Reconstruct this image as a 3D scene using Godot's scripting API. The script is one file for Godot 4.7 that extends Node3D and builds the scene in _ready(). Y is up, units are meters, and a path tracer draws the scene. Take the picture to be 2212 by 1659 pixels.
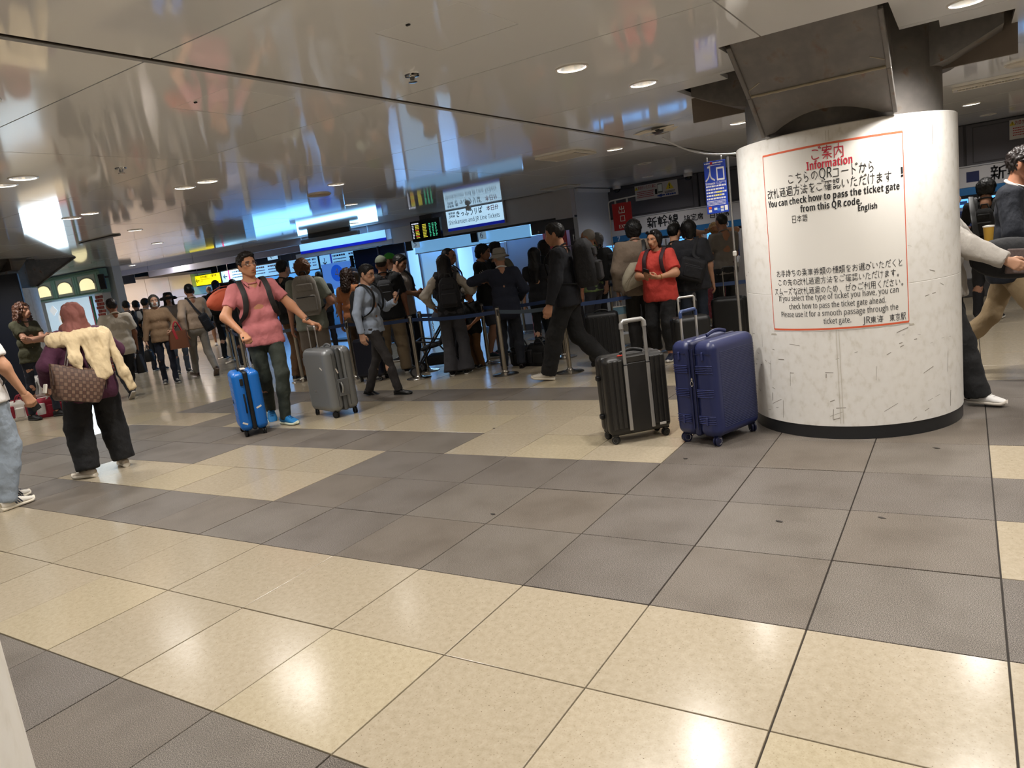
extends Node3D
# A station concourse: ticket office queue, round pillar with a notice, travellers and suitcases. Units are metres, y up.

const U := 0.62          # floor module across
const V := 0.6127        # floor module in depth
const CEIL := 2.5
var lamp_spots := []

func _ready() -> void:
	set_camera()
	set_environment()
	set_lamp_plan()
	make_materials()
	build_floor()
	build_ceiling()
	build_walls()
	build_office()
	build_machines()
	build_far_side()
	build_shop()
	build_pillars()
	build_signs()
	build_barriers()
	build_luggage()
	build_people()
	build_small_things()

func set_camera() -> void:
	var cam := Camera3D.new()
	cam.name = "camera"
	add_child(cam)
	cam.position = Vector3(0.5279, 1.5040, 2.5809)
	cam.rotation_order = EULER_ORDER_YXZ
	cam.rotation_degrees = Vector3(-10.0688, 33.0584, -7.6529)
	cam.keep_aspect = Camera3D.KEEP_HEIGHT
	cam.fov = 56.25
	cam.near = 0.05
	cam.far = 200.0
	cam.current = true

func set_environment() -> void:
	var we := WorldEnvironment.new()
	we.name = "environment"
	var e := Environment.new()
	e.background_mode = Environment.BG_COLOR
	e.background_color = Color(0.02, 0.02, 0.025)
	e.tonemap_mode = Environment.TONE_MAPPER_LINEAR
	e.tonemap_exposure = 1.06
	e.sdfgi_enabled = true
	e.ssao_enabled = true
	e.ssil_enabled = true
	we.environment = e
	add_child(we)

# every ceiling downlight: x, z, strength; those near the queue are dimmer
func set_lamp_plan() -> void:
	lamp_spots = [
		[-1.35, -1.36, 2.4], [-1.26, -2.23, 2.4], [-1.24, -4.22, 1.8], [-1.37, -5.09, 1.2], [0.55, -2.26, 3.2], [0.56, -4.23, 2.8],
		[-2.73, -5.12, 1.1], [-5.14, -0.15, 2.2], [-5.45, -0.15, 1.2], [-5.14, -1.66, 1.9], [-5.48, -1.66, 1.2], [-7.1, -1.65, 1.8], [-7.46, -1.65, 1.2],
		[-6.75, -5.12, 1.1], [-11.1, -4.89, 1.6], [0.55, -0.4, 2.7], [-1.3, 0.9, 2.6], [0.55, 1.4, 2.4], [-3.2, 0.9, 2.4], [-3.2, 2.6, 2.6],
		[-5.3, 2.2, 2.4], [0.55, 3.2, 2.4], [-1.3, 4.6, 2.4], [-7.3, 1.2, 2.4], [-9.2, -0.4, 2.2], [-11.3, -2.1, 2.4], [-13.0, -1.7, 2.6],
		[-14.5, -4.8, 2.0], [2.5, -2.3, 3.0], [2.5, -4.2, 2.8], [2.5, 0.4, 3.0], [2.5, -6.4, 2.2], [0.6, -7.6, 1.4], [-17.5, -4.9, 2.4], [-12.0, -7.6, 1.4], [-17.0, -7.9, 1.6], [-8.9, -3.2, 1.2], [-5.2, -3.3, 0.8],
		[-4.0, -9.4, 1.5], [-2.0, -9.4, 1.4], [0.8, -9.4, 1.6], [-3.2, -7.2, 0.6], [-9.4, -7.9, 0.7],
	]
	var warm := Color(1.0, 0.982, 0.96)
	for s in lamp_spots:
		var l := SpotLight3D.new()
		l.name = "downlight_beam"
		l.light_color = warm
		l.light_energy = s[2]
		l.light_size = 0.07
		l.spot_angle = 74.0
		l.spot_angle_attenuation = 0.8
		l.spot_range = 40.0
		l.spot_attenuation = 2.0
		l.shadow_enabled = true
		l.position = Vector3(s[0], CEIL + 0.005, s[1])
		l.rotation_degrees = Vector3(-90, 0, 0)
		add_child(l, true)

# ---------------------------------------------------------------- mesh builder
class MB:
	var v := PackedVector3Array()
	var n := PackedVector3Array()
	var uv := PackedVector2Array()
	var c := PackedColorArray()
	var ix := PackedInt32Array()
	var col := Color(1, 1, 1)
	var use_col := false

	func p(a: Vector3, nn: Vector3, t := Vector2.ZERO) -> int:
		v.append(a)
		n.append(nn)
		uv.append(t)
		c.append(col)
		return v.size() - 1

	func tri(a: int, b: int, d: int) -> void:
		var cr := (v[b] - v[a]).cross(v[d] - v[a])
		if cr.dot(n[a] + n[b] + n[d]) > 0.0:
			ix.append_array([a, d, b])
		else:
			ix.append_array([a, b, d])

	func quad(a: Vector3, b: Vector3, d: Vector3, e: Vector3, nn: Vector3) -> void:
		var i := p(a, nn, Vector2(0, 1))
		p(b, nn, Vector2(1, 1))
		p(d, nn, Vector2(1, 0))
		p(e, nn, Vector2(0, 0))
		tri(i, i + 1, i + 2)
		tri(i, i + 2, i + 3)

	# a box with chamfered edges
	func box(at: Vector3, size: Vector3, bev := 0.0, bs := Basis()) -> void:
		var h := size * 0.5
		bev = minf(bev, minf(h.x, minf(h.y, h.z)) * 0.98)
		var ax := [Vector3.RIGHT, Vector3.UP, Vector3.BACK]
		for k in 3:
			var k1 := (k + 1) % 3
			var k2 := (k + 2) % 3
			for s in [-1.0, 1.0]:
				var c0: Vector3 = ax[k] * (h[k] * s)
				var e1: Vector3 = ax[k1] * (h[k1] - bev)
				var e2: Vector3 = ax[k2] * (h[k2] - bev)
				quad(at + bs * (c0 - e1 - e2), at + bs * (c0 + e1 - e2), at + bs * (c0 + e1 + e2), at + bs * (c0 - e1 + e2), bs * (ax[k] * s))
			if bev <= 0.0:
				continue
			for s1 in [-1.0, 1.0]:
				for s2 in [-1.0, 1.0]:
					var a1: Vector3 = ax[k1] * (h[k1] * s1) + ax[k2] * ((h[k2] - bev) * s2)
					var a2: Vector3 = ax[k1] * ((h[k1] - bev) * s1) + ax[k2] * (h[k2] * s2)
					var l: Vector3 = ax[k] * (h[k] - bev)
					quad(at + bs * (a1 - l), at + bs * (a1 + l), at + bs * (a2 + l), at + bs * (a2 - l), bs * ((ax[k1] * s1 + ax[k2] * s2).normalized()))
		if bev > 0.0:
			for sx in [-1.0, 1.0]:
				for sy in [-1.0, 1.0]:
					for sz in [-1.0, 1.0]:
						var nn: Vector3 = bs * Vector3(sx, sy, sz).normalized()
						var i := p(at + bs * Vector3(h.x * sx, (h.y - bev) * sy, (h.z - bev) * sz), nn)
						p(at + bs * Vector3((h.x - bev) * sx, h.y * sy, (h.z - bev) * sz), nn)
						p(at + bs * Vector3((h.x - bev) * sx, (h.y - bev) * sy, h.z * sz), nn)
						tri(i, i + 1, i + 2)

	# a box with round edges of radius r
	func rbox(at: Vector3, size: Vector3, r: float, seg := 3, bs := Basis(), bulge := 0.0) -> void:
		var h := size * 0.5
		r = minf(r, minf(h.x, minf(h.y, h.z)))
		var lon := []
		for q in 4:
			for k in seg + 1:
				var a := (q + float(k) / seg) * PI * 0.5
				lon.append([cos(a), sin(a), 1.0 if q == 0 or q == 3 else -1.0, 1.0 if q < 2 else -1.0])
		var lat := []
		for q in 2:
			for k in seg + 1:
				var a := (q + float(k) / seg) * PI * 0.5
				lat.append([sin(a), cos(a), 1.0 if q == 0 else -1.0])
		var base := v.size()
		for la in lat:
			for lo in lon:
				var nn := Vector3(la[0] * lo[0], la[1], la[0] * lo[1])
				var q := nn * r + Vector3((h.x - r) * lo[2], (h.y - r) * la[2], (h.z - r) * lo[3])
				if bulge > 0.0:
					q.z *= 1.0
				p(at + bs * q, bs * nn, Vector2(q.x, q.y))
		var w := lon.size()
		for i in lat.size() - 1:
			for j in w:
				var a := base + i * w + j
				var b := base + i * w + (j + 1) % w
				tri(a, b, b + w)
				tri(a, b + w, a + w)
		for s in [0, (lat.size() - 1)]:   # flat poles
			var k := base + int(s) * w
			tri(k, k + seg + 1, k + 2 * (seg + 1))
			tri(k, k + 2 * (seg + 1), k + 3 * (seg + 1))

	# a round bar along points; radii a number or one per point; flat squashes across sd
	func tube(pts: Array, rad, sides := 8, caps := true, flat := 1.0, up := Vector3.ZERO) -> void:
		var base := v.size()
		var m := pts.size()
		var side := Vector3.ZERO
		for i in m:
			var t: Vector3 = (pts[mini(i + 1, m - 1)] - pts[maxi(i - 1, 0)]).normalized()
			if up != Vector3.ZERO:
				side = t.cross(up).normalized()
			elif i == 0:
				side = t.cross(Vector3.UP if absf(t.y) < 0.9 else Vector3.RIGHT).normalized()
			else:
				side = (side - t * side.dot(t)).normalized()
			var other := t.cross(side).normalized()
			var r: float = rad[i] if rad is Array else rad
			for k in sides:
				var a := TAU * k / sides
				var d := side * cos(a) + other * (sin(a) * flat)
				p(pts[i] + d * r, (side * cos(a) * flat + other * sin(a)).normalized(), Vector2(float(k) / sides, float(i) / m))
		for i in m - 1:
			for k in sides:
				var a := base + i * sides + k
				var b := base + i * sides + (k + 1) % sides
				tri(a, b, b + sides)
				tri(a, b + sides, a + sides)
		if caps:
			for e in [0, m - 1]:
				var t: Vector3 = (pts[0] - pts[1]).normalized() if e == 0 else (pts[m - 1] - pts[m - 2]).normalized()
				var ci := p(pts[e], t)
				for k in sides:
					p(v[base + e * sides + k], t)
				for k in sides:
					tri(ci, ci + 1 + k, ci + 1 + (k + 1) % sides)

	# a turned shape round the y axis: profile of Vector2(radius, height)
	func lathe(prof: Array, seg := 24, xf := Transform3D(), soft := 0.75) -> void:
		var m := prof.size()
		for i in m - 1:
			var q0: Vector2 = prof[i]
			var q1: Vector2 = prof[i + 1]
			var nn := Vector2(q1.y - q0.y, q0.x - q1.x).normalized()
			var n0 := nn
			var n1 := nn
			if i > 0:
				var pv: Vector2 = prof[i - 1]
				var pn := Vector2(q0.y - pv.y, pv.x - q0.x).normalized()
				if pn.dot(nn) > soft:
					n0 = (pn + nn).normalized()
			if i < m - 2:
				var nx: Vector2 = prof[i + 2]
				var xn := Vector2(nx.y - q1.y, q1.x - nx.x).normalized()
				if xn.dot(nn) > soft:
					n1 = (xn + nn).normalized()
			var base := v.size()
			for k in seg + 1:
				var a := TAU * k / seg
				var d := Vector3(cos(a), 0, sin(a))
				p(xf * (d * q0.x + Vector3.UP * q0.y), xf.basis * (d * n0.x + Vector3.UP * n0.y), Vector2(float(k) / seg, q0.y))
				p(xf * (d * q1.x + Vector3.UP * q1.y), xf.basis * (d * n1.x + Vector3.UP * n1.y), Vector2(float(k) / seg, q1.y))
			for k in seg:
				var a := base + k * 2
				if q0.x > 1e-5:
					tri(a, a + 1, a + 2)
				if q1.x > 1e-5:
					tri(a + 1, a + 3, a + 2)

	# rings of equal count joined in order (smooth normals made at the end)
	func loft(rings: Array, closed := true, cap := true) -> void:
		var base := v.size()
		var w: int = rings[0].size()
		for i in rings.size():
			var mid := Vector3.ZERO
			for q in rings[i]:
				mid += q
			mid /= w
			for k in w:
				p(rings[i][k], (rings[i][k] - mid).normalized(), Vector2(float(k) / w, float(i) / rings.size()))
		var f := ix.size()
		for i in rings.size() - 1:
			for k in (w if closed else w - 1):
				var a := base + i * w + k
				var b := base + i * w + (k + 1) % w
				tri(a, b, b + w)
				tri(a, b + w, a + w)
		smooth(base, f)
		if cap:
			for e in [0, rings.size() - 1]:
				var mid := Vector3.ZERO
				for q in rings[e]:
					mid += q
				mid /= w
				var other: Array = rings[1] if e == 0 else rings[e - 1]
				var om := Vector3.ZERO
				for q in other:
					om += q
				om /= w
				var nn := (mid - om).normalized()
				var ci := p(mid, nn)
				for k in w:
					p(rings[e][k], nn)
				for k in w:
					tri(ci, ci + 1 + k, ci + 1 + (k + 1) % w)

	func smooth(base: int, first: int) -> void:
		var acc := PackedVector3Array()
		acc.resize(v.size() - base)
		for i in range(first, ix.size(), 3):
			var a := ix[i]
			var b := ix[i + 1]
			var d := ix[i + 2]
			var cr := (v[d] - v[a]).cross(v[b] - v[a])
			acc[a - base] += cr
			acc[b - base] += cr
			acc[d - base] += cr
		for i in acc.size():
			if acc[i].length_squared() > 1e-20:
				n[base + i] = acc[i].normalized()

	# a flat outline pushed out along nrm by depth
	func extrude(poly: PackedVector2Array, o: Vector3, rx: Vector3, ry: Vector3, depth: float) -> void:
		var nn := rx.cross(ry).normalized()
		var t := Geometry2D.triangulate_polygon(poly)
		for s in [0.0, 1.0]:
			var base := v.size()
			for q in poly:
				p(o + rx * q.x + ry * q.y + nn * (depth * s), nn * (1.0 if s > 0.5 else -1.0), q)
			for i in range(0, t.size(), 3):
				tri(base + t[i], base + t[i + 1], base + t[i + 2])
		var area := 0.0
		for i in poly.size():
			area += poly[i].cross(poly[(i + 1) % poly.size()])
		for i in poly.size():
			var a := poly[i]
			var b := poly[(i + 1) % poly.size()]
			var e := b - a
			var en := Vector2(e.y, -e.x).normalized() * signf(area)
			var A := o + rx * a.x + ry * a.y
			var B := o + rx * b.x + ry * b.y
			quad(A, B, B + nn * depth, A + nn * depth, (rx * en.x + ry * en.y).normalized())

	func put(o: MB, xf: Transform3D) -> void:
		var base := v.size()
		var flip := xf.basis.determinant() < 0.0
		var nb := xf.basis.inverse().transposed()
		for i in o.v.size():
			v.append(xf * o.v[i])
			n.append((nb * o.n[i]).normalized())
		uv.append_array(o.uv)
		c.append_array(o.c)
		for i in range(0, o.ix.size(), 3):
			if flip:
				ix.append_array([base + o.ix[i], base + o.ix[i + 2], base + o.ix[i + 1]])
			else:
				ix.append_array([base + o.ix[i], base + o.ix[i + 1], base + o.ix[i + 2]])

	func mesh(m: Material) -> ArrayMesh:
		var a := []
		a.resize(Mesh.ARRAY_MAX)
		a[Mesh.ARRAY_VERTEX] = v
		a[Mesh.ARRAY_NORMAL] = n
		a[Mesh.ARRAY_TEX_UV] = uv
		if use_col:
			a[Mesh.ARRAY_COLOR] = c
		a[Mesh.ARRAY_INDEX] = ix
		var am := ArrayMesh.new()
		am.add_surface_from_arrays(Mesh.PRIMITIVE_TRIANGLES, a)
		am.surface_set_material(0, m)
		return am


# ---------------------------------------------------------------- scene helpers
var mats := {}
var taken := {}

func hexc(s: String) -> Color:
	return Color.html(s)

func mat(hex: String, rough := 0.6, metal := 0.0, extra := {}) -> StandardMaterial3D:
	var key := "%s %s %s %s" % [hex, rough, metal, extra]
	if mats.has(key):
		return mats[key]
	var m := StandardMaterial3D.new()
	m.albedo_color = hexc(hex)
	m.roughness = rough
	m.metallic = metal
	if extra.has("spec"):
		m.metallic_specular = extra.spec
	if extra.has("glow"):
		m.emission_enabled = true
		m.emission = hexc(extra.get("glowhex", hex))
		m.emission_energy_multiplier = extra.glow
	if extra.has("coat"):
		m.clearcoat_enabled = true
		m.clearcoat = extra.coat
		m.clearcoat_roughness = 0.1
	if extra.has("rim"):
		m.rim_enabled = true
		m.rim = extra.rim
		m.rim_tint = 0.6
	if extra.has("vc"):
		m.vertex_color_use_as_albedo = true
	mats[key] = m
	return m

func numbered(called: String, under: Node) -> String:
	if under != self:
		return called
	var k: int = taken.get(called, 0)
	taken[called] = k + 1
	return called if k == 0 else "%s_%03d" % [called, k]

func obj(called: String, b, m: Material, under: Node = null) -> MeshInstance3D:
	var par: Node = under if under else self
	var o := MeshInstance3D.new()
	o.mesh = b.mesh(m) if b is MB else b
	if not b is MB and m:
		o.material_override = m
	o.name = numbered(called, par)
	o.cast_shadow = GeometryInstance3D.SHADOW_CASTING_SETTING_ON
	par.add_child(o, true)
	return o

func thing(called: String, label: String, category: String, at := Vector3.ZERO, turn := 0.0, group := "") -> Node3D:
	var o := Node3D.new()
	o.name = numbered(called, self)
	add_child(o, true)
	o.position = at
	o.rotation.y = turn
	return tag(o, label, category, group)

func tag(o: Node3D, label: String, category: String, group := "") -> Node3D:
	o.set_meta("label", label)
	o.set_meta("category", category)
	if group:
		o.set_meta("group", group)
	return o

func dup(src: Node3D, label: String, at: Vector3, turn := 0.0, group := "") -> Node3D:
	var o: Node3D = src.duplicate()
	o.name = numbered(String(src.name).rstrip("0123456789").trim_suffix("_"), self)
	add_child(o, true)
	o.position = at
	o.rotation.y = turn
	o.set_meta("label", label)
	if group:
		o.set_meta("group", group)
	return o

func struct(called: String, b, m: Material, under: Node = null) -> MeshInstance3D:
	var o := obj(called, b, m, under)
	if under == null:
		o.set_meta("kind", "structure")
	return o

func one_box(at: Vector3, size: Vector3, bev := 0.0, bs := Basis()) -> MB:
	var b := MB.new()
	b.box(at, size, bev, bs)
	return b

func one_rbox(at: Vector3, size: Vector3, r: float, seg := 3, bs := Basis()) -> MB:
	var b := MB.new()
	b.rbox(at, size, r, seg, bs)
	return b

func noise(freq: float, sd: int, octaves := 4, kind := FastNoiseLite.TYPE_SIMPLEX_SMOOTH) -> FastNoiseLite:
	var f := FastNoiseLite.new()
	f.noise_type = kind
	f.seed = sd
	f.frequency = freq
	f.fractal_octaves = octaves
	return f

func ramp(stops: Array) -> Gradient:
	var g := Gradient.new()
	var off := PackedFloat32Array()
	var cs := PackedColorArray()
	for s in stops:
		off.append(s[0])
		cs.append(hexc(s[1]))
	g.offsets = off
	g.colors = cs
	return g

func noise_tex(f: FastNoiseLite, g: Gradient, size := 512, nrm := 0.0) -> NoiseTexture2D:
	var t := NoiseTexture2D.new()
	t.width = size
	t.height = size
	t.seamless = true
	t.noise = f
	if g:
		t.color_ramp = g
	if nrm > 0.0:
		t.as_normal_map = true
		t.bump_strength = nrm
	return t

# ---------------------------------------------------------------- lettering
# each character as pen strokes on a 16 x 16 field (x then y in hex, y down); ~ bends the stroke
var pen := {
	"こ": "~3373B4 ~292B4D8DCC", "ご": "~3373B4 ~292B4D8DCC C0D2 E0F2", "ち": "24C3 ~71556878B8DAAD7F", "ら": "5183 ~444A7898BB9E5F",
	"の": "~83795C3B275493D6DA9E", "か": "~2595B6AC8E7C ~61482E ~C3D5E7", "を": "33C3 ~714666886A9C ~D69A6C7ECE", "い": "~333A5D6B ~C4D6E9",
	"た": "34A3 612E 97D6 ~9B9DBEEE", "だ": "34A3 612E 97D6 ~9B9DBEEE C1D3 E0F2", "け": "~31283E 64E4 ~B1BA9F", "ま": "34C4 37C7 ~818A7D4E3C5A8ACD",
	"す": "24E4 ~91988B6B58778B9C7F", "お": "24A4 ~615D3D2B5897C8DBBE9D C3E5", "び": "~2474382B5E8EBA84D9 D0E2 E0F2", "ひ": "~2474382B5E8EBA84D9",
	"く": "B147BF", "と": "4167 ~C4785A4C6ECE", "な": "2494 613B C2E5 ~B7BD8E6D8BBBEE", "め": "~325A7D ~A17C4D2B275493D6DA9F", "ぜ": "26E5 ~414B5EBE ~B2BA9A D0E1 F0F1",
	"さ": "25D4 61AA ~5A3C5EBE", "き": "34C3 27D6 71AA ~5A3C5EAE", "っ": "~3877B7C9AC7D", "ぷ": "~6183 ~74658AAC9E6D ~3A2C3D ~C9DBEC ~D1F1F3D3D1", "う": "5192 ~3574A4C6BA9D5F",
	"り": "~41434759 ~A1A6A97D5F", "ば": "~31283E 64C4 ~919A8D6D5C6A9ACD D0E2 E0F2", "に": "~31283E 74D4 ~7B8DDE",
	"コ": "34C4CE 2ECE", "ー": "28E8", "ド": "515F 56BA B1D3 D0F2", "ス": "33C3 ~C3952E 89DF", "ム": "713CDB A8EF", "ズ": "33B3 ~B3852E 79CF C0D2 E0F2",
	"、": "3C6F", "。": "~3C5C6D5F3F2D3C", "案": "8082 2422E2E4 8347A8 B438 15E5 1AEA 888F 8A2E 8AEE", "内": "2F24E4EFCF 80864C 86CB", "改": "1363 6367 1767 171E6C A186 95F4 D56F 98EF",
	"札": "1575 414F 4519 4578 A1AEEEEB", "通": "2133 16363B1E 3B6EFE 52D2A5 5C56D6DC 59D9 959C", "過": "2133 16363B1E 3B6EFE 6561D1D5 9194B4 5C55E5EC 7B78B8BB7B",
	"方": "8083 14E4 ~746A2F 78C8BE9E", "法": "2133 1648 2E5A 74E4 A1A8 68F8 986DDC BADF", "確": "1262 4219 3D38686D3D 7472E2E4 A386 868F 88E8 8BEB 8EEE B6BE",
	"認": "3141 1363 2555 2858 2E2B5B5E2E 71D1C696 A175 8395 9A9EDEDC 7A6D AABB EAFC", "日": "31D1DF3F31 38D8", "本": "14E4 808F 841C 84EC 5CBC",
	"語": "3141 1363 2555 2858 2E2B5B5E2E 72E2 A285 75D5D8 68F8 7F7BDBDF7F", "手": "C232 26D6 1AEA 828E6E", "持": "1464 313E1E 1B69 73E3 A0A6 66F6 69F9 C7CEAE 7B9D",
	"乗": "B131 15E5 1AEA 555A B5BA 818F 8A2F 8AEF", "車": "13E3 45C5CA4A45 47C7 1CEC 818F", "券": "4153 B193 24D4 17E7 ~83762B 97EB 4ABABE9E ~6A4E2F",
	"類": "1474 414A 2223 6253 4418 4478 1B7B 4A1F 4B7F 81F1 B1A3 93E3EC9C93 96E6 99E9 AC8F CCFF", "種": "6132 1575 424F 4519 4578 E191 83F3 95E5E99995 97E7 B1BE 8BFB 7EFE",
	"選": "2133 16363B1E 3B6EFE 619194646696 B1E1E4B4B6E6 68E8 858A C5CA 5AFA 7B5D CBED", "先": "4226 34D4 8188 18E8 ~686A2F A8AEEEEB", "利": "6132 1575 424F 4519 4578 A3AA E1EECE",
	"用": "~313A1F 31D1DFBF 35D5 39D9 818F", "東": "13E3 35C5CA3A35 38C8 818F 8A1E 8AEE", "海": "2133 1648 2E5A 9164 83F3 85D5CE6D85 59F9 A6A8 AAAC", "京": "8082 13E3 46C6CA4A46 8A8F6F 4C2E CCEE",
	"駅": "2171 212A 2474 2777 414A 2A7A7E5E 1C1E 3C3D 5C5D 91E1E696 ~91978F B6FF", "新": "4042 1272 2325 6255 1676 1A7A 464F 4A1D 4A7D E193 ~93988F 97F7 C7CF",
	"幹": "1373 4145 2565692925 2767 1B7B 494F B084 B0F4 96D6 8AFA B6BF", "線": "4125 2547 6427 2767 474F 1A1D 697B B1A2 92E2E79792 94E4 B7BEAE 89A97E E8C9 B9FE",
	"指": "1464 313E1E 1B69 9196E6E4 94D2 98E8EF9F98 9BEB", "定": "8082 2522E2E5 46C6 868E 8ACA ~592F 4B6EFF", "席": "8082 33E3 ~33391F 55E5 7378 C3C8 78C8 6E6ADADECE 9A9F",
	"自": "8062 32D2DF3F32 36D6 3ADA", "由": "25E5EF2F25 2AEA 818F", "出": "818F 3237D7D2 1A1FEFEA", "口": "33D3DE3E33", "入": "5181 ~81859BEE ~855B1E", "分": "6128 A1E8 47B7AE8E ~67592F",
	"丸": "~61591F 24B4BDDEFEFB 387B", "南": "13E3 8185 2F25E5EFCF 5768 B7A8 59B9 4CCC 898F", "八": "~63591F ~92BAEF", "重": "C131 13E3 35C5CA3A35 37C7 818E 3CCC 1EEE",
	"洲": "2133 1648 2E5A ~71795F A1AE E1EF 8486 B4C6", "並": "4163 C1A3 14E4 545D B4BD 273A E7DA 1EEE", "前": "4163 C1A3 14E4 2F27777F5F 2A7A 2C7C A7AC E6EECE",
	"입": "~5232366673 5 C1C8", "구": "32C2C6 18E8 888F",
}
var type_cache := {}

func strokes(ch: String) -> Array:
	var out := []
	for s in (pen[ch] as String).split(" "):
		var soft := s.begins_with("~")
		if soft:
			s = s.substr(1)
		var pts := []
		for i in range(0, s.length() - 1, 2):
			pts.append(Vector2(s.substr(i, 1).hex_to_int() / 15.0, 1.0 - s.substr(i + 1, 1).hex_to_int() / 15.0))
		if soft and pts.size() > 2:
			var fine := []
			for i in pts.size() - 1:
				var a: Vector2 = pts[maxi(i - 1, 0)]
				var d: Vector2 = pts[mini(i + 2, pts.size() - 1)]
				for k in 4:
					fine.append((pts[i] as Vector2).cubic_interpolate(pts[i + 1], a, d, k / 4.0))
			fine.append(pts[-1])
			pts = fine
		if pts.size() > 1:
			out.append(pts)
	return out

# the triangles of one line of text, baseline at y = 0, starting at x = 0; returns [points, width]
func line(text: String, size: float, bold := false, pitch := 1.0, face := "Droid Sans") -> Array:
	var key := "%s|%s|%s|%s|%s" % [text, size, bold, pitch, face]
	if type_cache.has(key):
		return type_cache[key]
	var pts := PackedVector2Array()
	var x := 0.0
	var run := ""
	for i in text.length() + 1:
		var ch := text.substr(i, 1) if i < text.length() else ""
		if ch != "" and not pen.has(ch):
			run += ch
			continue
		if run != "":
			var f := SystemFont.new()
			f.font_names = PackedStringArray([face])
			f.font_weight = 700 if bold else 400
			var tm := TextMesh.new()
			tm.font = f
			tm.text = run
			tm.font_size = 40
			tm.pixel_size = size / 29.0
			tm.depth = 0.0
			tm.curve_step = 3.0
			tm.horizontal_alignment = HORIZONTAL_ALIGNMENT_LEFT
			tm.vertical_alignment = VERTICAL_ALIGNMENT_CENTER
			if run.strip_edges() != "":
				var ar := tm.surface_get_arrays(0)
				var vv: PackedVector3Array = ar[Mesh.ARRAY_VERTEX]
				var ii: PackedInt32Array = ar[Mesh.ARRAY_INDEX]
				var half := vv.size() / 2
				for k in range(0, ii.size(), 3):
					if ar[Mesh.ARRAY_NORMAL][ii[k]].z > 0.5:
						for e in 3:
							pts.append(Vector2(vv[ii[k + e]].x * pitch + x, vv[ii[k + e]].y + size * 0.5))
			x += f.get_string_size(run, HORIZONTAL_ALIGNMENT_LEFT, -1, 40).x * size / 29.0 * pitch
			run = ""
		if ch != "":
			var w := size * (0.082 if not bold else 0.125)
			for st in strokes(ch):
				var m: int = st.size()
				for k in m - 1:
					var a := Vector2(st[k].x * pitch, st[k].y) * size * 1.08
					var b := Vector2(st[k + 1].x * pitch, st[k + 1].y) * size * 1.08
					var d := (b - a).normalized()
					var s := Vector2(-d.y, d.x) * (w * 0.5)
					a -= d * w * 0.35
					b += d * w * 0.35
					a += Vector2(x, -size * 0.06)
					b += Vector2(x, -size * 0.06)
					pts.append_array([a - s, b - s, b + s, a - s, b + s, a + s])
			x += size * 1.16 * pitch
	type_cache[key] = [pts, x]
	return type_cache[key]

# adds a line of text to b on the plane o + rx * x + ry * y; align -1 left, 0 middle, 1 right; fit squeezes it to a width
func write(b: MB, text: String, o: Vector3, rx: Vector3, ry: Vector3, size: float, align := 0, bold := false, fit := 0.0, face := "Droid Sans") -> void:
	var l := line(text, size, bold, 1.0, face)
	var k := 1.0
	if fit > 0.0:
		k = fit / l[1]
	var nn := rx.cross(ry).normalized()
	var x0: float = -l[1] * k * (0.5 + 0.5 * align)
	var base := b.v.size()
	for q in l[0]:
		b.p(o + rx * (q.x * k + x0) + ry * q.y, nn)
	for i in range(0, l[0].size(), 3):
		b.tri(base + i, base + i + 1, base + i + 2)

# the same on a round column about axis (cx, cz) of radius r: x runs along the skin from angle mid
func write_round(b: MB, text: String, mid: Vector3, ang: float, r: float, x: float, y: float, size: float, align := 0, bold := false, fit := 0.0, face := "Droid Sans") -> void:
	var l := line(text, size, bold, 1.0, face)
	var k := 1.0
	if fit > 0.0:
		k = fit / l[1]
	var x0: float = x - l[1] * k * (0.5 + 0.5 * align)
	var base := b.v.size()
	for q in l[0]:
		var a: float = ang - (q.x * k + x0) / r
		var d := Vector3(cos(a), 0, sin(a))
		b.p(mid + d * r + Vector3.UP * (y + q.y), d)
	for i in range(0, l[0].size(), 3):
		b.tri(base + i, base + i + 1, base + i + 2)

# ---------------------------------------------------------------- materials of the place
var M := {}

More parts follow.
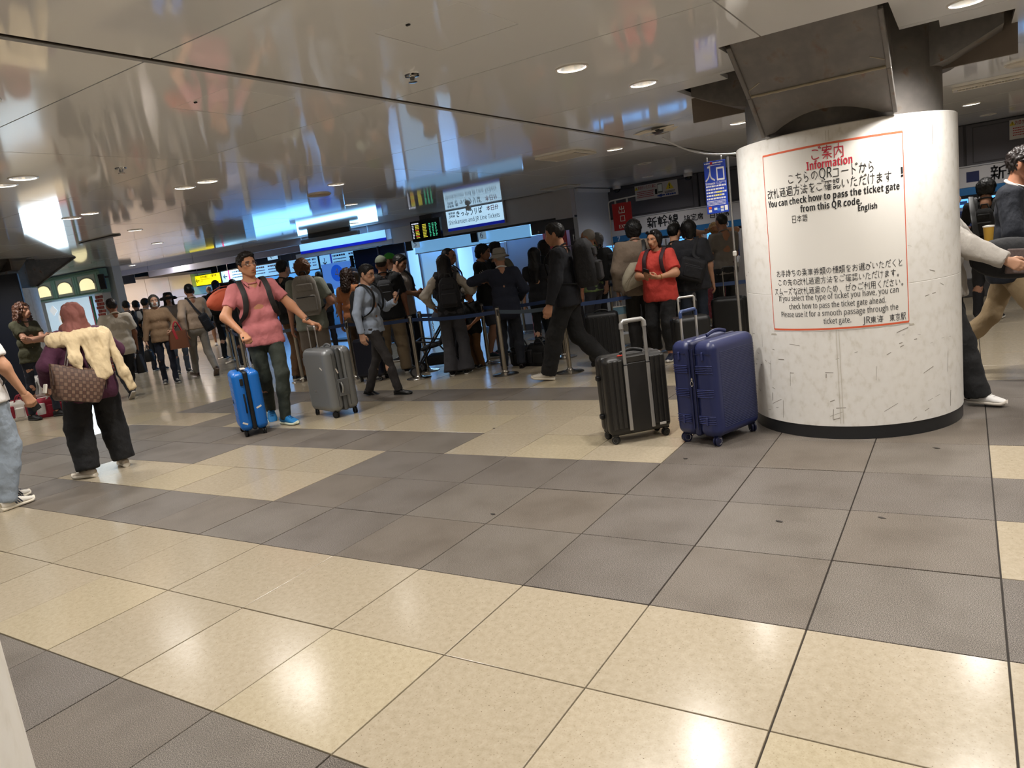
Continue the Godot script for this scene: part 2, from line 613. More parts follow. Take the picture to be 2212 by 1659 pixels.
func make_materials() -> void:
	# cream limestone with dark flecks, two finenesses laid over each other
	var fleck := noise(0.03, 11, 6)
	var cells := noise(0.09, 5, 2, FastNoiseLite.TYPE_CELLULAR)
	cells.cellular_return_type = FastNoiseLite.RETURN_DISTANCE2_SUB
	var cream_tex := noise_tex(fleck, ramp([[0.0, "b3a892"], [0.25, "bdb29b"], [0.5, "c1b6a0"], [0.75, "c5baa4"], [1.0, "cbc1ad"]]), 1024)
	var fleck_tex := noise_tex(noise(0.06, 77, 3), ramp([[0.0, "5a5046"], [0.08, "7d7164"], [0.13, "d6d0c6"], [0.2, "f8f6f3"], [0.8, "ffffff"], [1.0, "fffaf0"]]), 1024)
	var speck := noise(0.2, 21, 2)
	var grey_tex := noise_tex(speck, ramp([[0.0, "2c2927"], [0.28, "544f4b"], [0.45, "7d766f"], [0.6, "918a83"], [0.75, "b0a9a2"], [1.0, "ded8d2"]]), 1024)
	var blotch := noise_tex(noise(0.012, 8, 4), ramp([[0.0, "dcd9d5"], [0.5, "f4f3f1"], [1.0, "ffffff"]]), 512)
	for k in 3:
		var c := StandardMaterial3D.new()
		c.albedo_texture = cream_tex
		c.albedo_color = [Color(0.91, 0.9, 0.89), Color(0.88, 0.87, 0.86), Color(0.92, 0.91, 0.88)][k]
		c.uv1_triplanar = true
		c.uv1_world_triplanar = true
		c.uv1_scale = Vector3.ONE * [0.9, 0.83, 0.97][k]
		c.uv1_offset = Vector3(0.31 * k, 0.17 * k, 0.53 * k)
		c.roughness = 0.2
		c.metallic_specular = 0.45
		c.detail_enabled = true
		c.detail_albedo = fleck_tex
		c.detail_blend_mode = BaseMaterial3D.BLEND_MODE_MUL
		c.detail_uv_layer = BaseMaterial3D.DETAIL_UV_2
		c.uv2_triplanar = true
		c.uv2_world_triplanar = true
		c.uv2_scale = Vector3.ONE * [1.7, 1.5, 1.9][k]
		c.uv2_offset = Vector3(0.4 * k, 0.2, 0.7 * k)
		M["cream%d" % k] = c
		var g := StandardMaterial3D.new()
		g.albedo_texture = grey_tex
		g.albedo_color = [Color(0.87, 0.86, 0.84), Color(0.83, 0.82, 0.81), Color(0.86, 0.84, 0.81)][k]
		g.uv1_triplanar = true
		g.uv1_world_triplanar = true
		g.uv1_scale = Vector3.ONE * [1.15, 1.05, 1.25][k]
		g.uv1_offset = Vector3(0.21 * k, 0.37 * k, 0.13 * k)
		g.roughness = 0.5
		g.metallic_specular = 0.4
		g.detail_enabled = true
		g.detail_albedo = blotch
		g.detail_blend_mode = BaseMaterial3D.BLEND_MODE_MUL
		g.detail_uv_layer = BaseMaterial3D.DETAIL_UV_2
		g.uv2_triplanar = true
		g.uv2_world_triplanar = true
		g.uv2_scale = Vector3.ONE * 0.35
		M["grey%d" % k] = g
	M.grout = mat("3a342f", 0.8)
	M.ceiling = mat("eeeeee", 0.06, 0.0, {"spec": 0.55})
	M.void = mat("0b0a0a", 0.9)
	M.slot = mat("2c2723", 0.6)
	M.white_wall = mat("d9d6d4", 0.35)
	M.fascia = mat("cfcbcd", 0.4)
	M.steel = mat("b9b2a8", 0.24, 1.0)
	M.chrome = mat("d6d4d0", 0.12, 1.0)
	M.alu = mat("c4c2bf", 0.32, 0.9)
	M.black = mat("0d0d0e", 0.5)
	M.black_gloss = mat("0b0b0d", 0.25)
	M.rubber = mat("151516", 0.75)
	M.navy_glass = mat("0e1a33", 0.1)
	M.dark_grey = mat("3c3b3d", 0.45)
	M.panel_grey = mat("56545a", 0.42)
	M.navy_ink = mat("14214f", 0.5)
	M.ink = mat("17161a", 0.6)
	M.red_ink = mat("c4233a", 0.6)
	M.orange_ink = mat("d9603c", 0.6)
	M.white_ink = mat("f2f0ee", 0.6)
	M.clad = clad_material()
	M.bare_steel = bare_steel()

func clad_material() -> StandardMaterial3D:
	var m := StandardMaterial3D.new()
	m.albedo_texture = noise_tex(noise(0.02, 31, 5), ramp([[0.0, "c9c3b8"], [0.18, "d9d4ca"], [0.4, "e3dfd8"], [1.0, "e8e5df"]]), 1024)
	m.uv1_triplanar = true
	m.uv1_scale = Vector3(0.8, 0.5, 0.8)
	m.roughness = 0.38
	m.metallic_specular = 0.45
	return m

func bare_steel() -> StandardMaterial3D:
	var m := StandardMaterial3D.new()
	m.albedo_texture = noise_tex(noise(0.011, 41, 5), ramp([[0.0, "7d4a30"], [0.1, "74604f"], [0.2, "7b7670"], [0.6, "6c6864"], [1.0, "7a7570"]]), 1024)
	m.uv1_triplanar = true
	m.uv1_scale = Vector3(0.5, 0.5, 0.5)
	m.roughness = 0.55
	m.metallic = 0.1
	return m

# ---------------------------------------------------------------- floor
func is_grey(i: int, j: int) -> bool:
	if i >= 1:
		return not (j in [1, 3] or j >= 7 or j == -1 or j == -2)
	if j <= -3:
		return true
	if j < 0:
		return false
	match j:
		0: return true
		1: return not (i >= -11 and i <= -7)
		2: return not ((i >= -9 and i <= -7) or i <= -16)
		3: return not ((i >= -5 and i <= -3) or i <= -15)
		4: return not ((i >= -11 and i <= -3) or i <= -13)
		5: return not ((i >= -11 and i <= -3) or i <= -15)
		6: return i > -15
	return false

func build_floor() -> void:
	var base := struct("floor", one_box(Vector3(-10, -0.11, -4.5), Vector3(40, 0.2, 25)), M.grout)
	var tm := one_box(Vector3(0, -0.006, 0), Vector3(U - 0.0065, 0.012, V - 0.0065), 0.0012)
	var meshes := {}
	for k in 3:
		meshes["cream%d" % k] = tm.mesh(M["cream%d" % k])
		meshes["grey%d" % k] = tm.mesh(M["grey%d" % k])
	var cells := []
	var eye := Vector3(0.528, 1.504, 2.581)
	var ahead := Vector3(-0.545, 0, -0.838)
	for i in range(-46, 16):
		for j in range(-12, 27):
			var at := Vector3((i + 0.5) * U, 0.0, -(j + 0.5) * V)
			var d := at - eye
			var f := d.dot(ahead)
			var side := absf(Vector3(0.838, 0, -0.545).dot(d))
			var size := 1.0 / d.length_squared() / d.length()
			if f < 0.8 or side > f * 0.82 + 0.5:
				size *= 0.001
			cells.append([size, i, j, at])
	cells.sort_custom(func(a, b): return a[0] > b[0])
	var rest := [MB.new(), MB.new()]
	for n in cells.size():
		var c = cells[n]
		var grey := is_grey(c[1], c[2])
		var kind: int = posmod(c[1] * 7 + c[2] * 5 + (c[1] * c[2]) % 3, 3)
		if n < 300:
			var o := obj("floor_tile", meshes[("grey%d" if grey else "cream%d") % kind], null, base)
			o.position = c[3] + Vector3(0, 0.0004 * (posmod(c[1] * 13 + c[2] * 29, 5) - 2), 0)
		else:
			rest[1 if grey else 0].put(tm, Transform3D(Basis(), c[3]))
	obj("far_floor_tiles", rest[0], M.cream0, base).set_meta("kind", "stuff")
	obj("far_floor_tiles", rest[1], M.grey0, base).set_meta("kind", "stuff")

# ---------------------------------------------------------------- ceiling
# cuts the holes out of a rectangle, giving the rectangles left over
func cut(r: Rect2, holes: Array) -> Array:
	var out := [r]
	for h in holes:
		var nxt := []
		for q in out:
			var o: Rect2 = (q as Rect2).intersection(h)
			if o.size.x <= 0.0005 or o.size.y <= 0.0005:
				nxt.append(q)
				continue
			if o.position.y > q.position.y:
				nxt.append(Rect2(q.position, Vector2(q.size.x, o.position.y - q.position.y)))
			if o.end.y < q.end.y:
				nxt.append(Rect2(q.position.x, o.end.y, q.size.x, q.end.y - o.end.y))
			if o.position.x > q.position.x:
				nxt.append(Rect2(q.position.x, o.position.y, o.position.x - q.position.x, o.size.y))
			if o.end.x < q.end.x:
				nxt.append(Rect2(o.end.x, o.position.y, q.end.x - o.end.x, o.size.y))
		out = nxt
	return out

const LAMP_R := 0.083
var ceiling_holes := []

func build_ceiling() -> void:
	var slab := struct("ceiling", one_box(Vector3(-10, 3.2, -4.5), Vector3(40, 0.2, 25)), M.void)
	var px := Vector2(-0.215, -3.19)
	# the cross-shaped opening round a pillar head
	for c in [px, Vector2(-13.36, -3.13)]:
		ceiling_holes.append(Rect2(c.x - 0.43, c.y - 0.7, 0.86, 2.08))
		ceiling_holes.append(Rect2(c.x - 1.0, c.y - 0.36, 2.0, 0.79))
		ceiling_holes.append(Rect2(c.x - 0.63, c.y - 0.64, 1.26, 1.28))
	var hatch := [Rect2(-1.58, -0.41, 0.45, 0.45), Rect2(-3.01, -0.39, 0.45, 0.45)]
	var xs := []
	for k in range(-12, 5):
		xs.append(-2.35 + 1.94 * k)
	var zs := []
	for k in range(-4, 7):
		zs.append(0.6 - 1.54 * k)
	zs.append(-8.9)
	zs.sort()
	for a in xs.size() - 1:
		for b in zs.size() - 1:
			var gl := 0.03 if absf(xs[a] + 2.35) < 0.01 else 0.004
			var gr := 0.03 if absf(xs[a + 1] + 2.35) < 0.01 else 0.004
			var r := Rect2(xs[a] + gl, zs[b] + 0.004, xs[a + 1] - xs[a] - gl - gr, zs[b + 1] - zs[b] - 0.008)
			if r.size.y < 0.05:
				continue
			var holes := []
			for h in ceiling_holes + hatch:
				if r.intersects(h):
					holes.append(h)
			var m := MB.new()
			for s in lamp_spots:
				var sq := Rect2(s[0] - 0.12, s[1] - 0.12, 0.24, 0.24)
				if r.encloses(sq):
					holes.append(sq)
					ring_in_square(m, Vector2(s[0], s[1]), 0.12, LAMP_R)
			for q in cut(r, holes):
				m.box(Vector3(q.get_center().x, CEIL + 0.015, q.get_center().y), Vector3(q.size.x, 0.03, q.size.y))
			var bright := posmod(a * 5 + b * 3, 4)
			obj("ceiling_panel", m, mat(["eeeeee", "ebebec", "f0f0f0", "ececec"][bright], 0.06, 0.0, {"spec": 0.6}), slab)
	for h in hatch:
		var m := one_box(Vector3(h.get_center().x, CEIL + 0.0155, h.get_center().y), Vector3(h.size.x - 0.008, 0.03, h.size.y - 0.008), 0.001)
		obj("access_hatch", m, M.ceiling, slab)
		obj("hatch_catch", one_box(Vector3(h.position.x + 0.16, CEIL - 0.002, h.end.y - 0.03), Vector3(0.02, 0.008, 0.012), 0.002), M.black, slab)
	# the recessed track in the wide slot
	var t := MB.new()
	for e in [-0.026, 0.026]:
		t.box(Vector3(-2.35 + e, CEIL + 0.04, -3.0), Vector3(0.008, 0.06, 12.0), 0.002)
	t.box(Vector3(-2.35, CEIL + 0.06, -3.0), Vector3(0.06, 0.01, 12.0))
	obj("ceiling_slot", t, mat("4a433c", 0.4, 0.5), slab)
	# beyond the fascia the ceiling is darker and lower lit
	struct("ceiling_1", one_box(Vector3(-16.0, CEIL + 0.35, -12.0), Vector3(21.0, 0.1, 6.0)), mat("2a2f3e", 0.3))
	struct("ceiling_2", one_box(Vector3(-0.2, CEIL + 0.05, -9.66), Vector3(10.6, 0.1, 1.52)), mat("eeeeee", 0.06, 0.0, {"spec": 0.6}))
	# lamps
	var near := [["downlight over the concourse floor left of the pillar head", 0], ]
	var cup := MB.new()
	cup.lathe([Vector2(LAMP_R + 0.014, 0.0), Vector2(LAMP_R + 0.012, -0.006), Vector2(LAMP_R, -0.006), Vector2(LAMP_R - 0.004, 0.0)], 32)
	var refl := MB.new()
	for k in 24:   # faceted reflector
		var a0 := TAU * k / 24
		var a1 := TAU * (k + 1) / 24
		var prof := [[LAMP_R - 0.002, 0.0], [0.072, 0.035], [0.055, 0.068], [0.032, 0.085]]
		for q in 3:
			var p0 := Vector3(cos(a0) * prof[q][0], prof[q][1], sin(a0) * prof[q][0])
			var p1 := Vector3(cos(a1) * prof[q][0], prof[q][1], sin(a1) * prof[q][0])
			var p2 := Vector3(cos(a1) * prof[q + 1][0], prof[q + 1][1], sin(a1) * prof[q + 1][0])
			var p3 := Vector3(cos(a0) * prof[q + 1][0], prof[q + 1][1], sin(a0) * prof[q + 1][0])
			var am := (a0 + a1) * 0.5
			refl.quad(p0, p1, p2, p3, Vector3(-cos(am), -0.55, -sin(am)).normalized())
	var bulb := MB.new()
	bulb.lathe([Vector2(0.0, 0.083), Vector2(0.03, 0.083)], 20)
	for i in bulb.n.size():
		bulb.n[i] = Vector3.DOWN
	var ring_m := cup.mesh(mat("dcd6cc", 0.3))
	var refl_m := refl.mesh(mat("e8e6e2", 0.18, 0.9))
	var bulb_m := bulb.mesh(mat("fff4e2", 0.5, 0.0, {"glow": 6.0, "glowhex": "fff0da"}))
	for i in lamp_spots.size():
		var s = lamp_spots[i]
		var o := thing("downlight", "round recessed ceiling downlight with faceted reflector and pale trim ring", "ceiling light", Vector3(s[0], CEIL, s[1]), i * 0.4, "recessed ceiling downlights")
		obj("trim_ring", ring_m, null, o)
		obj("reflector", refl_m, null, o)
		obj("bulb", bulb_m, null, o)
		var names := {0: "largest round downlight in view, in the ceiling panel above the queue", 1: "downlight just left of the dark steel pillar head", 2: "downlight behind the left bracket of the pillar head", 4: "downlight at the top edge, right of the pillar head", 5: "downlight below the right bracket opening of the pillar head", 6: "downlight above the red exit sign", 13: "downlight between the long lit sign and the small departures screen", 14: "distant downlight above the man in the beige shirt", 7: "right one of the two bright downlights near the left edge", 8: "left one of the two bright downlights near the left edge", 9: "right one of the pair of downlights above the shirt man", 10: "left one of the pair of downlights above the shirt man", 11: "right one of the flat pair of downlights above the headscarf woman", 12: "left one of the flat pair of downlights above the headscarf woman"}
		if names.has(i):
			o.set_meta("label", names[i])
			o.remove_meta("group")

func ring_in_square(m: MB, c: Vector2, half: float, r: float) -> void:
	var n := 32
	var base := m.v.size()
	for k in n:
		var a := TAU * k / n
		var d := Vector2(cos(a), sin(a))
		var e := d / maxf(absf(d.x), absf(d.y)) * half
		m.p(Vector3(c.x + d.x * r, CEIL, c.y + d.y * r), Vector3.DOWN)
		m.p(Vector3(c.x + e.x, CEIL, c.y + e.y), Vector3.DOWN)
		m.p(Vector3(c.x + d.x * r, CEIL, c.y + d.y * r), Vector3(-d.x, 0, -d.y))
		m.p(Vector3(c.x + d.x * r, CEIL + 0.03, c.y + d.y * r), Vector3(-d.x, 0, -d.y))
	for k in n:
		var a := base + k * 4
		var b := base + (k + 1) % n * 4
		m.tri(a, b, b + 1)
		m.tri(a, b + 1, a + 1)
		m.tri(a + 2, b + 2, b + 3)
		m.tri(a + 2, b + 3, a + 3)

# ---------------------------------------------------------------- walls that close the hall
func build_walls() -> void:
	struct("wall_front", one_box(Vector3(-10, 1.6, 7.6), Vector3(40, 3.4, 0.3)), mat("dcd8d2", 0.6))
	struct("wall_right", one_box(Vector3(7.6, 1.6, -4.5), Vector3(0.3, 3.4, 25)), mat("dcd8d2", 0.6))
	struct("wall_left", one_box(Vector3(-29.6, 1.6, -4.5), Vector3(0.3, 3.4, 25)), mat("8c8a88", 0.6))
	struct("wall_back", one_box(Vector3(-10, 1.6, -16.6), Vector3(40, 3.4, 0.3)), mat("50545e", 0.6))
	# downstand fascia along the whole far side of the hall
	var f := MB.new()
	var x := -22.0
	while x < -9.4:
		f.box(Vector3(x + 1.0, 2.435, -8.93), Vector3(1.985, 0.15, 0.06), 0.004)
		x += 2.0
	struct("trim_1", f, mat("aeb0c4", 0.3))

# ---------------------------------------------------------------- ticket office at the far side of the hall
func glow(hex: String, k: float) -> StandardMaterial3D:
	return mat(hex, 0.35, 0.0, {"glow": k})

func area(at: Vector3, size: Vector2, look: Vector3, col: Color, e: float) -> void:
	var l := AreaLight3D.new()
	l.name = "panel_glow"
	l.area_size = size
	l.area_normalize_energy = true
	l.light_color = col
	l.light_energy = e
	l.area_range = 40.0
	l.area_attenuation = 2.0
	l.shadow_enabled = true
	add_child(l, true)
	l.look_at_from_position(at, at + look, Vector3.UP if absf(look.y) < 0.9 else Vector3.RIGHT)

func build_office() -> void:
	var cool := Color(0.55, 0.77, 1.0)
	# white fascia with joints
	var fa := struct("trim_2", one_box(Vector3(-8.64, 2.275, -8.98), Vector3(1.46, 0.45, 0.12), 0.004), M.fascia)
	obj("fascia_panel", one_box(Vector3(-6.72, 2.275, -8.98), Vector3(2.37, 0.45, 0.12), 0.004), M.fascia, fa)
	obj("fascia_panel", one_box(Vector3(-5.38, 2.26, -8.95), Vector3(0.34, 0.5, 0.2), 0.004), M.fascia, fa)
	obj("fascia_panel", one_box(Vector3(-10.85, 2.11, -9.0), Vector3(2.9, 0.1, 0.14), 0.004), M.fascia, fa)
	obj("head_rail", one_box(Vector3(-7.0, 2.03, -8.97), Vector3(3.6, 0.035, 0.1), 0.004), M.dark_grey, fa)
	# office room behind
	struct("wall_office_back", one_box(Vector3(-7.6, 1.25, -12.2), Vector3(4.6, 2.5, 0.1)), mat("dfe4ea", 0.5))
	struct("wall_office_side", one_box(Vector3(-5.24, 1.25, -10.6), Vector3(0.08, 2.5, 3.2)), mat("c9ced6", 0.5))
	struct("wall_office_end", one_box(Vector3(-9.6, 1.25, -10.7), Vector3(0.08, 2.5, 3.0)), mat("c9ced6", 0.5))
	struct("ceiling_office", one_box(Vector3(-7.4, 2.46, -10.6), Vector3(4.5, 0.06, 3.1)), mat("e4e8ee", 0.5))
	for k in 3:
		var p := one_box(Vector3(-8.7 + 1.25 * k, 2.415, -10.7), Vector3(1.0, 0.03, 0.32), 0.004)
		var o := obj("light_panel", p, mat("d6e8ff", 0.4, 0.0, {"glow": 5.0, "glowhex": "b8d8ff"}))
		tag(o, ["flat lit ceiling panel at the left end inside the ticket office", "flat lit ceiling panel in the middle inside the ticket office", "flat lit ceiling panel at the right end inside the ticket office"][k], "ceiling light")
		area(Vector3(-8.7 + 1.25 * k, 2.39, -10.7), Vector2(1.0, 0.3), Vector3.DOWN, cool, 5.0)
	# pale glass transom and partitions
	var tr := obj("glass_transom", one_box(Vector3(-7.55, 1.9, -9.02), Vector3(2.72, 0.22, 0.02), 0.002), mat("8fc3ef", 0.2, 0.0, {"glow": 0.55, "glowhex": "7cbcf2"}))
	tag(tr, "long pale blue lit glass band under the white ticket office fascia", "transom")
	obj("glass_bar", one_box(Vector3(-7.55, 1.785, -9.02), Vector3(2.72, 0.02, 0.04), 0.003), mat("a9c6df", 0.3, 0.4), tr)
	var sh := obj("shutter_panel", one_box(Vector3(-5.72, 1.93, -9.03), Vector3(0.88, 0.24, 0.05), 0.006), M.panel_grey)
	tag(sh, "dark grey shutter box at the right end of the ticket office front", "shutter box")
	var kn := MB.new()
	kn.lathe([Vector2(0.02, 0.0), Vector2(0.018, 0.012), Vector2(0.0, 0.014)], 14, Transform3D(Basis(Vector3.RIGHT, PI / 2), Vector3(-6.0, 1.85, -9.005)))
	obj("lock", kn, M.chrome, sh)
	# post and light blue window wall at counter 5
	var wl := obj("glass_wall", one_box(Vector3(-8.6, 0.95, -9.35), Vector3(0.95, 1.9, 0.03), 0.003), mat("a6cdf0", 0.25, 0.0, {"glow": 0.5, "glowhex": "8cc4f2"}))
	tag(wl, "pale blue glowing glass wall behind the man in the white tee", "glass wall")
	for x in [-9.06, -8.14]:
		obj("mullion", one_box(Vector3(x, 1.0, -9.32), Vector3(0.05, 2.0, 0.06), 0.006), mat("b9c4d2", 0.3, 0.6), wl)
	var num := MB.new()
	write(num, "5", Vector3(-8.82, 1.93, -8.93), Vector3.RIGHT, Vector3.UP, 0.1, 0, false)
	var n5 := one_box(Vector3(-8.82, 1.98, -8.95), Vector3(0.2, 0.16, 0.02), 0.003)
	var sg := thing("counter_number", "white plate with number 5 hanging over the left ticket counter", "sign")
	obj("plate", n5, mat("cfe2f2", 0.4, 0.0, {"glow": 0.25, "glowhex": "a8d0f0"}), sg)
	obj("numeral", num, M.navy_ink, sg)
	obj("screen", one_box(Vector3(-9.0, 1.96, -8.95), Vector3(0.16, 0.19, 0.05), 0.006), M.black_gloss, sg)
	var num6 := MB.new()
	write(num6, "6", Vector3(-7.2, 1.895, -8.93), Vector3.RIGHT, Vector3.UP, 0.1, 0, false)
	var s6 := thing("counter_number", "white plate with number 6 beside a small black screen", "sign")
	obj("plate", one_box(Vector3(-7.2, 1.945, -8.95), Vector3(0.18, 0.15, 0.02), 0.003), mat("cfe2f2", 0.4, 0.0, {"glow": 0.25, "glowhex": "a8d0f0"}), s6)
	obj("numeral", num6, M.navy_ink, s6)
	obj("screen", one_box(Vector3(-7.38, 1.94, -8.95), Vector3(0.15, 0.2, 0.05), 0.006), M.black_gloss, s6)
	# hoarding of white boards in front of the counters
	for k in 3:
		var x0: float = [-8.0, -7.16, -6.22][k]
		var x1: float = [-7.18, -6.24, -5.45][k]
		var h: float = [1.78, 1.82, 1.84][k]
		var o := thing("hoarding_board", ["white hoarding board at the left end, behind the backpack man", "middle white hoarding board behind the man in the bucket hat", "right white hoarding board behind the red bollard"][k], "board")
		obj("panel", one_box(Vector3((x0 + x1) / 2, h / 2 + 0.05, -9.72), Vector3(x1 - x0, h - 0.1, 0.04), 0.004), mat("c3c5cd", 0.35), o)
		obj("skirting", one_box(Vector3((x0 + x1) / 2, 0.06, -9.715), Vector3(x1 - x0, 0.12, 0.05), 0.003), mat("55565c", 0.5), o)
		obj("cover_strip", one_box(Vector3(x1 + 0.005, h / 2, -9.69), Vector3(0.05, h, 0.02), 0.004), mat("c9b6ad", 0.4), o)
	var rd := thing("banner", "plain orange red banner at the right end of the white hoarding", "banner")
	obj("cloth", one_rbox(Vector3(-5.93, 1.42, -9.45), Vector3(0.5, 0.86, 0.03), 0.014, 2), mat("d9432f", 0.5), rd)
	obj("foot", one_box(Vector3(-5.93, 0.02, -9.45), Vector3(0.42, 0.04, 0.3), 0.01), M.dark_grey, rd)
	var bp := MB.new()
	bp.tube([Vector3(-5.93, 0.02, -9.46), Vector3(-5.93, 1.9, -9.46)], 0.012, 8)
	obj("pole", bp, M.alu, rd)
	# dark navy glazing left of the office
	var gz := thing("glazed_screen", "tall dark navy glazed screen under the long lit sign", "glass screen", Vector3(-10.65, 0, -9.05))
	for k in 2:
		obj("glass_panel", one_box(Vector3(0.36 + 0.74 * k, 1.03, 0), Vector3(0.7, 2.04, 0.03), 0.003), mat("101c3a", 0.08, 0.0, {"spec": 0.6}), gz)
		obj("mullion", one_box(Vector3(0.74 + 0.74 * k, 1.03, 0.02), Vector3(0.035, 2.05, 0.05), 0.005), mat("5a6478", 0.35, 0.6), gz)
	var nt := obj("notice_sheet", one_box(Vector3(-9.28, 1.63, -9.02), Vector3(0.22, 0.42, 0.006), 0.002), mat("a9bdd8", 0.5))
	tag(nt, "blank pale notice sheet taped on the navy glass beside the capped man", "notice")
	# things seen through the glass: a small screen and a cabinet
	var cab := thing("wall_cabinet", "white wall cabinet with small screen inside the ticket office", "cabinet", Vector3(-7.9, 1.55, -10.4))
	obj("cabinet_body", one_box(Vector3.ZERO, Vector3(0.9, 0.25, 0.3), 0.01), mat("dce8f4", 0.4), cab)
	obj("screen", one_box(Vector3(-0.32, -0.22, 0.16), Vector3(0.16, 0.2, 0.03), 0.005), M.black_gloss, cab)
	obj("counter_top", one_box(Vector3(0, -0.6, 0.1), Vector3(1.2, 0.06, 0.5), 0.01), mat("c8d4e2", 0.4), cab)

# ---------------------------------------------------------------- ticket machines
func build_machines() -> void:
	struct("wall_side", one_box(Vector3(-5.36, 1.25, -9.75), Vector3(0.1, 2.5, 1.4)), mat("4b494c", 0.45))
	struct("wall_machines", one_box(Vector3(-1.6, 1.25, -10.55), Vector3(8.0, 2.5, 0.2)), mat("4f4d51", 0.45))
	var up := MB.new()
	var seams := MB.new()
	for k in 4:
		up.box(Vector3(-4.47 + 2.0 * k, 2.19, -10.43), Vector3(1.97, 0.6, 0.04), 0.006)
		for e in [-0.9, 0.9]:
			seams.box(Vector3(-4.47 + 2.0 * k + e, 2.19, -10.405), Vector3(0.012, 0.5, 0.006), 0.001)
		for e in [-0.25, 0.25]:
			seams.box(Vector3(-4.47 + 2.0 * k, 2.19 + e, -10.405), Vector3(1.8, 0.012, 0.006), 0.001)
	var u := struct("trim_3", up, M.panel_grey)
	obj("panel_seam", seams, mat("3a393c", 0.4), u)
	obj("light_strip", one_box(Vector3(-1.6, 1.9, -10.42), Vector3(7.9, 0.02, 0.06), 0.003), mat("bcbcc0", 0.3), u)
	# the white band with lettering and the blue band with machine numbers
	var band := thing("sign_band", "long white band lettered above the ticket machines with blue stripe", "sign")
	obj("white_band", one_box(Vector3(-1.6, 1.74, -10.42), Vector3(7.9, 0.29, 0.05), 0.004), mat("c9c6c6", 0.4), band)
	obj("blue_band", one_box(Vector3(-1.6, 1.54, -10.41), Vector3(7.9, 0.11, 0.06), 0.004), mat("2b6ea6", 0.35), band)
	var ink := MB.new()
	var blue := MB.new()
	var wht := MB.new()
	for x0 in [-4.69, 0.62]:
		blue.box(Vector3(x0, 1.745, -10.394), Vector3(0.16, 0.15, 0.004))
		write(ink, "新幹線", Vector3(x0 + 0.52, 1.675, -10.392), Vector3.RIGHT, Vector3.UP, 0.175, 0, true)
		write(ink, "指定席", Vector3(x0 + 1.1, 1.695, -10.392), Vector3.RIGHT, Vector3.UP, 0.105, 0, true)
		write(ink, "自由席", Vector3(x0 + 1.56, 1.695, -10.392), Vector3.RIGHT, Vector3.UP, 0.105, 0, true)
	for k in 4:
		write(wht, str(7 + k), Vector3(-5.06 + 0.675 * k, 1.5, -10.378), Vector3.RIGHT, Vector3.UP, 0.085, 0, true)
	obj("black_lettering", ink, M.ink, band)
	obj("blue_square", blue, M.navy_ink, band)
	obj("white_numerals", wht, mat("d8e4f0", 0.5), band)
	var proto: Node3D = null
	for k in 10:
		var at := Vector3(-5.06 + 0.675 * k, 0, -10.4)
		var lab := "ticket machine numbered 7 with lit blue screen beside the exit sign pole"
		if k > 0:
			lab = ["", "ticket machine in front of the man with the cream shoulder bag", "ticket machine numbered 9 behind the woman in dark grey", "ticket machine behind the blonde woman's raised arms", "", "", "", "", "ticket machine behind the person in black, right of the round pillar", "ticket machine at the right edge behind the man in navy blazer"][k]
		if k in [4, 5, 6, 7]:
			continue
		if proto == null:
			proto = ticket_machine(at)
			proto.set_meta("label", lab)
		else:
			dup(proto, lab, at, 0.0, "ticket machines along the far wall")

func ticket_machine(at: Vector3) -> Node3D:
	var o := thing("ticket_machine", "ticket machine", "ticket machine", at, 0.0, "ticket machines along the far wall")
	obj("cabinet_body", one_box(Vector3(0, 0.72, 0.12), Vector3(0.66, 1.44, 0.34), 0.01), mat("a9a8ab", 0.4), o)
	obj("base", one_box(Vector3(0, 0.14, 0.16), Vector3(0.66, 0.28, 0.36), 0.01), mat("4a494c", 0.5), o)
	var s := obj("screen", one_box(Vector3(0, 1.38, 0.3), Vector3(0.5, 0.115, 0.02), 0.003), mat("5fa8f0", 0.3, 0.0, {"glow": 1.5, "glowhex": "58a6f4"}), o)
	var rows := MB.new()
	rows.box(Vector3(-0.12, 1.40, 0.312), Vector3(0.2, 0.014, 0.002))
	rows.box(Vector3(-0.16, 1.36, 0.312), Vector3(0.12, 0.01, 0.002))
	rows.box(Vector3(0.16, 1.385, 0.312), Vector3(0.09, 0.05, 0.002))
	obj("screen_print", rows, mat("2a5fae", 0.4), o)
	obj("blue_front", one_box(Vector3(0, 1.12, 0.3), Vector3(0.56, 0.3, 0.03), 0.006), mat("213a70", 0.35), o)
	obj("touch_screen", one_box(Vector3(0, 1.13, 0.322), Vector3(0.36, 0.2, 0.012), 0.003), mat("17305f", 0.15), o)
	var sh := MB.new()
	sh.box(Vector3(0, 0.9, 0.36), Vector3(0.58, 0.12, 0.22), 0.02, Basis(Vector3.RIGHT, 0.5))
	obj("keypad_shelf", sh, mat("b7b6b6", 0.35), o)
	var sl := MB.new()
	sl.box(Vector3(-0.12, 0.95, 0.4), Vector3(0.16, 0.02, 0.09), 0.008, Basis(Vector3.RIGHT, 0.5))
	sl.box(Vector3(0.14, 0.95, 0.4), Vector3(0.1, 0.02, 0.08), 0.008, Basis(Vector3.RIGHT, 0.5))
	obj("slot", sl, M.black, o)
	return o

# ---------------------------------------------------------------- signs and spaces far to the left
func arrow(b: MB, o: Vector3, size: float, ang: float) -> void:
	var r := Vector3(cos(ang), sin(ang), 0)
	var u := Vector3(-sin(ang), cos(ang), 0)
	for q in [[Vector2(-0.5, 0), Vector2(0.5, 0)], [Vector2(-0.5, 0), Vector2(-0.1, 0.38)], [Vector2(-0.5, 0), Vector2(-0.1, -0.38)]]:
		var a: Vector3 = o + (r * q[0].x + u * q[0].y) * size
		var d: Vector3 = o + (r * q[1].x + u * q[1].y) * size
		var s := (d - a).normalized().cross(Vector3.BACK) * size * 0.07
		b.quad(a - s, d - s, d + s, a + s, Vector3.BACK)

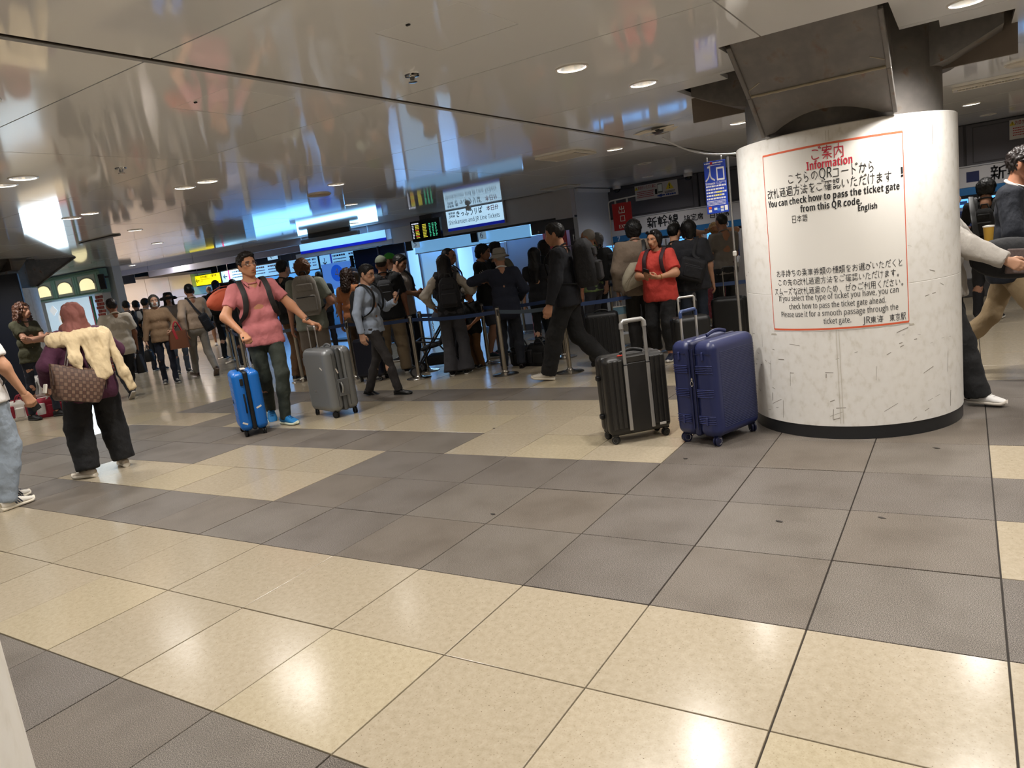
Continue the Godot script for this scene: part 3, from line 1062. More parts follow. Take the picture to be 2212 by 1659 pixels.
func bars(b: MB, o: Vector3, w: float, h: float, n: int, sd: int) -> void:
	var rng := RandomNumberGenerator.new()
	rng.seed = sd
	var x := 0.0
	while x < w:
		var l := rng.randf_range(0.5, 1.6) * h
		if x + l > w:
			break
		b.quad(o + Vector3(x, 0, 0), o + Vector3(x + l, 0, 0), o + Vector3(x + l, h, 0), o + Vector3(x, h, 0), Vector3.BACK)
		x += l + h * 0.3

func build_far_side() -> void:
	# beige tiled wall running away from us
	var w := struct("wall_tiled", one_box(Vector3(-22.12, 1.2, -11.6), Vector3(0.2, 2.4, 4.2)), mat("6b5f58", 0.6))
	for i in 5:
		for j in 3:
			var t := one_box(Vector3(-22.0, 0.16 + 0.72 * j + 0.36, -9.9 - 0.84 * i), Vector3(0.05, 0.712, 0.832), 0.004)
			var green := i == 4 and j == 2
			obj("wall_tile", t, mat("7f9a6a" if green else ["c9b9ae", "c4b4a8", "ccbdb1"][(i + j * 2) % 3], 0.12, 0.0, {"spec": 0.6}), w)
	obj("wall_tile", one_box(Vector3(-22.0, 0.08, -11.6), Vector3(0.05, 0.15, 4.2), 0.004), mat("a89a8e", 0.2), w)
	struct("trim_4", one_box(Vector3(-21.9, 2.3, -9.2), Vector3(4.6, 0.3, 0.5), 0.01), mat("4b4340", 0.6))
	struct("wall_beyond", one_box(Vector3(-25.0, 1.1, -9.7), Vector3(5.0, 2.2, 0.1)), mat("b9ada3", 0.5))
	struct("door_1", one_box(Vector3(-23.4, 1.15, -9.62), Vector3(0.9, 1.5, 0.06), 0.005), mat("10182c", 0.3))
	# bright space beyond the gates
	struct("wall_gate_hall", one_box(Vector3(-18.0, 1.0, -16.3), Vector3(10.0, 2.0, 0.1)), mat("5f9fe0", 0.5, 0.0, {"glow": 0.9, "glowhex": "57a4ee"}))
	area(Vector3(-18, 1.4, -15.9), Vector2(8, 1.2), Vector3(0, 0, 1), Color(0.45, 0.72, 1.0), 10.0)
	for k in 3:
		var at := Vector3(-20.5 + 0.3 * k, 2.74, -10.0 - 1.3 * k)
		var o := thing("passage_lamp", ["flat ceiling lamp over the near end of the tiled wall", "flat ceiling lamp over the middle of the tiled wall", "flat ceiling lamp over the far end of the tiled wall"][k], "ceiling light", at)
		obj("case", one_rbox(Vector3(0, 0.03, 0), Vector3(0.5, 0.06, 0.5), 0.02, 2), M.fascia, o)
		obj("glow_panel", one_box(Vector3(0, -0.002, 0), Vector3(0.44, 0.004, 0.44)), mat("fff2e0", 0.5, 0.0, {"glow": 4.0, "glowhex": "fff0dc"}), o)
		area(at - Vector3(0, 0.02, 0), Vector2(0.44, 0.44), Vector3.DOWN, Color(1, 0.93, 0.84), 5.0)
	# row of hanging direction signs
	var frame: Material = M.black
	var y := thing("direction_sign", "bright yellow hanging sign with black left arrow", "sign", Vector3(-21.3, 2.06, -13.0))
	obj("case", one_box(Vector3(0, 0, -0.06), Vector3(1.4, 0.38, 0.12), 0.01), frame, y)
	obj("face", one_box(Vector3(0, 0, 0.005), Vector3(1.34, 0.33, 0.01), 0.002), mat("f2e41c", 0.4, 0.0, {"glow": 0.85, "glowhex": "f4e400"}), y)
	var ink := MB.new()
	arrow(ink, Vector3(-0.55, 0, 0.013), 0.18, 0.0)
	write(ink, "丸の内南口", Vector3(-0.38, 0.07, 0.013), Vector3.RIGHT, Vector3.UP, 0.075, -1, true)
	write(ink, "八重洲南口", Vector3(0.16, 0.07, 0.013), Vector3.RIGHT, Vector3.UP, 0.075, -1, true)
	write(ink, "Marunouchi South", Vector3(-0.38, 0.005, 0.013), Vector3.RIGHT, Vector3.UP, 0.045, -1)
	write(ink, "Yaesu South", Vector3(0.16, 0.005, 0.013), Vector3.RIGHT, Vector3.UP, 0.045, -1)
	write(ink, "Exit", Vector3(-0.38, -0.05, 0.013), Vector3.RIGHT, Vector3.UP, 0.045, -1)
	write(ink, "Exit", Vector3(0.16, -0.05, 0.013), Vector3.RIGHT, Vector3.UP, 0.045, -1)
	obj("lettering", ink, M.ink, y)
	hangers(y, 1.4)
	var labels := ["pale blue direction sign with pink stripe and left arrow beside the yellow sign", "pale blue direction sign with dark blue stripe behind the youth in black tee", "pale blue direction sign with down arrow behind the man with grey backpack"]
	for k in 3:
		var xa: float = [-20.55, -17.2, -15.85][k]
		var xb: float = [-17.25, -15.9, -13.3][k]
		var wd := xb - xa
		var s := thing("direction_sign", labels[k], "sign", Vector3((xa + xb) / 2, 2.06, -13.0))
		obj("case", one_box(Vector3(0, 0, -0.06), Vector3(wd, 0.42, 0.12), 0.01), frame, s)
		obj("face", one_box(Vector3(0, 0, 0.005), Vector3(wd - 0.04, 0.36, 0.01), 0.002), mat("8cc6f4", 0.4, 0.0, {"glow": 0.75, "glowhex": "7cc0f6"}), s)
		var st := MB.new()
		st.box(Vector3(-wd / 2 + (0.42 if k == 0 else 0.5), 0, 0.012), Vector3(0.07, 0.36, 0.003))
		obj("stripe", st, mat("e0307a" if k == 0 else "2038b0", 0.4, 0.0, {"glow": 0.5, "glowhex": "e0287a" if k == 0 else "2038b8"}), s)
		var t := MB.new()
		arrow(t, Vector3(-wd / 2 + 0.22, 0, 0.014), 0.2, 0.0 if k == 0 else PI / 2)
		for c in 3:
			for r in 3:
				bars(t, Vector3(-wd / 2 + 0.58 + c * (wd - 0.6) / 3.0, 0.09 - r * 0.085, 0.014), (wd - 0.6) / 3.6, 0.05 if r == 0 else 0.03, 8, k * 100 + c * 10 + r)
		obj("lettering", t, M.navy_ink, s)
		hangers(s, wd)
	# green arrow sign above
	var g := thing("arrow_sign", "small pale sign with green left arrow above the row of blue signs", "sign", Vector3(-16.7, 2.4, -12.0))
	obj("plate", one_box(Vector3.ZERO, Vector3(0.42, 0.2, 0.03), 0.004), mat("b9dcf6", 0.4, 0.0, {"glow": 0.7, "glowhex": "a6d4f6"}), g)
	var ga := MB.new()
	arrow(ga, Vector3(0, 0, 0.018), 0.17, 0.0)
	obj("arrow", ga, mat("1c8f6a", 0.5), g)
	hangers(g, 0.42)
	# soft-lit bulkheads beyond
	struct("trim_5", one_box(Vector3(-17.5, 2.52, -11.4), Vector3(9.0, 0.32, 0.1), 0.01), mat("a9b0d0", 0.4))
	# ticket lanes and gates under the signs
	for k in 4:
		var o := thing("ticket_gate", ["ticket gate behind the bald bearded man", "ticket gate behind the person in black backpack", "ticket gate behind the man in the pink polo", "ticket gate behind the youth in the black tee"][k], "ticket gate", Vector3(-20.8 + 1.9 * k, 0, -14.0))
		obj("cabinet_body", one_rbox(Vector3(0, 0.5, 0), Vector3(0.3, 1.0, 1.5), 0.06, 3), mat("8fa2b8", 0.35, 0.5), o)
		obj("reader", one_box(Vector3(0, 1.01, 0.5), Vector3(0.2, 0.03, 0.26), 0.01), mat("2a6fd0", 0.3, 0.0, {"glow": 0.8}), o)
	# free-standing board with a 4
	var b := thing("number_board", "tall blue board with number 4 in a blue disc", "sign", Vector3(-12.36, 0, -10.2))
	obj("face", one_box(Vector3(0, 1.58, 0), Vector3(1.0, 0.62, 0.05), 0.006), mat("5f96ea", 0.4, 0.0, {"glow": 0.55, "glowhex": "5590f0"}), b)
	var dsc := MB.new()
	dsc.lathe([Vector2(0.2, 0.0), Vector2(0.2, 0.006), Vector2(0.0, 0.006)], 40, Transform3D(Basis(Vector3.RIGHT, PI / 2), Vector3(0.0, 1.64, 0.026)))
	obj("disc", dsc, mat("1657d6", 0.4, 0.0, {"glow": 0.6}), b)
	var four := MB.new()
	write(four, "4", Vector3(0, 1.545, 0.036), Vector3.RIGHT, Vector3.UP, 0.2, 0)
	obj("numeral", four, M.white_ink, b)
	var fr := MB.new()
	fr.box(Vector3(0.53, 1.0, 0), Vector3(0.06, 2.0, 0.08), 0.008)
	fr.box(Vector3(-0.53, 0.9, 0), Vector3(0.05, 1.8, 0.06), 0.008)
	obj("post", fr, mat("15161c", 0.5), b)
	obj("lower_panel", one_box(Vector3(0.3, 0.95, 0.02), Vector3(0.4, 0.6, 0.03), 0.004), mat("c9cfdc", 0.5), b)
	var rb := MB.new()
	for k in 5:
		bars(rb, Vector3(0.14, 1.17 - 0.1 * k, 0.037), 0.3, 0.03, 6, 500 + k)
	obj("print", rb, mat("b04a52", 0.6), b)
	obj("foot", one_box(Vector3(0, 0.02, 0), Vector3(1.1, 0.04, 0.45), 0.01), M.dark_grey, b)
	var rp := thing("round_plate", "round white plates stacked on a post beside the number 4 board", "sign", Vector3(-11.6, 0, -9.9))
	for k in 2:
		var d := MB.new()
		d.lathe([Vector2(0.12, 0.0), Vector2(0.12, 0.012), Vector2(0.0, 0.012)], 24, Transform3D(Basis(Vector3.RIGHT, PI / 2), Vector3(0, 1.6 - 0.24 * k, 0.03)))
		obj("disc", d, mat("d8d8e2", 0.5), rp)
	var pt := MB.new()
	pt.tube([Vector3(0, 0, 0), Vector3(0, 1.75, 0)], 0.03, 10)
	pt.lathe([Vector2(0.18, 0), Vector2(0.18, 0.02), Vector2(0.0, 0.03)], 20)
	obj("post", pt, M.dark_grey, rp)

func hangers(o: Node3D, w: float) -> void:
	for e in [-0.4, 0.4]:
		var r := MB.new()
		r.tube([Vector3(w * e, 0.1, -0.03), Vector3(w * e, 0.75, -0.03)], 0.012, 6)
		obj("hanger", r, M.dark_grey, o)

# ---------------------------------------------------------------- shop at the far left
func build_shop() -> void:
	var o := thing("shop_front", "green shop front with three arched cream windows under the ceiling", "shop front", Vector3(-18.4, 0, -7.0))
	var green := mat("7ea394", 0.4)
	obj("fascia", one_box(Vector3(0, 2.2, 0), Vector3(3.3, 0.56, 0.2), 0.01), green, o)
	var mo := MB.new()
	for y in [2.46, 2.43, 1.93]:
		mo.box(Vector3(0, y, 0.11), Vector3(3.32, 0.018, 0.04), 0.006)
	obj("moulding", mo, mat("6f9485", 0.4), o)
	for k in 3:
		var x := -1.05 + 1.05 * k
		obj("frame", one_box(Vector3(x, 2.17, 0.105), Vector3(0.78, 0.42, 0.03), 0.006), mat("a5aca2", 0.4), o)
		var pl := PackedVector2Array([Vector2(-0.32, -0.12), Vector2(0.32, -0.12)])
		for q in 13:
			var a := PI * q / 12.0
			pl.append(Vector2(cos(a) * 0.32, 0.02 + sin(a) * 0.13))
		var ar := MB.new()
		ar.extrude(pl, Vector3(x, 2.15, 0.12), Vector3.RIGHT, Vector3.UP, 0.012)
		var wn := obj("arched_window", ar, mat("f6ecc4", 0.4, 0.0, {"glow": 0.85, "glowhex": "fff0b8"}), o)
		var rim := []
		for q in 15:
			var a := PI * q / 14.0
			rim.append(Vector3(x + cos(a) * 0.335, 2.17 + sin(a) * 0.145, 0.125))
		var rm := MB.new()
		rm.tube(rim, 0.016, 6)
		obj("arch_rim", rm, mat("8a8678", 0.4), wn)
		for s in [-0.47, 0.47]:
			obj("pilaster", one_box(Vector3(x + s, 2.17, 0.1), Vector3(0.09, 0.44, 0.05), 0.01), green, o)
	# lit wall poster beneath
	var p := thing("lit_poster", "brightly lit shop poster of bags and plates behind the headscarf woman", "poster", Vector3(-18.75, 0, -7.05))
	obj("face", one_box(Vector3(0, 1.28, 0), Vector3(2.2, 1.2, 0.05), 0.006), mat("cfe4f2", 0.35, 0.0, {"glow": 0.55, "glowhex": "cfe8fa"}), p)
	var shapes := [[Vector2(-0.2, 1.5), 0.3, "f4f8fb"], [Vector2(0.35, 1.66), 0.14, "a9cbe6"], [Vector2(-0.75, 1.66), 0.13, "f4f6f8"], [Vector2(-0.3, 1.08), 0.26, "f0d8a8"], [Vector2(0.05, 1.1), 0.14, "7fb4e0"], [Vector2(-0.55, 1.0), 0.13, "f2c24a"], [Vector2(0.3, 1.02), 0.15, "f6efe6"], [Vector2(0.02, 0.95), 0.1, "b88a5c"], [Vector2(-0.12, 1.24), 0.12, "e06a78"]]
	for k in shapes.size():
		var s = shapes[k]
		var d := MB.new()
		var pl := PackedVector2Array()
		for q in 20:
			var a := TAU * q / 20.0
			var r: float = s[1] * (1.0 + 0.18 * sin(a * (2 + k % 3) + k))
			pl.append(Vector2(cos(a) * r * 1.25, sin(a) * r * 0.85))
		d.extrude(pl, Vector3(s[0].x, s[0].y, 0.026 + 0.001 * k), Vector3.RIGHT, Vector3.UP, 0.001)
		obj("printed_shape", d, mat(s[2], 0.4, 0.0, {"glow": 0.5}), p)
	obj("red_band", one_box(Vector3(0, 0.8, 0.03), Vector3(2.2, 0.1, 0.02), 0.002), mat("e0485e", 0.4, 0.0, {"glow": 0.6}), p)
	var lo := one_box(Vector3(0, 0.52, 0.03), Vector3(2.2, 0.4, 0.02), 0.002)
	obj("lower_band", lo, mat("f2d9b4", 0.4, 0.0, {"glow": 0.7}), p)
	area(Vector3(-18.75, 1.3, -6.85), Vector2(2.1, 1.1), Vector3(0, 0, 1), Color(0.85, 0.94, 1.0), 4.0)
	obj("striped_edge", one_box(Vector3(1.13, 1.28, 0.03), Vector3(0.05, 1.2, 0.03), 0.003), mat("d86a80", 0.4), p)
	obj("striped_edge", one_box(Vector3(1.19, 1.28, 0.03), Vector3(0.05, 1.2, 0.03), 0.003), mat("4f8f74", 0.4), p)
	# brick pier
	var pier := thing("brick_pier", "narrow pier of red bricks and white joints beside the shop", "pier", Vector3(-16.95, 0, -6.98))
	obj("mortar", one_box(Vector3(0, 0.95, 0), Vector3(0.34, 1.9, 0.2)), mat("d8d4d0", 0.7), pier)
	for r in 22:
		for k in 2:
			var off := -0.08 if r % 2 == 0 else 0.0
			var x := -0.08 + 0.17 * k + off * 0.5
			obj("brick", one_box(Vector3(x, 0.06 + r * 0.084, 0.1), Vector3(0.15, 0.066, 0.03), 0.006), mat(["8f3a30", "7e332b", "9a443a"][(r * 2 + k) % 3], 0.7), pier)
	struct("wall_shop", one_box(Vector3(-18.8, 1.25, -7.3), Vector3(4.2, 2.5, 0.2)), mat("d9dde2", 0.5))
	var dc := thing("wall_speaker", "small black speaker on the corner of the green shop front", "speaker", Vector3(-16.62, 2.16, -6.86), -0.5)
	obj("case", one_rbox(Vector3.ZERO, Vector3(0.16, 0.36, 0.14), 0.025, 3), M.black_gloss, dc)
	obj("grille", one_box(Vector3(0, 0, 0.072), Vector3(0.1, 0.28, 0.01), 0.004), mat("b9bcc0", 0.4, 0.5), dc)
	obj("bracket", one_box(Vector3(0, 0.1, -0.1), Vector3(0.05, 0.05, 0.1), 0.008), M.dark_grey, dc)

# ---------------------------------------------------------------- pillars
func build_pillars() -> void:
	var c := Vector3(-0.212, 0, -3.202)
	var o := pillar(c, "round white clad pillar with bare steel head and printed notice")
	poster(o)
	# wear on the cladding
	var sc := MB.new()
	var rng := RandomNumberGenerator.new()
	rng.seed = 4
	for k in 60:
		var a := deg_to_rad(rng.randf_range(25, 165))
		var y := rng.randf_range(0.12, 0.7) if k < 46 else rng.randf_range(0.7, 1.95)
		var l := rng.randf_range(0.01, 0.07)
		var t := rng.randf_range(-0.5, 0.5) if k % 3 else 1.5
		var w := rng.randf_range(0.0008, 0.0025)
		var b0 := sc.v.size()
		for q in [Vector2(-l, -w), Vector2(l, -w), Vector2(l, w), Vector2(-l, w)]:
			var r: Vector2 = (q as Vector2).rotated(t)
			var d := Vector3(cos(a - r.x / 0.706), 0, sin(a - r.x / 0.706))
			sc.p(d * 0.7058 + Vector3.UP * (y + r.y), d)
		sc.tri(b0, b0 + 1, b0 + 2)
		sc.tri(b0, b0 + 2, b0 + 3)
	obj("scuff", sc, mat("8d857a", 0.6), o)
	var pt := MB.new()
	for q in [[118.0, 1.975, 0.02, 0.03], [60.0, 1.99, 0.035, 0.03], [57.0, 1.96, 0.03, 0.02], [62.5, 1.945, 0.015, 0.012], [126.0, 0.72, 0.03, 0.006], [52.0, 0.735, 0.02, 0.006]]:
		var b0 := pt.v.size()
		for e in [Vector2(-1, -1), Vector2(1, -1), Vector2(0.6, 1), Vector2(-0.8, 0.9)]:
			var a: float = deg_to_rad(q[0]) - e.x * q[2] / 0.706
			var d := Vector3(cos(a), 0, sin(a))
			pt.p(d * 0.7056 + Vector3.UP * (q[1] + e.y * q[3]), d)
		pt.tri(b0, b0 + 1, b0 + 2)
		pt.tri(b0, b0 + 2, b0 + 3)
	obj("torn_tape", pt, mat("b9b2a4", 0.6), o)
	pillar(Vector3(-13.36, 0, -3.13), "distant white clad pillar behind the woman with folded arms")
	# near pillar at the left edge of the picture
	var n := thing("near_pillar", "smooth white round pillar close by at the lower left corner", "pillar", Vector3(-0.935, 0, 2.842))
	var m := MB.new()
	m.lathe([Vector2(0.705, 0.1), Vector2(0.705, 2.035), Vector2(0.69, 2.045), Vector2(0.63, 2.045)], 96)
	obj("cladding", m, M.clad, n)
	var pl := MB.new()
	pl.lathe([Vector2(0.7, 0.0), Vector2(0.7, 0.1), Vector2(0.6, 0.1)], 64)
	obj("plinth", pl, M.black, n)
	var st := MB.new()
	st.lathe([Vector2(0.625, 2.0), Vector2(0.625, CEIL)], 64)
	obj("steel_column", st, M.bare_steel, n)
	# dark board beside the distant pillar
	var b := thing("dark_board", "tall dark navy board standing behind the woman with folded arms", "board", Vector3(-12.62, 0, -2.3), 0.93)
	obj("panel", one_box(Vector3(0, 1.15, 0), Vector3(1.9, 2.2, 0.1), 0.01), mat("141a28", 0.4), b)
	obj("foot", one_box(Vector3(0, 0.025, 0), Vector3(1.9, 0.05, 0.4), 0.01), M.dark_grey, b)

func pillar(at: Vector3, label: String) -> Node3D:
	var o := thing("pillar", label, "pillar", at)
	var pl := MB.new()
	pl.lathe([Vector2(0.7, 0.0), Vector2(0.7, 0.098), Vector2(0.66, 0.098)], 72)
	obj("plinth", pl, mat("1f2022", 0.35), o)
	var sheet := MB.new()
	var seam := 1.0
	sheet.lathe([Vector2(0.69, 0.086), Vector2(0.704, 0.09), Vector2(0.7048, seam - 0.003), Vector2(0.7032, seam), Vector2(0.705, seam + 0.003), Vector2(0.706, 2.03), Vector2(0.7, 2.036), Vector2(0.62, 2.036)], 128, Transform3D(), 0.99995)
	obj("cladding", sheet, M.clad, o)
	var vs := MB.new()
	for a in [88.8, -31.0, 209.0]:
		for e in [-0.7, 0.7]:
			var d := Vector3(cos(deg_to_rad(a + e)), 0, sin(deg_to_rad(a + e)))
			vs.box(d * 0.7046 + Vector3.UP * 1.06, Vector3(0.003, 1.9, 0.003), 0.0, Basis(Vector3.UP, -deg_to_rad(a + e)))
	obj("cladding_seam", vs, mat("c3bcae", 0.5), o)
	var st := MB.new()
	st.lathe([Vector2(0.625, 2.0), Vector2(0.625, 3.1)], 96)
	obj("steel_column", st, M.bare_steel, o)
	# haunches into the ceiling: a wide one to the front and back, narrower arms to the sides
	for side in [1.0, -1.0]:
		var f := MB.new()
		haunch(f, side)
		var h := obj("steel_bracket", f, M.bare_steel, o)
		var bead := MB.new()
		var pts := []
		for k in 25:
			var x := -0.375 + 0.75 * k / 24.0
			pts.append(Vector3(x, 2.268 + 0.0012 * sin(k * 2.1), (0.936 + 0.001 * sin(k * 3.3)) * side))
		bead.tube(pts, 0.009, 6)
		for q in [-0.375, 0.375]:
			bead.tube([Vector3(q, 2.268, 0.93 * side), Vector3(q * 1.0, 2.3, 0.985 * side), Vector3(q * 0.8, 2.325, 1.03 * side)], 0.004, 5)
		obj("weld_bead", bead, mat("a89d86", 0.6), h)
		var arm := MB.new()
		var prof := PackedVector2Array([Vector2(0.5, 2.3), Vector2(0.62, 2.33), Vector2(0.66, 2.34), Vector2(0.95, 2.47), Vector2(0.95, 2.95), Vector2(0.5, 2.95)])
		if side < 0:
			for k in prof.size():
				prof[k].x = -prof[k].x
		arm.extrude(prof, Vector3(0, 0, -0.27), Vector3.RIGHT, Vector3.UP, 0.54)
		var a := obj("steel_arm", arm, M.bare_steel, o)
		obj("rib", one_box(Vector3(0.78 * side, 2.47, 0.0), Vector3(0.5, 0.3, 0.03)), mat("6d6257", 0.6), a)
	return o

func haunch(m: MB, s: float) -> void:
	var w := 0.375
	var n := 12
	for k in n:
		var x0 := -w + 2 * w * k / n
		var x1 := -w + 2 * w * (k + 1) / n
		var e := []
		for x in [x0, x1]:
			var rise: float = 0.085 * maxf(0.0, 1.0 - (x / 0.33) * (x / 0.33))
			var yb: float = 2.055 + rise
			var zb: float = lerpf(0.6, 0.93, (yb - 2.05) / 0.22)
			e.append([Vector3(x, yb, zb * s), Vector3(x, 2.268, 0.93 * s), Vector3(x, 2.5, 1.34 * s), Vector3(x, 2.75, 1.62 * s)])
		for q in 3:
			var nn := Vector3(0, -0.85, 0.5 * s).normalized()
			m.quad(e[0][q], e[1][q], e[1][q + 1], e[0][q + 1], nn)
	for x in [-w, w]:
		var nx := Vector3(signf(x), 0, 0)
		var a := [Vector3(x, 2.055, 0.6 * s), Vector3(x, 2.268, 0.93 * s), Vector3(x, 2.5, 1.34 * s), Vector3(x, 2.75, 1.62 * s)]
		for q in 3:
			m.quad(a[q], a[q + 1], Vector3(x, a[q + 1].y, 0.3 * s), Vector3(x, a[q].y, 0.3 * s), nx)
		# flange edge plates
		for q in 2:
			var d: Vector3 = (a[q + 1] - a[q])
			m.box((a[q] + a[q + 1]) * 0.5 + Vector3(signf(x) * 0.012, -0.004, 0.006 * s), Vector3(0.026, 0.02, d.length()), 0.004, Basis(Vector3.RIGHT, -atan2(d.y, d.z)))

func poster(o: Node3D) -> void:
	var r := 0.7072
	var mid := Vector3.ZERO
	var a0 := deg_to_rad(125.3)
	var a1 := deg_to_rad(53.6)
	var ac := (a0 + a1) * 0.5
	var y0 := 0.757
	var y1 := 1.93
	var sheet := MB.new()
	var n := 30
	for k in n + 1:
		var a := lerpf(a0 + 0.012, a1 - 0.012, float(k) / n)
		var d := Vector3(cos(a), 0, sin(a))
		var rr := r - 0.0008 + 0.0006 * sin(k * 1.7)
		sheet.p(d * rr + Vector3.UP * (y0 - 0.012), d)
		sheet.p(d * rr + Vector3.UP * (y1 + 0.012), d)
	for k in n:
		sheet.tri(k * 2, k * 2 + 1, k * 2 + 3)
		sheet.tri(k * 2, k * 2 + 3, k * 2 + 2)
	var p := obj("notice_sheet", sheet, mat("e6e2da", 0.42), o)
	p.set_meta("label", "printed ticket gate notice with orange border on the pillar")
	var fr := MB.new()
	for k in n:
		var b0 := lerpf(a0, a1, float(k) / n)
		var b1 := lerpf(a0, a1, float(k + 1) / n)
		for y in [y0, y1]:
			strip(fr, r + 0.0004, b0, b1, y - 0.006, y + 0.006)
	for a in [a0, a1]:
		strip(fr, r + 0.0004, a + 0.0035, a - 0.0035, y0, y1)
	obj("border", fr, M.orange_ink, p)
	r += 0.0008
	var red := MB.new()
	write_round(red, "ご案内", mid, deg_to_rad(89.2), r, 0.0, 1.842, 0.076, 0, false, 0.2)
	write_round(red, "Information", mid, deg_to_rad(88.6), r, 0.0, 1.785, 0.052, 0, true, 0.275)
	obj("red_lettering", red, M.red_ink, p)
	var k := MB.new()
	var c := deg_to_rad(89.4)
	write_round(k, "こちらのQRコードから", mid, deg_to_rad(88.6), r, 0.0, 1.722, 0.062, 0, false, 0.53)
	write_round(k, "改札通過方法をご確認いただけます", mid, deg_to_rad(91.5), r, 0.0, 1.648, 0.06, 0, false, 0.79)
	write_round(k, "!", mid, deg_to_rad(54.6), r, 0.0, 1.66, 0.06, 0, true)
	write_round(k, "You can check how to pass the ticket gate", mid, deg_to_rad(89.7), r, 0.0, 1.588, 0.043, 0, true, 0.835)
	write_round(k, "from this QR code.", mid, deg_to_rad(89.2), r, 0.0, 1.53, 0.043, 0, true, 0.37)
	write_round(k, "English", mid, deg_to_rad(71.8), r, 0.0, 1.49, 0.036, 0, true, 0.115)
	write_round(k, "日本語", mid, deg_to_rad(104.9), r, 0.0, 1.473, 0.042, 0, false, 0.11)
	obj("black_lettering", k, M.ink, p)
	var b := MB.new()
	write_round(b, "お手持ちの乗車券類の種類をお選びいただくと", mid, deg_to_rad(88.2), r, 0.0, 1.12, 0.044, 0, false, 0.81)
	write_round(b, "この先の改札通過方法をご確認いただけます。", mid, deg_to_rad(88.2), r, 0.0, 1.06, 0.044, 0, false, 0.79)
	write_round(b, "スムーズな改札通過のため、ぜひご利用ください。", mid, deg_to_rad(88.6), r, 0.0, 0.998, 0.044, 0, false, 0.85)
	write_round(b, "If you select the type of ticket you have, you can", mid, deg_to_rad(89.4), r, 0.0, 0.953, 0.037, 0, false, 0.77)
	write_round(b, "check how to pass the ticket gate ahead.", mid, deg_to_rad(89.4), r, 0.0, 0.897, 0.037, 0, false, 0.61)
	write_round(b, "Please use it for a smooth passage through the", mid, deg_to_rad(89.2), r, 0.0, 0.843, 0.037, 0, false, 0.75)
	write_round(b, "ticket gate.", mid, deg_to_rad(88.6), r, 0.0, 0.79, 0.037, 0, false, 0.17)
	write_round(b, "JR東海", mid, deg_to_rad(71.3), r, 0.0, 0.776, 0.044, 0, false, 0.12)
	write_round(b, "東京駅", mid, deg_to_rad(59.3), r, 0.0, 0.776, 0.044, 0, false, 0.105)
	obj("small_lettering", b, mat("2b2a2d", 0.6), p)

func strip(m: MB, r: float, a: float, b: float, y0: float, y1: float) -> void:
	var i := m.v.size()
	for q in [[a, y0], [b, y0], [b, y1], [a, y1]]:
		var d := Vector3(cos(q[0]), 0, sin(q[0]))
		m.p(d * r + Vector3.UP * q[1], d)
	m.tri(i, i + 1, i + 2)
	m.tri(i, i + 2, i + 3)

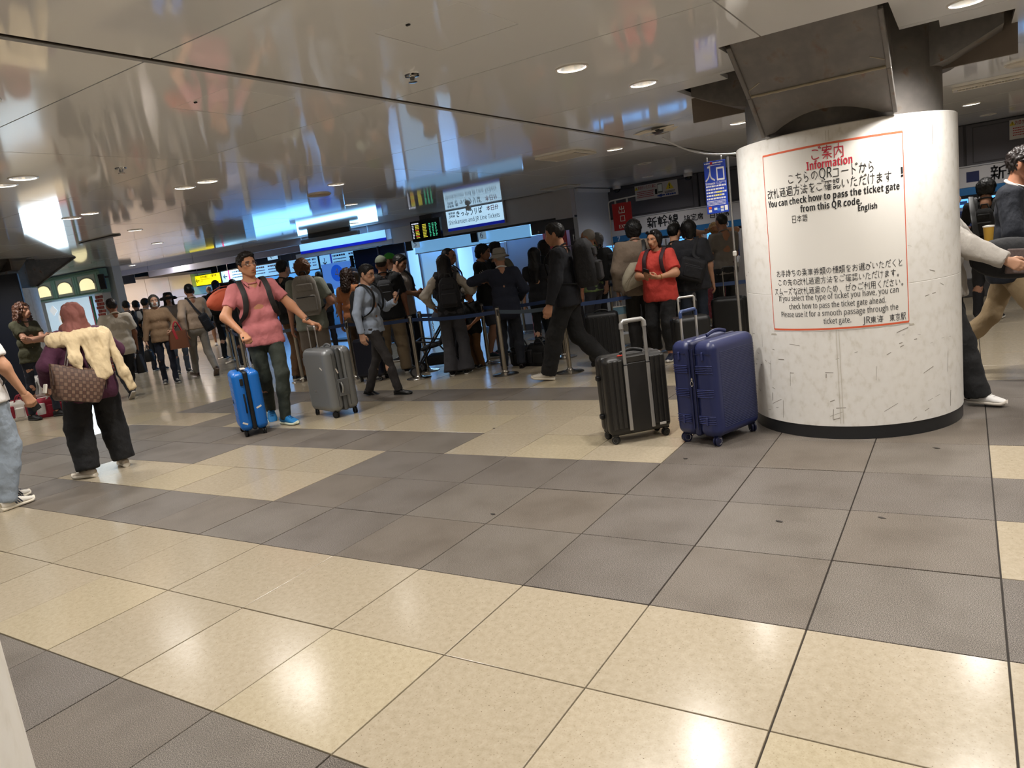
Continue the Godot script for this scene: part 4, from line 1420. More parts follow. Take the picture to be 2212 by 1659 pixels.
# ---------------------------------------------------------------- signs over the queue
func build_signs() -> void:
	var X := Vector3.RIGHT
	var Y := Vector3.UP
	# long blank lit sign
	var a := thing("lit_sign", "long blank pale blue lit sign with dark blue lower stripe", "sign", Vector3(-10.82, 2.32, -8.92))
	obj("case", one_box(Vector3(0, 0, -0.08), Vector3(2.58, 0.36, 0.16), 0.006), M.fascia, a)
	obj("face", one_box(Vector3(0, 0.03, 0.004), Vector3(2.56, 0.29, 0.01), 0.002), mat("9ccff2", 0.35, 0.0, {"glow": 0.95, "glowhex": "8fcdf8"}), a)
	obj("stripe", one_box(Vector3(0, -0.145, 0.004), Vector3(2.56, 0.06, 0.01), 0.002), mat("1526b4", 0.35, 0.0, {"glow": 0.5, "glowhex": "0f22c0"}), a)
	area(Vector3(-10.82, 2.3, -8.85), Vector2(2.4, 0.3), Vector3(0, 0, 1), Color(0.55, 0.8, 1.0), 1.6)
	var bar := thing("ceiling_bar", "long grey ceiling fitting hanging in front of the blank lit sign", "ceiling fitting", Vector3(-10.5, 2.36, -8.3))
	obj("housing", one_rbox(Vector3.ZERO, Vector3(1.64, 0.09, 0.12), 0.03, 3), mat("8d929c", 0.4, 0.3), bar)
	obj("bracket", one_box(Vector3(0, 0.09, 0), Vector3(1.2, 0.1, 0.05), 0.006), M.dark_grey, bar)
	# ticket sign
	var t := thing("ticket_sign", "lit white ticket sign reading Shinkansen and JR Line Tickets", "sign", Vector3(-7.25, 2.3, -8.86))
	obj("case", one_box(Vector3(0, 0, -0.06), Vector3(1.34, 0.4, 0.12), 0.008), mat("a9a3a5", 0.35, 0.5), t)
	obj("face", one_box(Vector3(0, 0.02, 0.004), Vector3(1.29, 0.32, 0.01), 0.002), mat("c4e2f4", 0.35, 0.0, {"glow": 0.8, "glowhex": "b8def8"}), t)
	obj("stripe", one_box(Vector3(0, -0.165, 0.004), Vector3(1.29, 0.055, 0.01), 0.002), mat("1a2aa0", 0.35, 0.0, {"glow": 0.35, "glowhex": "1424b0"}), t)
	var ink := MB.new()
	write(ink, "きっぷうりば", Vector3(-0.1, 0.055, 0.012), X, Y, 0.105, 0, true, 0.62)
	write(ink, "新幹線", Vector3(-0.505, 0.115, 0.012), X, Y, 0.042, 0, true, 0.15)
	write(ink, "JR線", Vector3(-0.505, 0.058, 0.012), X, Y, 0.042, 0, true, 0.13)
	write(ink, "Shinkansen and JR Line Tickets", Vector3(-0.02, -0.075, 0.012), X, Y, 0.078, 0, false, 1.18)
	obj("lettering", ink, M.navy_ink, t)
	var red := MB.new()
	write(red, "本日分", Vector3(0.43, 0.075, 0.012), X, Y, 0.08, 0, true, 0.27)
	obj("red_lettering", red, M.red_ink, t)
	# departures screen
	var d := thing("departure_screen", "small black departures screen with coloured rows beside the ticket sign", "screen", Vector3(-8.3, 2.2, -8.7))
	obj("bezel", one_box(Vector3.ZERO, Vector3(0.72, 0.4, 0.07), 0.008), M.black_gloss, d)
	obj("face", one_box(Vector3(0, 0, 0.036), Vector3(0.68, 0.36, 0.004), 0.001), mat("070a14", 0.15), d)
	var inks := {"white": MB.new(), "yellow": MB.new(), "green": MB.new(), "red": MB.new()}
	bars(inks.white, Vector3(-0.32, 0.135, 0.04), 0.2, 0.022, 3, 9)
	for r in 9:
		var y := 0.1 - 0.029 * r
		bars(inks.red if r % 4 == 3 else inks.yellow, Vector3(-0.24, y, 0.04), 0.1, 0.016, 3, 20 + r)
		bars(inks.yellow, Vector3(-0.06, y, 0.04), 0.1, 0.016, 3, 40 + r)
		bars(inks.white, Vector3(-0.32, y, 0.04), 0.05, 0.014, 3, 60 + r)
		for c in 3:
			bars(inks.green, Vector3(0.1 + 0.075 * c, y, 0.04), 0.045, 0.016, 3, 80 + r * 3 + c)
	var hx := {"white": "e6ecff", "yellow": "e2d84a", "green": "4fd0a0", "red": "e0503c"}
	for k in inks:
		obj(k + "_rows", inks[k], mat(hx[k], 0.4, 0.0, {"glow": 0.8}), d)
	obj("bracket", one_box(Vector3(0, 0.24, -0.04), Vector3(0.3, 0.1, 0.05), 0.006), M.dark_grey, d)
	# red exit sign on its pole
	var e := thing("exit_sign", "red hanging EXIT sign on a thin white pole frame", "sign", Vector3(-4.09, 0, -8.32))
	var pole := MB.new()
	pole.tube([Vector3(-0.2, 0.0, 0), Vector3(-0.2, 2.09, 0), Vector3(-0.19, 2.125, 0), Vector3(-0.15, 2.14, 0), Vector3(0.3, 2.16, 0)], 0.011, 8)
	pole.lathe([Vector2(0.17, 0), Vector2(0.17, 0.012), Vector2(0.0, 0.03)], 24, Transform3D(Basis(), Vector3(-0.2, 0, 0)))
	obj("pole", pole, mat("d9d9da", 0.3), e)
	obj("plate", one_box(Vector3(0.02, 1.875, 0.0), Vector3(0.325, 0.425, 0.006), 0.002), mat("c41f28", 0.35, 0.0, {"spec": 0.6}), e)
	var w := MB.new()
	write(w, "出", Vector3(0.02, 1.94, 0.005), X, Y, 0.1, 0, true)
	write(w, "口", Vector3(0.02, 1.805, 0.005), X, Y, 0.1, 0, true)
	write(w, "EXIT", Vector3(0.02, 1.695, 0.005), X, Y, 0.055, 0, true)
	obj("lettering", w, M.white_ink, e)
	for x in [-0.08, 0.12]:
		obj("clip", one_box(Vector3(x, 2.11, 0), Vector3(0.03, 0.06, 0.012), 0.004), M.alu, e)
	# blue entrance sign
	var n := thing("entrance_sign", "blue hanging entrance sign with large white characters beside the pillar", "sign", Vector3(-1.62, 1.91, -5.0), 0.12)
	obj("plate", one_box(Vector3.ZERO, Vector3(0.215, 0.52, 0.006), 0.002), mat("1d43b8", 0.35, 0.0, {"spec": 0.6}), n)
	var wn := MB.new()
	write(wn, "入", Vector3(-0.049, 0.07, 0.0045), X, Y * 1.45, 0.098, 0, true, 0.105)
	write(wn, "口", Vector3(0.052, 0.07, 0.0045), X, Y * 1.45, 0.098, 0, true, 0.105)
	write(wn, "Entrance /入口/ 입구", Vector3(0, 0.03, 0.0045), X, Y, 0.024, 0, true, 0.205)
	for r in 5:
		bars(wn, Vector3(-0.1, 0.005 - 0.031 * r, 0.0045), 0.2, 0.016, 10, 300 + r)
	for r in 4:
		bars(wn, Vector3(-0.1, -0.138 - 0.013 * r, 0.0045), 0.19, 0.006, 10, 320 + r)
	bars(wn, Vector3(-0.1, 0.235, 0.0045), 0.2, 0.012, 10, 340)
	bars(wn, Vector3(-0.06, 0.215, 0.0045), 0.13, 0.007, 10, 341)
	obj("lettering", wn, M.white_ink, n)
	var wy := MB.new()
	bars(wy, Vector3(0.0, -0.058, 0.0047), 0.06, 0.016, 5, 350)
	bars(wy, Vector3(-0.02, -0.089, 0.0047), 0.08, 0.016, 5, 351)
	obj("yellow_lettering", wy, mat("e8d84a", 0.5), n)
	var wr := MB.new()
	bars(wr, Vector3(-0.045, 0.228, 0.0047), 0.06, 0.026, 3, 352)
	obj("red_lettering", wr, M.red_ink, n)
	var chips := [["e0622a", -0.075, -0.2], ["e8e4da", -0.075, -0.232], ["dfe8ea", -0.02, -0.215], ["3a78d8", 0.01, -0.225], ["e6e0cc", 0.045, -0.205], ["c9d6ea", 0.045, -0.235], ["eceae6", 0.085, -0.215]]
	for c in chips:
		obj("card_picture", one_box(Vector3(c[1], c[2], 0.0042), Vector3(0.03, 0.024 if c[1] < 0.08 else 0.05, 0.002)), mat(c[0], 0.5), n)
	for x in [-0.07, 0.07]:
		obj("clip", one_box(Vector3(x, 0.28, 0), Vector3(0.016, 0.045, 0.01), 0.003), M.alu, n)
	var pl := thing("sign_pole", "thin grey sign pole standing just left of the white pillar", "pole", Vector3(-1.49, 0, -5.02))
	var pb := MB.new()
	pb.tube([Vector3(0, 0, 0), Vector3(0, 1.2, 0)], 0.0145, 10)
	pb.tube([Vector3(0, 1.2, 0), Vector3(0, 2.19, 0)], 0.011, 10)
	obj("pole", pb, M.alu, pl)
	obj("collar", one_rbox(Vector3(0, 1.22, 0), Vector3(0.04, 0.06, 0.04), 0.015, 2), mat("d3d0c8", 0.4), pl)
	var bs := MB.new()
	bs.lathe([Vector2(0.18, 0), Vector2(0.18, 0.012), Vector2(0.0, 0.03)], 24)
	obj("base", bs, M.steel, pl)
	var crd := MB.new()
	var cp := []
	for k in 21:
		var q := k / 20.0
		cp.append(Vector3(lerpf(-2.05, -1.3, q), lerpf(2.46, 2.19, q) - 0.1 * sin(PI * q) * (1.0 - q * 0.4), lerpf(-4.75, -5.0, q)))
	crd.tube(cp, 0.009, 6)
	tag(obj("sign_rail", crd, mat("cfd0d2", 0.25)), "clear curved rail running from the taped ceiling patch to the sign pole", "rail")
	# taped patch in the ceiling
	var tp := thing("taped_patch", "torn white paper taped round a ceiling sensor above the queue", "patch", Vector3(-1.95, CEIL, -4.35))
	var pp := MB.new()
	var rng := RandomNumberGenerator.new()
	rng.seed = 12
	for k in 7:
		var ang := TAU * k / 7 + rng.randf() * 0.4
		var c := Vector3(cos(ang) * 0.13, -0.006 - 0.012 * (k % 3), sin(ang) * 0.15)
		pp.box(c, Vector3(rng.randf_range(0.12, 0.2), 0.002, rng.randf_range(0.1, 0.16)), 0.0, Basis(Vector3.UP, ang) * Basis(Vector3.FORWARD, rng.randf_range(-0.25, 0.25)))
	obj("paper", pp, mat("d8d0bf", 0.7), tp)
	var sn := MB.new()
	sn.lathe([Vector2(0.06, 0.0), Vector2(0.055, -0.03), Vector2(0.03, -0.045), Vector2(0.0, -0.047)], 24)
	obj("sensor", sn, mat("3d3c3e", 0.3), tp)
	# warnings pasted on the grey panels over the machines
	for k in 2:
		var x: float = [-4.24, 1.48][k]
		var g := thing("warning_notice", ["white double warning notice on grey panel above the exit sign", "white warning notice on grey panel at the right edge"][k], "notice", Vector3(x, 2.315, -10.39))
		obj("sheet", one_box(Vector3(0, 0, 0), Vector3(0.82, 0.27, 0.006), 0.002), mat("c9c4c0", 0.35, 0.0, {"spec": 0.6}), g)
		var ri := MB.new()
		write(ri, "お並びいただく前に", Vector3(-0.17, 0.065, 0.005), X, Y, 0.055, 0, true, 0.35)
		for r in 4:
			bars(ri, Vector3(-0.37, 0.01 - 0.032 * r, 0.005), 0.33, 0.014, 10, 400 + r + 10 * k)
		obj("red_lettering", ri, mat("a3343c", 0.6), g)
		var tri := MB.new()
		for q in [[Vector3(-0.375, 0.085, 0.005), 0.035], [Vector3(0.26, 0.05, 0.005), 0.075]]:
			tri.extrude(PackedVector2Array([Vector2(-1, -0.8), Vector2(1, -0.8), Vector2(0, 0.95)]), q[0], X * q[1], Y * q[1], 0.002)
		obj("warning_triangle", tri, mat("d9c433", 0.5), g)
		var bk := MB.new()
		for q in [[Vector3(-0.375, 0.085, 0.008), 0.03], [Vector3(0.26, 0.04, 0.008), 0.07]]:
			write(bk, "!", q[0] - Vector3(0, q[1] * 0.6, 0), X, Y, q[1] * 1.2, 0, true)
		for r in 2:
			bars(bk, Vector3(0.16, -0.05 - 0.02 * r, 0.005), 0.2, 0.012, 10, 460 + r)
		obj("black_print", bk, M.ink, g)
		obj("phone_picture", one_box(Vector3(0.08, 0.03, 0.005), Vector3(0.09, 0.16, 0.004), 0.002), mat("4c5a58", 0.5), g)
		obj("phone_picture", one_box(Vector3(0.08, 0.035, 0.007), Vector3(0.075, 0.12, 0.004), 0.001), mat("dfe8e0", 0.5), g)
		obj("watch_picture", one_rbox(Vector3(0.0, -0.02, 0.005), Vector3(0.045, 0.09, 0.006), 0.003, 1), M.ink, g)
		var ba := MB.new()
		ba.extrude(PackedVector2Array([Vector2(-0.1, 0), Vector2(0, 0.03), Vector2(0, 0.012), Vector2(0.06, 0.012), Vector2(0.06, -0.012), Vector2(0, -0.012), Vector2(0, -0.03)]), Vector3(0.1, -0.1, 0.004), X, Y, 0.002)
		bars(ba, Vector3(0.18, -0.115, 0.006), 0.2, 0.03, 6, 470 + k)
		obj("blue_arrow", ba, mat("1d3f8a", 0.5), g)
	# fittings under the ceiling
	for k in 2:
		var cm := thing("dome_camera", ["small white dome camera under the ceiling, left of the warning notice", "small white dome camera under the ceiling near the pillar top"][k], "camera", Vector3([-4.9, -3.55][k], CEIL, -10.15))
		var b1 := MB.new()
		b1.lathe([Vector2(0.075, 0), Vector2(0.075, -0.05), Vector2(0.06, -0.06)], 24)
		obj("housing", b1, mat("d6d4d2", 0.4), cm)
		var b2 := MB.new()
		b2.lathe([Vector2(0.06, -0.06), Vector2(0.055, -0.09), Vector2(0.035, -0.115), Vector2(0.0, -0.122)], 20)
		obj("dome", b2, M.black_gloss, cm)
	var vents := [[Vector3(-3.15, CEIL, -4.75), "square raised ceiling vent above the queue with pale frame"], [Vector3(-5.1, CEIL, -8.3), "dark square ceiling vent above the ticket office corner"], [Vector3(0.72, CEIL, -5.9), "long slotted air vent in the ceiling right of the pillar"]]
	for k in 3:
		var v := thing("ceiling_vent", vents[k][1], "vent", vents[k][0])
		var long := k == 2
		var sx := 0.52 if long else 0.46
		var sz := 0.16 if long else 0.46
		var fr := MB.new()
		for q in [-1.0, 1.0]:
			fr.box(Vector3(0, -0.012, q * sz * 0.5), Vector3(sx + 0.05, 0.024, 0.04), 0.005)
			fr.box(Vector3(q * sx * 0.5, -0.012, 0), Vector3(0.04, 0.024, sz), 0.005)
		obj("frame", fr, mat("dcd6ca", 0.35), v)
		obj("back", one_box(Vector3(0, -0.003, 0), Vector3(sx, 0.004, sz)), mat("4a443c", 0.7), v)
		if long:
			for q in 19:
				obj("slat", one_box(Vector3(-0.23 + q * 0.0256, -0.012, 0), Vector3(0.008, 0.02, 0.12), 0.001), mat("c2b9a4", 0.5), v)
		else:
			obj("plate", one_box(Vector3(0, -0.02, 0), Vector3(sx * 0.8, 0.012, sz * 0.8), 0.004), mat("cfc7ba", 0.4), v)
	for k in 4:
		var at: Vector3 = [Vector3(-1.92, CEIL, -0.62), Vector3(-4.67, CEIL, -0.6), Vector3(-5.89, CEIL, -3.7), Vector3(0.95, CEIL, -5.05)][k]
		var big := k >= 2
		var s := thing("ceiling_speaker" if big else "sprinkler", ["small sprinkler head under the ceiling left of the largest downlight", "small sprinkler head above the headscarf woman", "flat round disc speaker on the ceiling above the blue shirt man", "flat round disc speaker on the ceiling at the right edge"][k], "speaker" if big else "sprinkler", at)
		var b1 := MB.new()
		if big:
			b1.lathe([Vector2(0.13, 0), Vector2(0.13, -0.012), Vector2(0.115, -0.02), Vector2(0.0, -0.022)], 32)
			obj("disc", b1, mat("b5a48a" if k == 2 else "d2cbbf", 0.5), s)
			var b2 := MB.new()
			b2.lathe([Vector2(0.138, 0.0), Vector2(0.138, -0.008), Vector2(0.128, -0.008)], 32)
			obj("rim", b2, mat("dcd4c6", 0.4), s)
		else:
			b1.lathe([Vector2(0.04, 0), Vector2(0.038, -0.008), Vector2(0.015, -0.012), Vector2(0.012, -0.03), Vector2(0.024, -0.034), Vector2(0.024, -0.038), Vector2(0.0, -0.04)], 20)
			obj("head", b1, M.chrome, s)
	var bd := thing("ceiling_ball", "small white ball detector on the ceiling above the ticket sign", "detector", Vector3(-7.15, CEIL, -8.55))
	var bb := MB.new()
	bb.lathe([Vector2(0.02, 0), Vector2(0.045, -0.02), Vector2(0.055, -0.05), Vector2(0.045, -0.08), Vector2(0.0, -0.1)], 20)
	obj("ball", bb, mat("d9cfc6", 0.5), bd)
	var lw := thing("floor_panel_light", "thin dark fitting set in the far ceiling left of the lit sign", "ceiling fitting", Vector3(-9.8, CEIL - 0.01, -3.2))
	obj("strip", one_box(Vector3.ZERO, Vector3(0.9, 0.015, 0.12), 0.004), M.dark_grey, lw)

# ---------------------------------------------------------------- barrier posts with belts
func build_barriers() -> void:
	var P := [Vector3(-8.34, 0, -5.07), Vector3(-7.25, 0, -5.13), Vector3(-5.95, 0, -5.04), Vector3(-4.56, 0, -5.12), Vector3(-3.63, 0, -5.15),
		Vector3(-6.22, 0, -5.58), Vector3(-5.37, 0, -5.95), Vector3(-4.83, 0, -7.1), Vector3(-4.28, 0, -6.25), Vector3(-2.74, 0, -6.41), Vector3(-3.55, 0, -7.1), Vector3(-2.84, 0, -8.52), Vector3(-4.5, 0, -8.5),
		Vector3(-9.54, 0, -4.98), Vector3(-10.73, 0, -5.72), Vector3(-13.26, 0, -7.48), Vector3(-14.54, 0, -8.22), Vector3(-6.68, 0, -9.2)]
	var L := ["steel barrier post behind the silver suitcase, left of the brown trousers", "steel barrier post between the silver suitcase and the blue shirt man", "steel barrier post with full base left of the woman in grey wide trousers", "steel barrier post in front of the man in bucket hat", "steel barrier post behind the walking man in black jacket",
		"steel barrier post behind the folded pushchair", "steel barrier post just behind the boy in black cap", "steel barrier post in front of the woman with long brown hair", "slim steel barrier post at the left hand of the walking man in black", "steel barrier post behind the woman in coral top", "steel barrier post above the handle of the black suitcase", "steel barrier post under the woman in red skirt", "steel barrier post beside the man in green shirt",
		"steel barrier post directly behind the blue suitcase handle", "steel barrier post left of the man in pink polo, next to its twin", "steel barrier post behind the masked woman's queue, third from blue suitcase", "farthest steel barrier post beside the bald man's legs", "steel barrier post in front of the white hoarding"]
	# which post each belt runs to, with sag and tint
	var belts := {0: [1, 0], 1: [2, 0], 2: [3, 0], 3: [4, 1], 4: [9, 0], 5: [6, 0], 6: [8, 0], 8: [7, 0], 9: [-1, 0], 10: [12, 0], 7: [12, 0], 13: [0, 1], 14: [13, 0], 15: [14, 0], 16: [15, 1], 11: [10, 0], 17: [7, 0]}
	for k in P.size():
		var o := thing("barrier_post", L[k], "barrier post", P[k], k * 0.7, "queue barrier posts")
		var b := MB.new()
		b.lathe([Vector2(0.175, 0.0), Vector2(0.175, 0.006), Vector2(0.168, 0.012), Vector2(0.07, 0.024), Vector2(0.035, 0.045), Vector2(0.029, 0.06)], 40)
		obj("base", b, M.steel, o)
		var p := MB.new()
		p.lathe([Vector2(0.0275, 0.05), Vector2(0.0275, 0.7), Vector2(0.031, 0.71), Vector2(0.031, 0.86), Vector2(0.027, 0.87), Vector2(0.0, 0.872)], 24)
		obj("post", p, M.steel, o)
		var s := MB.new()
		for q in 4:
			var a := q * PI / 2
			s.box(Vector3(cos(a) * 0.03, 0.815, sin(a) * 0.03), Vector3(0.005, 0.085, 0.016), 0.002, Basis(Vector3.UP, -a))
		obj("slot", s, M.black, o)
		obj("cap", one_rbox(Vector3(0, 0.877, 0), Vector3(0.05, 0.016, 0.05), 0.008, 2), M.black, o)
		if belts.has(k):
			var to: Vector3 = P[belts[k][0]] if belts[k][0] >= 0 else Vector3(-1.2, 0, -6.9)
			var a := Vector3.ZERO
			var e: Vector3 = (to - P[k]).rotated(Vector3.UP, -k * 0.7)
			var m := MB.new()
			var dir := e.normalized()
			var nn := Vector3(dir.z, 0, -dir.x)
			var n := 12
			for q in n + 1:
				var t := float(q) / n
				var c := dir * lerpf(0.032, e.length() - 0.032, t) + Vector3.UP * (0.82 - 0.025 * sin(PI * t))
				for w in [-1.0, 1.0]:
					for th in [-1.0, 1.0]:
						m.p(c + Vector3.UP * (0.024 * w) + nn * (0.0012 * th), nn * th)
			for q in n:
				var i := q * 4
				m.tri(i, i + 2, i + 6)
				m.tri(i, i + 6, i + 4)
				m.tri(i + 1, i + 3, i + 7)
				m.tri(i + 1, i + 7, i + 5)
			obj("belt", m, mat("22375e" if belts[k][1] == 0 else "42505f", 0.6), o)
	# red bollard
	var r := thing("red_bollard", "red round exit bollard with white characters in front of the hoarding", "bollard", Vector3(-5.9, 0, -8.33))
	var b := MB.new()
	b.lathe([Vector2(0.058, 0.03), Vector2(0.058, 0.74), Vector2(0.05, 0.75), Vector2(0.03, 0.75)], 32)
	obj("tube", b, mat("d2301f", 0.4), r)
	var bb := MB.new()
	bb.lathe([Vector2(0.19, 0), Vector2(0.19, 0.01), Vector2(0.1, 0.03), Vector2(0.0, 0.035)], 32)
	obj("base", bb, M.steel, r)
	var bt := MB.new()
	bt.lathe([Vector2(0.03, 0.74), Vector2(0.03, 0.96), Vector2(0.0, 0.965)], 20)
	obj("post", bt, M.steel, r)
	obj("belt_head", one_rbox(Vector3(0, 0.95, 0), Vector3(0.08, 0.1, 0.08), 0.02, 2), M.black, r)
	var w := MB.new()
	var ang := deg_to_rad(60)
	write_round(w, "出", Vector3.ZERO, ang, 0.0588, 0, 0.5, 0.085, 0, true)
	write_round(w, "口", Vector3.ZERO, ang, 0.0588, 0, 0.36, 0.085, 0, true)
	write_round(w, "JR東海", Vector3.ZERO, ang, 0.0588, 0, 0.12, 0.045, 0, true, 0.13)
	obj("lettering", w, M.white_ink, r)

# ---------------------------------------------------------------- suitcases and bags
# a hard case standing on four wheels: x is its width, z its depth (front +z), y up from the floor
func case_base(called: String, label: String, at: Vector3, turn: float, size: Vector3, shell: Material, band: Material, r: float) -> Node3D:
	var o := thing(called, label, "suitcase", at, deg_to_rad(turn))
	var y0 := 0.062
	var h := size.y - y0
	var mid := y0 + h * 0.5
	var half := size.z * 0.5
	for s in [1.0, -1.0]:
		var b := one_rbox(Vector3(0, mid, s * half * 0.53), Vector3(size.x, h, half * 0.94), r, 5)
		obj("shell", b, shell, o)
	obj("zip_band", one_rbox(Vector3(0, mid, 0), Vector3(size.x - 0.008, h - 0.008, 0.05), 0.02, 3), band, o)
	return o

func wheels(o: Node3D, size: Vector3, rad: float, body: Material, hub: Material, inset := 0.05, turn := 0.4) -> void:
	var k := 0
	for sx in [-1.0, 1.0]:
		for sz in [-1.0, 1.0]:
			var c := Vector3(sx * (size.x * 0.5 - inset), rad, sz * (size.z * 0.5 - inset))
			var bs := Basis(Vector3.UP, turn + 0.5 * k)
			k += 1
			var w := MB.new()
			for e in [-0.011, 0.011]:
				w.lathe([Vector2(0.0, -0.008), Vector2(rad * 0.8, -0.008), Vector2(rad, -0.005), Vector2(rad, 0.005), Vector2(rad * 0.8, 0.008), Vector2(0.0, 0.008)], 20, Transform3D(bs * Basis(Vector3.FORWARD, PI / 2), c + bs * Vector3(e, 0, 0)))
			var wn := obj("wheel", w, body, o)
			var hb := MB.new()
			for e in [-0.0205, 0.0205]:
				hb.lathe([Vector2(rad * 0.62, 0.0), Vector2(rad * 0.5, 0.0022 * signf(e)), Vector2(0.0, 0.003 * signf(e))], 16, Transform3D(bs * Basis(Vector3.FORWARD, -PI / 2), c + bs * Vector3(e, 0, 0)))
			obj("hub", hb, hub, wn)
			var f := MB.new()
			f.box(c + Vector3(0, rad * 0.75, 0), Vector3(0.016, rad * 1.5, 0.03), 0.005, bs)
			f.rbox(c + Vector3(0, rad * 1.35, 0), Vector3(0.05, 0.025, 0.05), 0.01, 2, bs)
			obj("fork", f, body, wn)

func case_handle(o: Node3D, x: float, z: float, y0: float, y1: float, half: float, rod: Material, grip: Material, wide := 0.012, lean := 0.0) -> void:
	var r := MB.new()
	for s in [-1.0, 1.0]:
		r.box(Vector3(x + s * half, (y0 + y1) * 0.5, z + lean * 0.5), Vector3(wide, y1 - y0, 0.011), 0.004)
	obj("telescopic_rod", r, rod, o)
	var g := MB.new()
	g.tube([Vector3(x - half, y1 - 0.02, z), Vector3(x - half, y1 + 0.012, z), Vector3(x - half + 0.012, y1 + 0.026, z), Vector3(x + half - 0.012, y1 + 0.026, z), Vector3(x + half, y1 + 0.012, z), Vector3(x + half, y1 - 0.02, z)], 0.0125, 10)
	obj("grip", g, grip, o)

func carry_handle(o: Node3D, c: Vector3, along: Vector3, out: Vector3, l: float, m: Material) -> void:
	var b := MB.new()
	var p := []
	for k in 9:
		var t := k / 8.0
		p.append(c + along * (t - 0.5) * l + out * (0.012 + 0.022 * sin(PI * t)))
	b.tube(p, 0.009, 8, true, 1.5)
	obj("carry_handle", b, m, o)

func build_luggage() -> void:
	# royal blue case pulled by the man in pink
	var blue := mat("1769bd", 0.32, 0.0, {"spec": 0.5})
	var a := case_base("suitcase", "bright blue hard suitcase with black zip band beside the man in pink polo", Vector3(-6.01, 0, -2.27), -31.3, Vector3(0.44, 0.69, 0.28), blue, M.black, 0.055)
	wheels(a, Vector3(0.44, 0.69, 0.28), 0.034, M.black, mat("77756f", 0.3, 0.7))
	var rb := MB.new()
	for s in [1.0, -1.0]:
		for k in 9:
			rb.box(Vector3(-0.01, 0.15 + k * 0.055, s * 0.1405), Vector3(0.37, 0.006, 0.006), 0.002)
	obj("shell_rib", rb, mat("125aa6", 0.35), a)
	carry_handle(a, Vector3(0.221, 0.36, 0.052), Vector3.UP, Vector3.RIGHT, 0.2, M.black)
	obj("lock", one_rbox(Vector3(0.222, 0.585, 0.05), Vector3(0.014, 0.075, 0.034), 0.006, 2), M.black, a)
	carry_handle(a, Vector3(0.0, 0.69, 0.05), Vector3.RIGHT, Vector3.UP, 0.16, M.black)
	case_handle(a, 0.0, -0.07, 0.66, 1.0, 0.075, M.chrome, M.black_gloss)
	for q in [[Vector3(0.2205, 0.3, -0.075), 0.35], [Vector3(0.2205, 0.15, 0.09), -0.5]]:
		obj("sticker", one_box(q[0], Vector3(0.002, 0.018, 0.055), 0.0, Basis(Vector3.RIGHT, q[1])), mat("ddd6c8", 0.5), a)
	obj("badge", one_rbox(Vector3(-0.06, 0.36, 0.1425), Vector3(0.035, 0.05, 0.006), 0.003, 2), mat("1b2434", 0.3, 0.3), a)
	obj("luggage_tag", one_rbox(Vector3(0.05, 0.705, 0.0), Vector3(0.13, 0.012, 0.05), 0.005, 2), mat("d9d2c6", 0.5), a)
	# silver case at his other hand
	var silver := mat("7f8182", 0.36, 0.35)
	var b := case_base("suitcase", "silver grey hard suitcase pushed by the man in pink polo", Vector3(-5.57, 0, -3.07), -16.3, Vector3(0.56, 0.775, 0.35), silver, mat("5d5f60", 0.4, 0.3), 0.075)
	wheels(b, Vector3(0.56, 0.775, 0.35), 0.037, M.black, M.black_gloss, 0.055)
	var pn := MB.new()
	pn.rbox(Vector3(-0.07, 0.63, 0.168), Vector3(0.36, 0.09, 0.012), 0.006, 2)
	pn.rbox(Vector3(0.0, 0.36, 0.166), Vector3(0.44, 0.4, 0.008), 0.004, 2)
	obj("front_panel", pn, mat("76787a", 0.38, 0.3), b)
	obj("emblem", one_rbox(Vector3(-0.05, 0.3, 0.173), Vector3(0.07, 0.03, 0.006), 0.003, 2), mat("b9b9ba", 0.25, 0.8), b)
	obj("clasp_plate", one_rbox(Vector3(0.282, 0.33, 0.0), Vector3(0.012, 0.19, 0.13), 0.006, 3), mat("6f7173", 0.38, 0.3), b)
	obj("clasp_recess", one_rbox(Vector3(0.288, 0.33, 0.03), Vector3(0.006, 0.11, 0.045), 0.003, 2), M.black, b)
	carry_handle(b, Vector3(0.283, 0.33, 0.03), Vector3.UP, Vector3.RIGHT, 0.11, mat("9a9994", 0.35, 0.4))
	for z in [0.085, -0.06]:
		obj("shell_groove", one_box(Vector3(0.2805, 0.42, z), Vector3(0.003, 0.6, 0.006)), mat("4c4e50", 0.5), b)
	case_handle(b, -0.1, 0.075, 0.74, 1.0, 0.085, M.alu, M.alu, 0.02)
	for q in [[Vector3(0.16, 0.56, 0.1755), Vector3(0.05, 0.014, 0.002), -0.5], [Vector3(-0.06, 0.48, 0.1715), Vector3(0.06, 0.02, 0.002), 0.1]]:
		obj("sticker", one_box(q[0], q[1], 0.0, Basis(Vector3.BACK, q[2])), mat("d8cfc4", 0.5), b)
	obj("sticker", one_box(Vector3(-0.06, 0.497, 0.1715), Vector3(0.025, 0.022, 0.002)), mat("c98a86", 0.5), b)
	obj("sticker", one_box(Vector3(0.281, 0.52, 0.05), Vector3(0.002, 0.06, 0.014), 0.0, Basis(Vector3.RIGHT, 0.35)), mat("d8cfc4", 0.5), b)
	carry_handle(b, Vector3(0.06, 0.775, 0.0), Vector3.RIGHT, Vector3.UP, 0.16, mat("6a6c6e", 0.4))
	# black case in front, with broad silver bars
	var blk := mat("1c1a18", 0.42, 0.0, {"spec": 0.45})
	var c := case_base("suitcase", "black suitcase with two long silver bars beside the navy suitcase", Vector3(-1.655, 0, -2.44), 43.1, Vector3(0.49, 0.665, 0.27), blk, mat("121110", 0.5), 0.05)
	wheels(c, Vector3(0.49, 0.665, 0.27), 0.03, M.black, mat("5a5955", 0.4, 0.4), 0.045)
	var cr := MB.new()
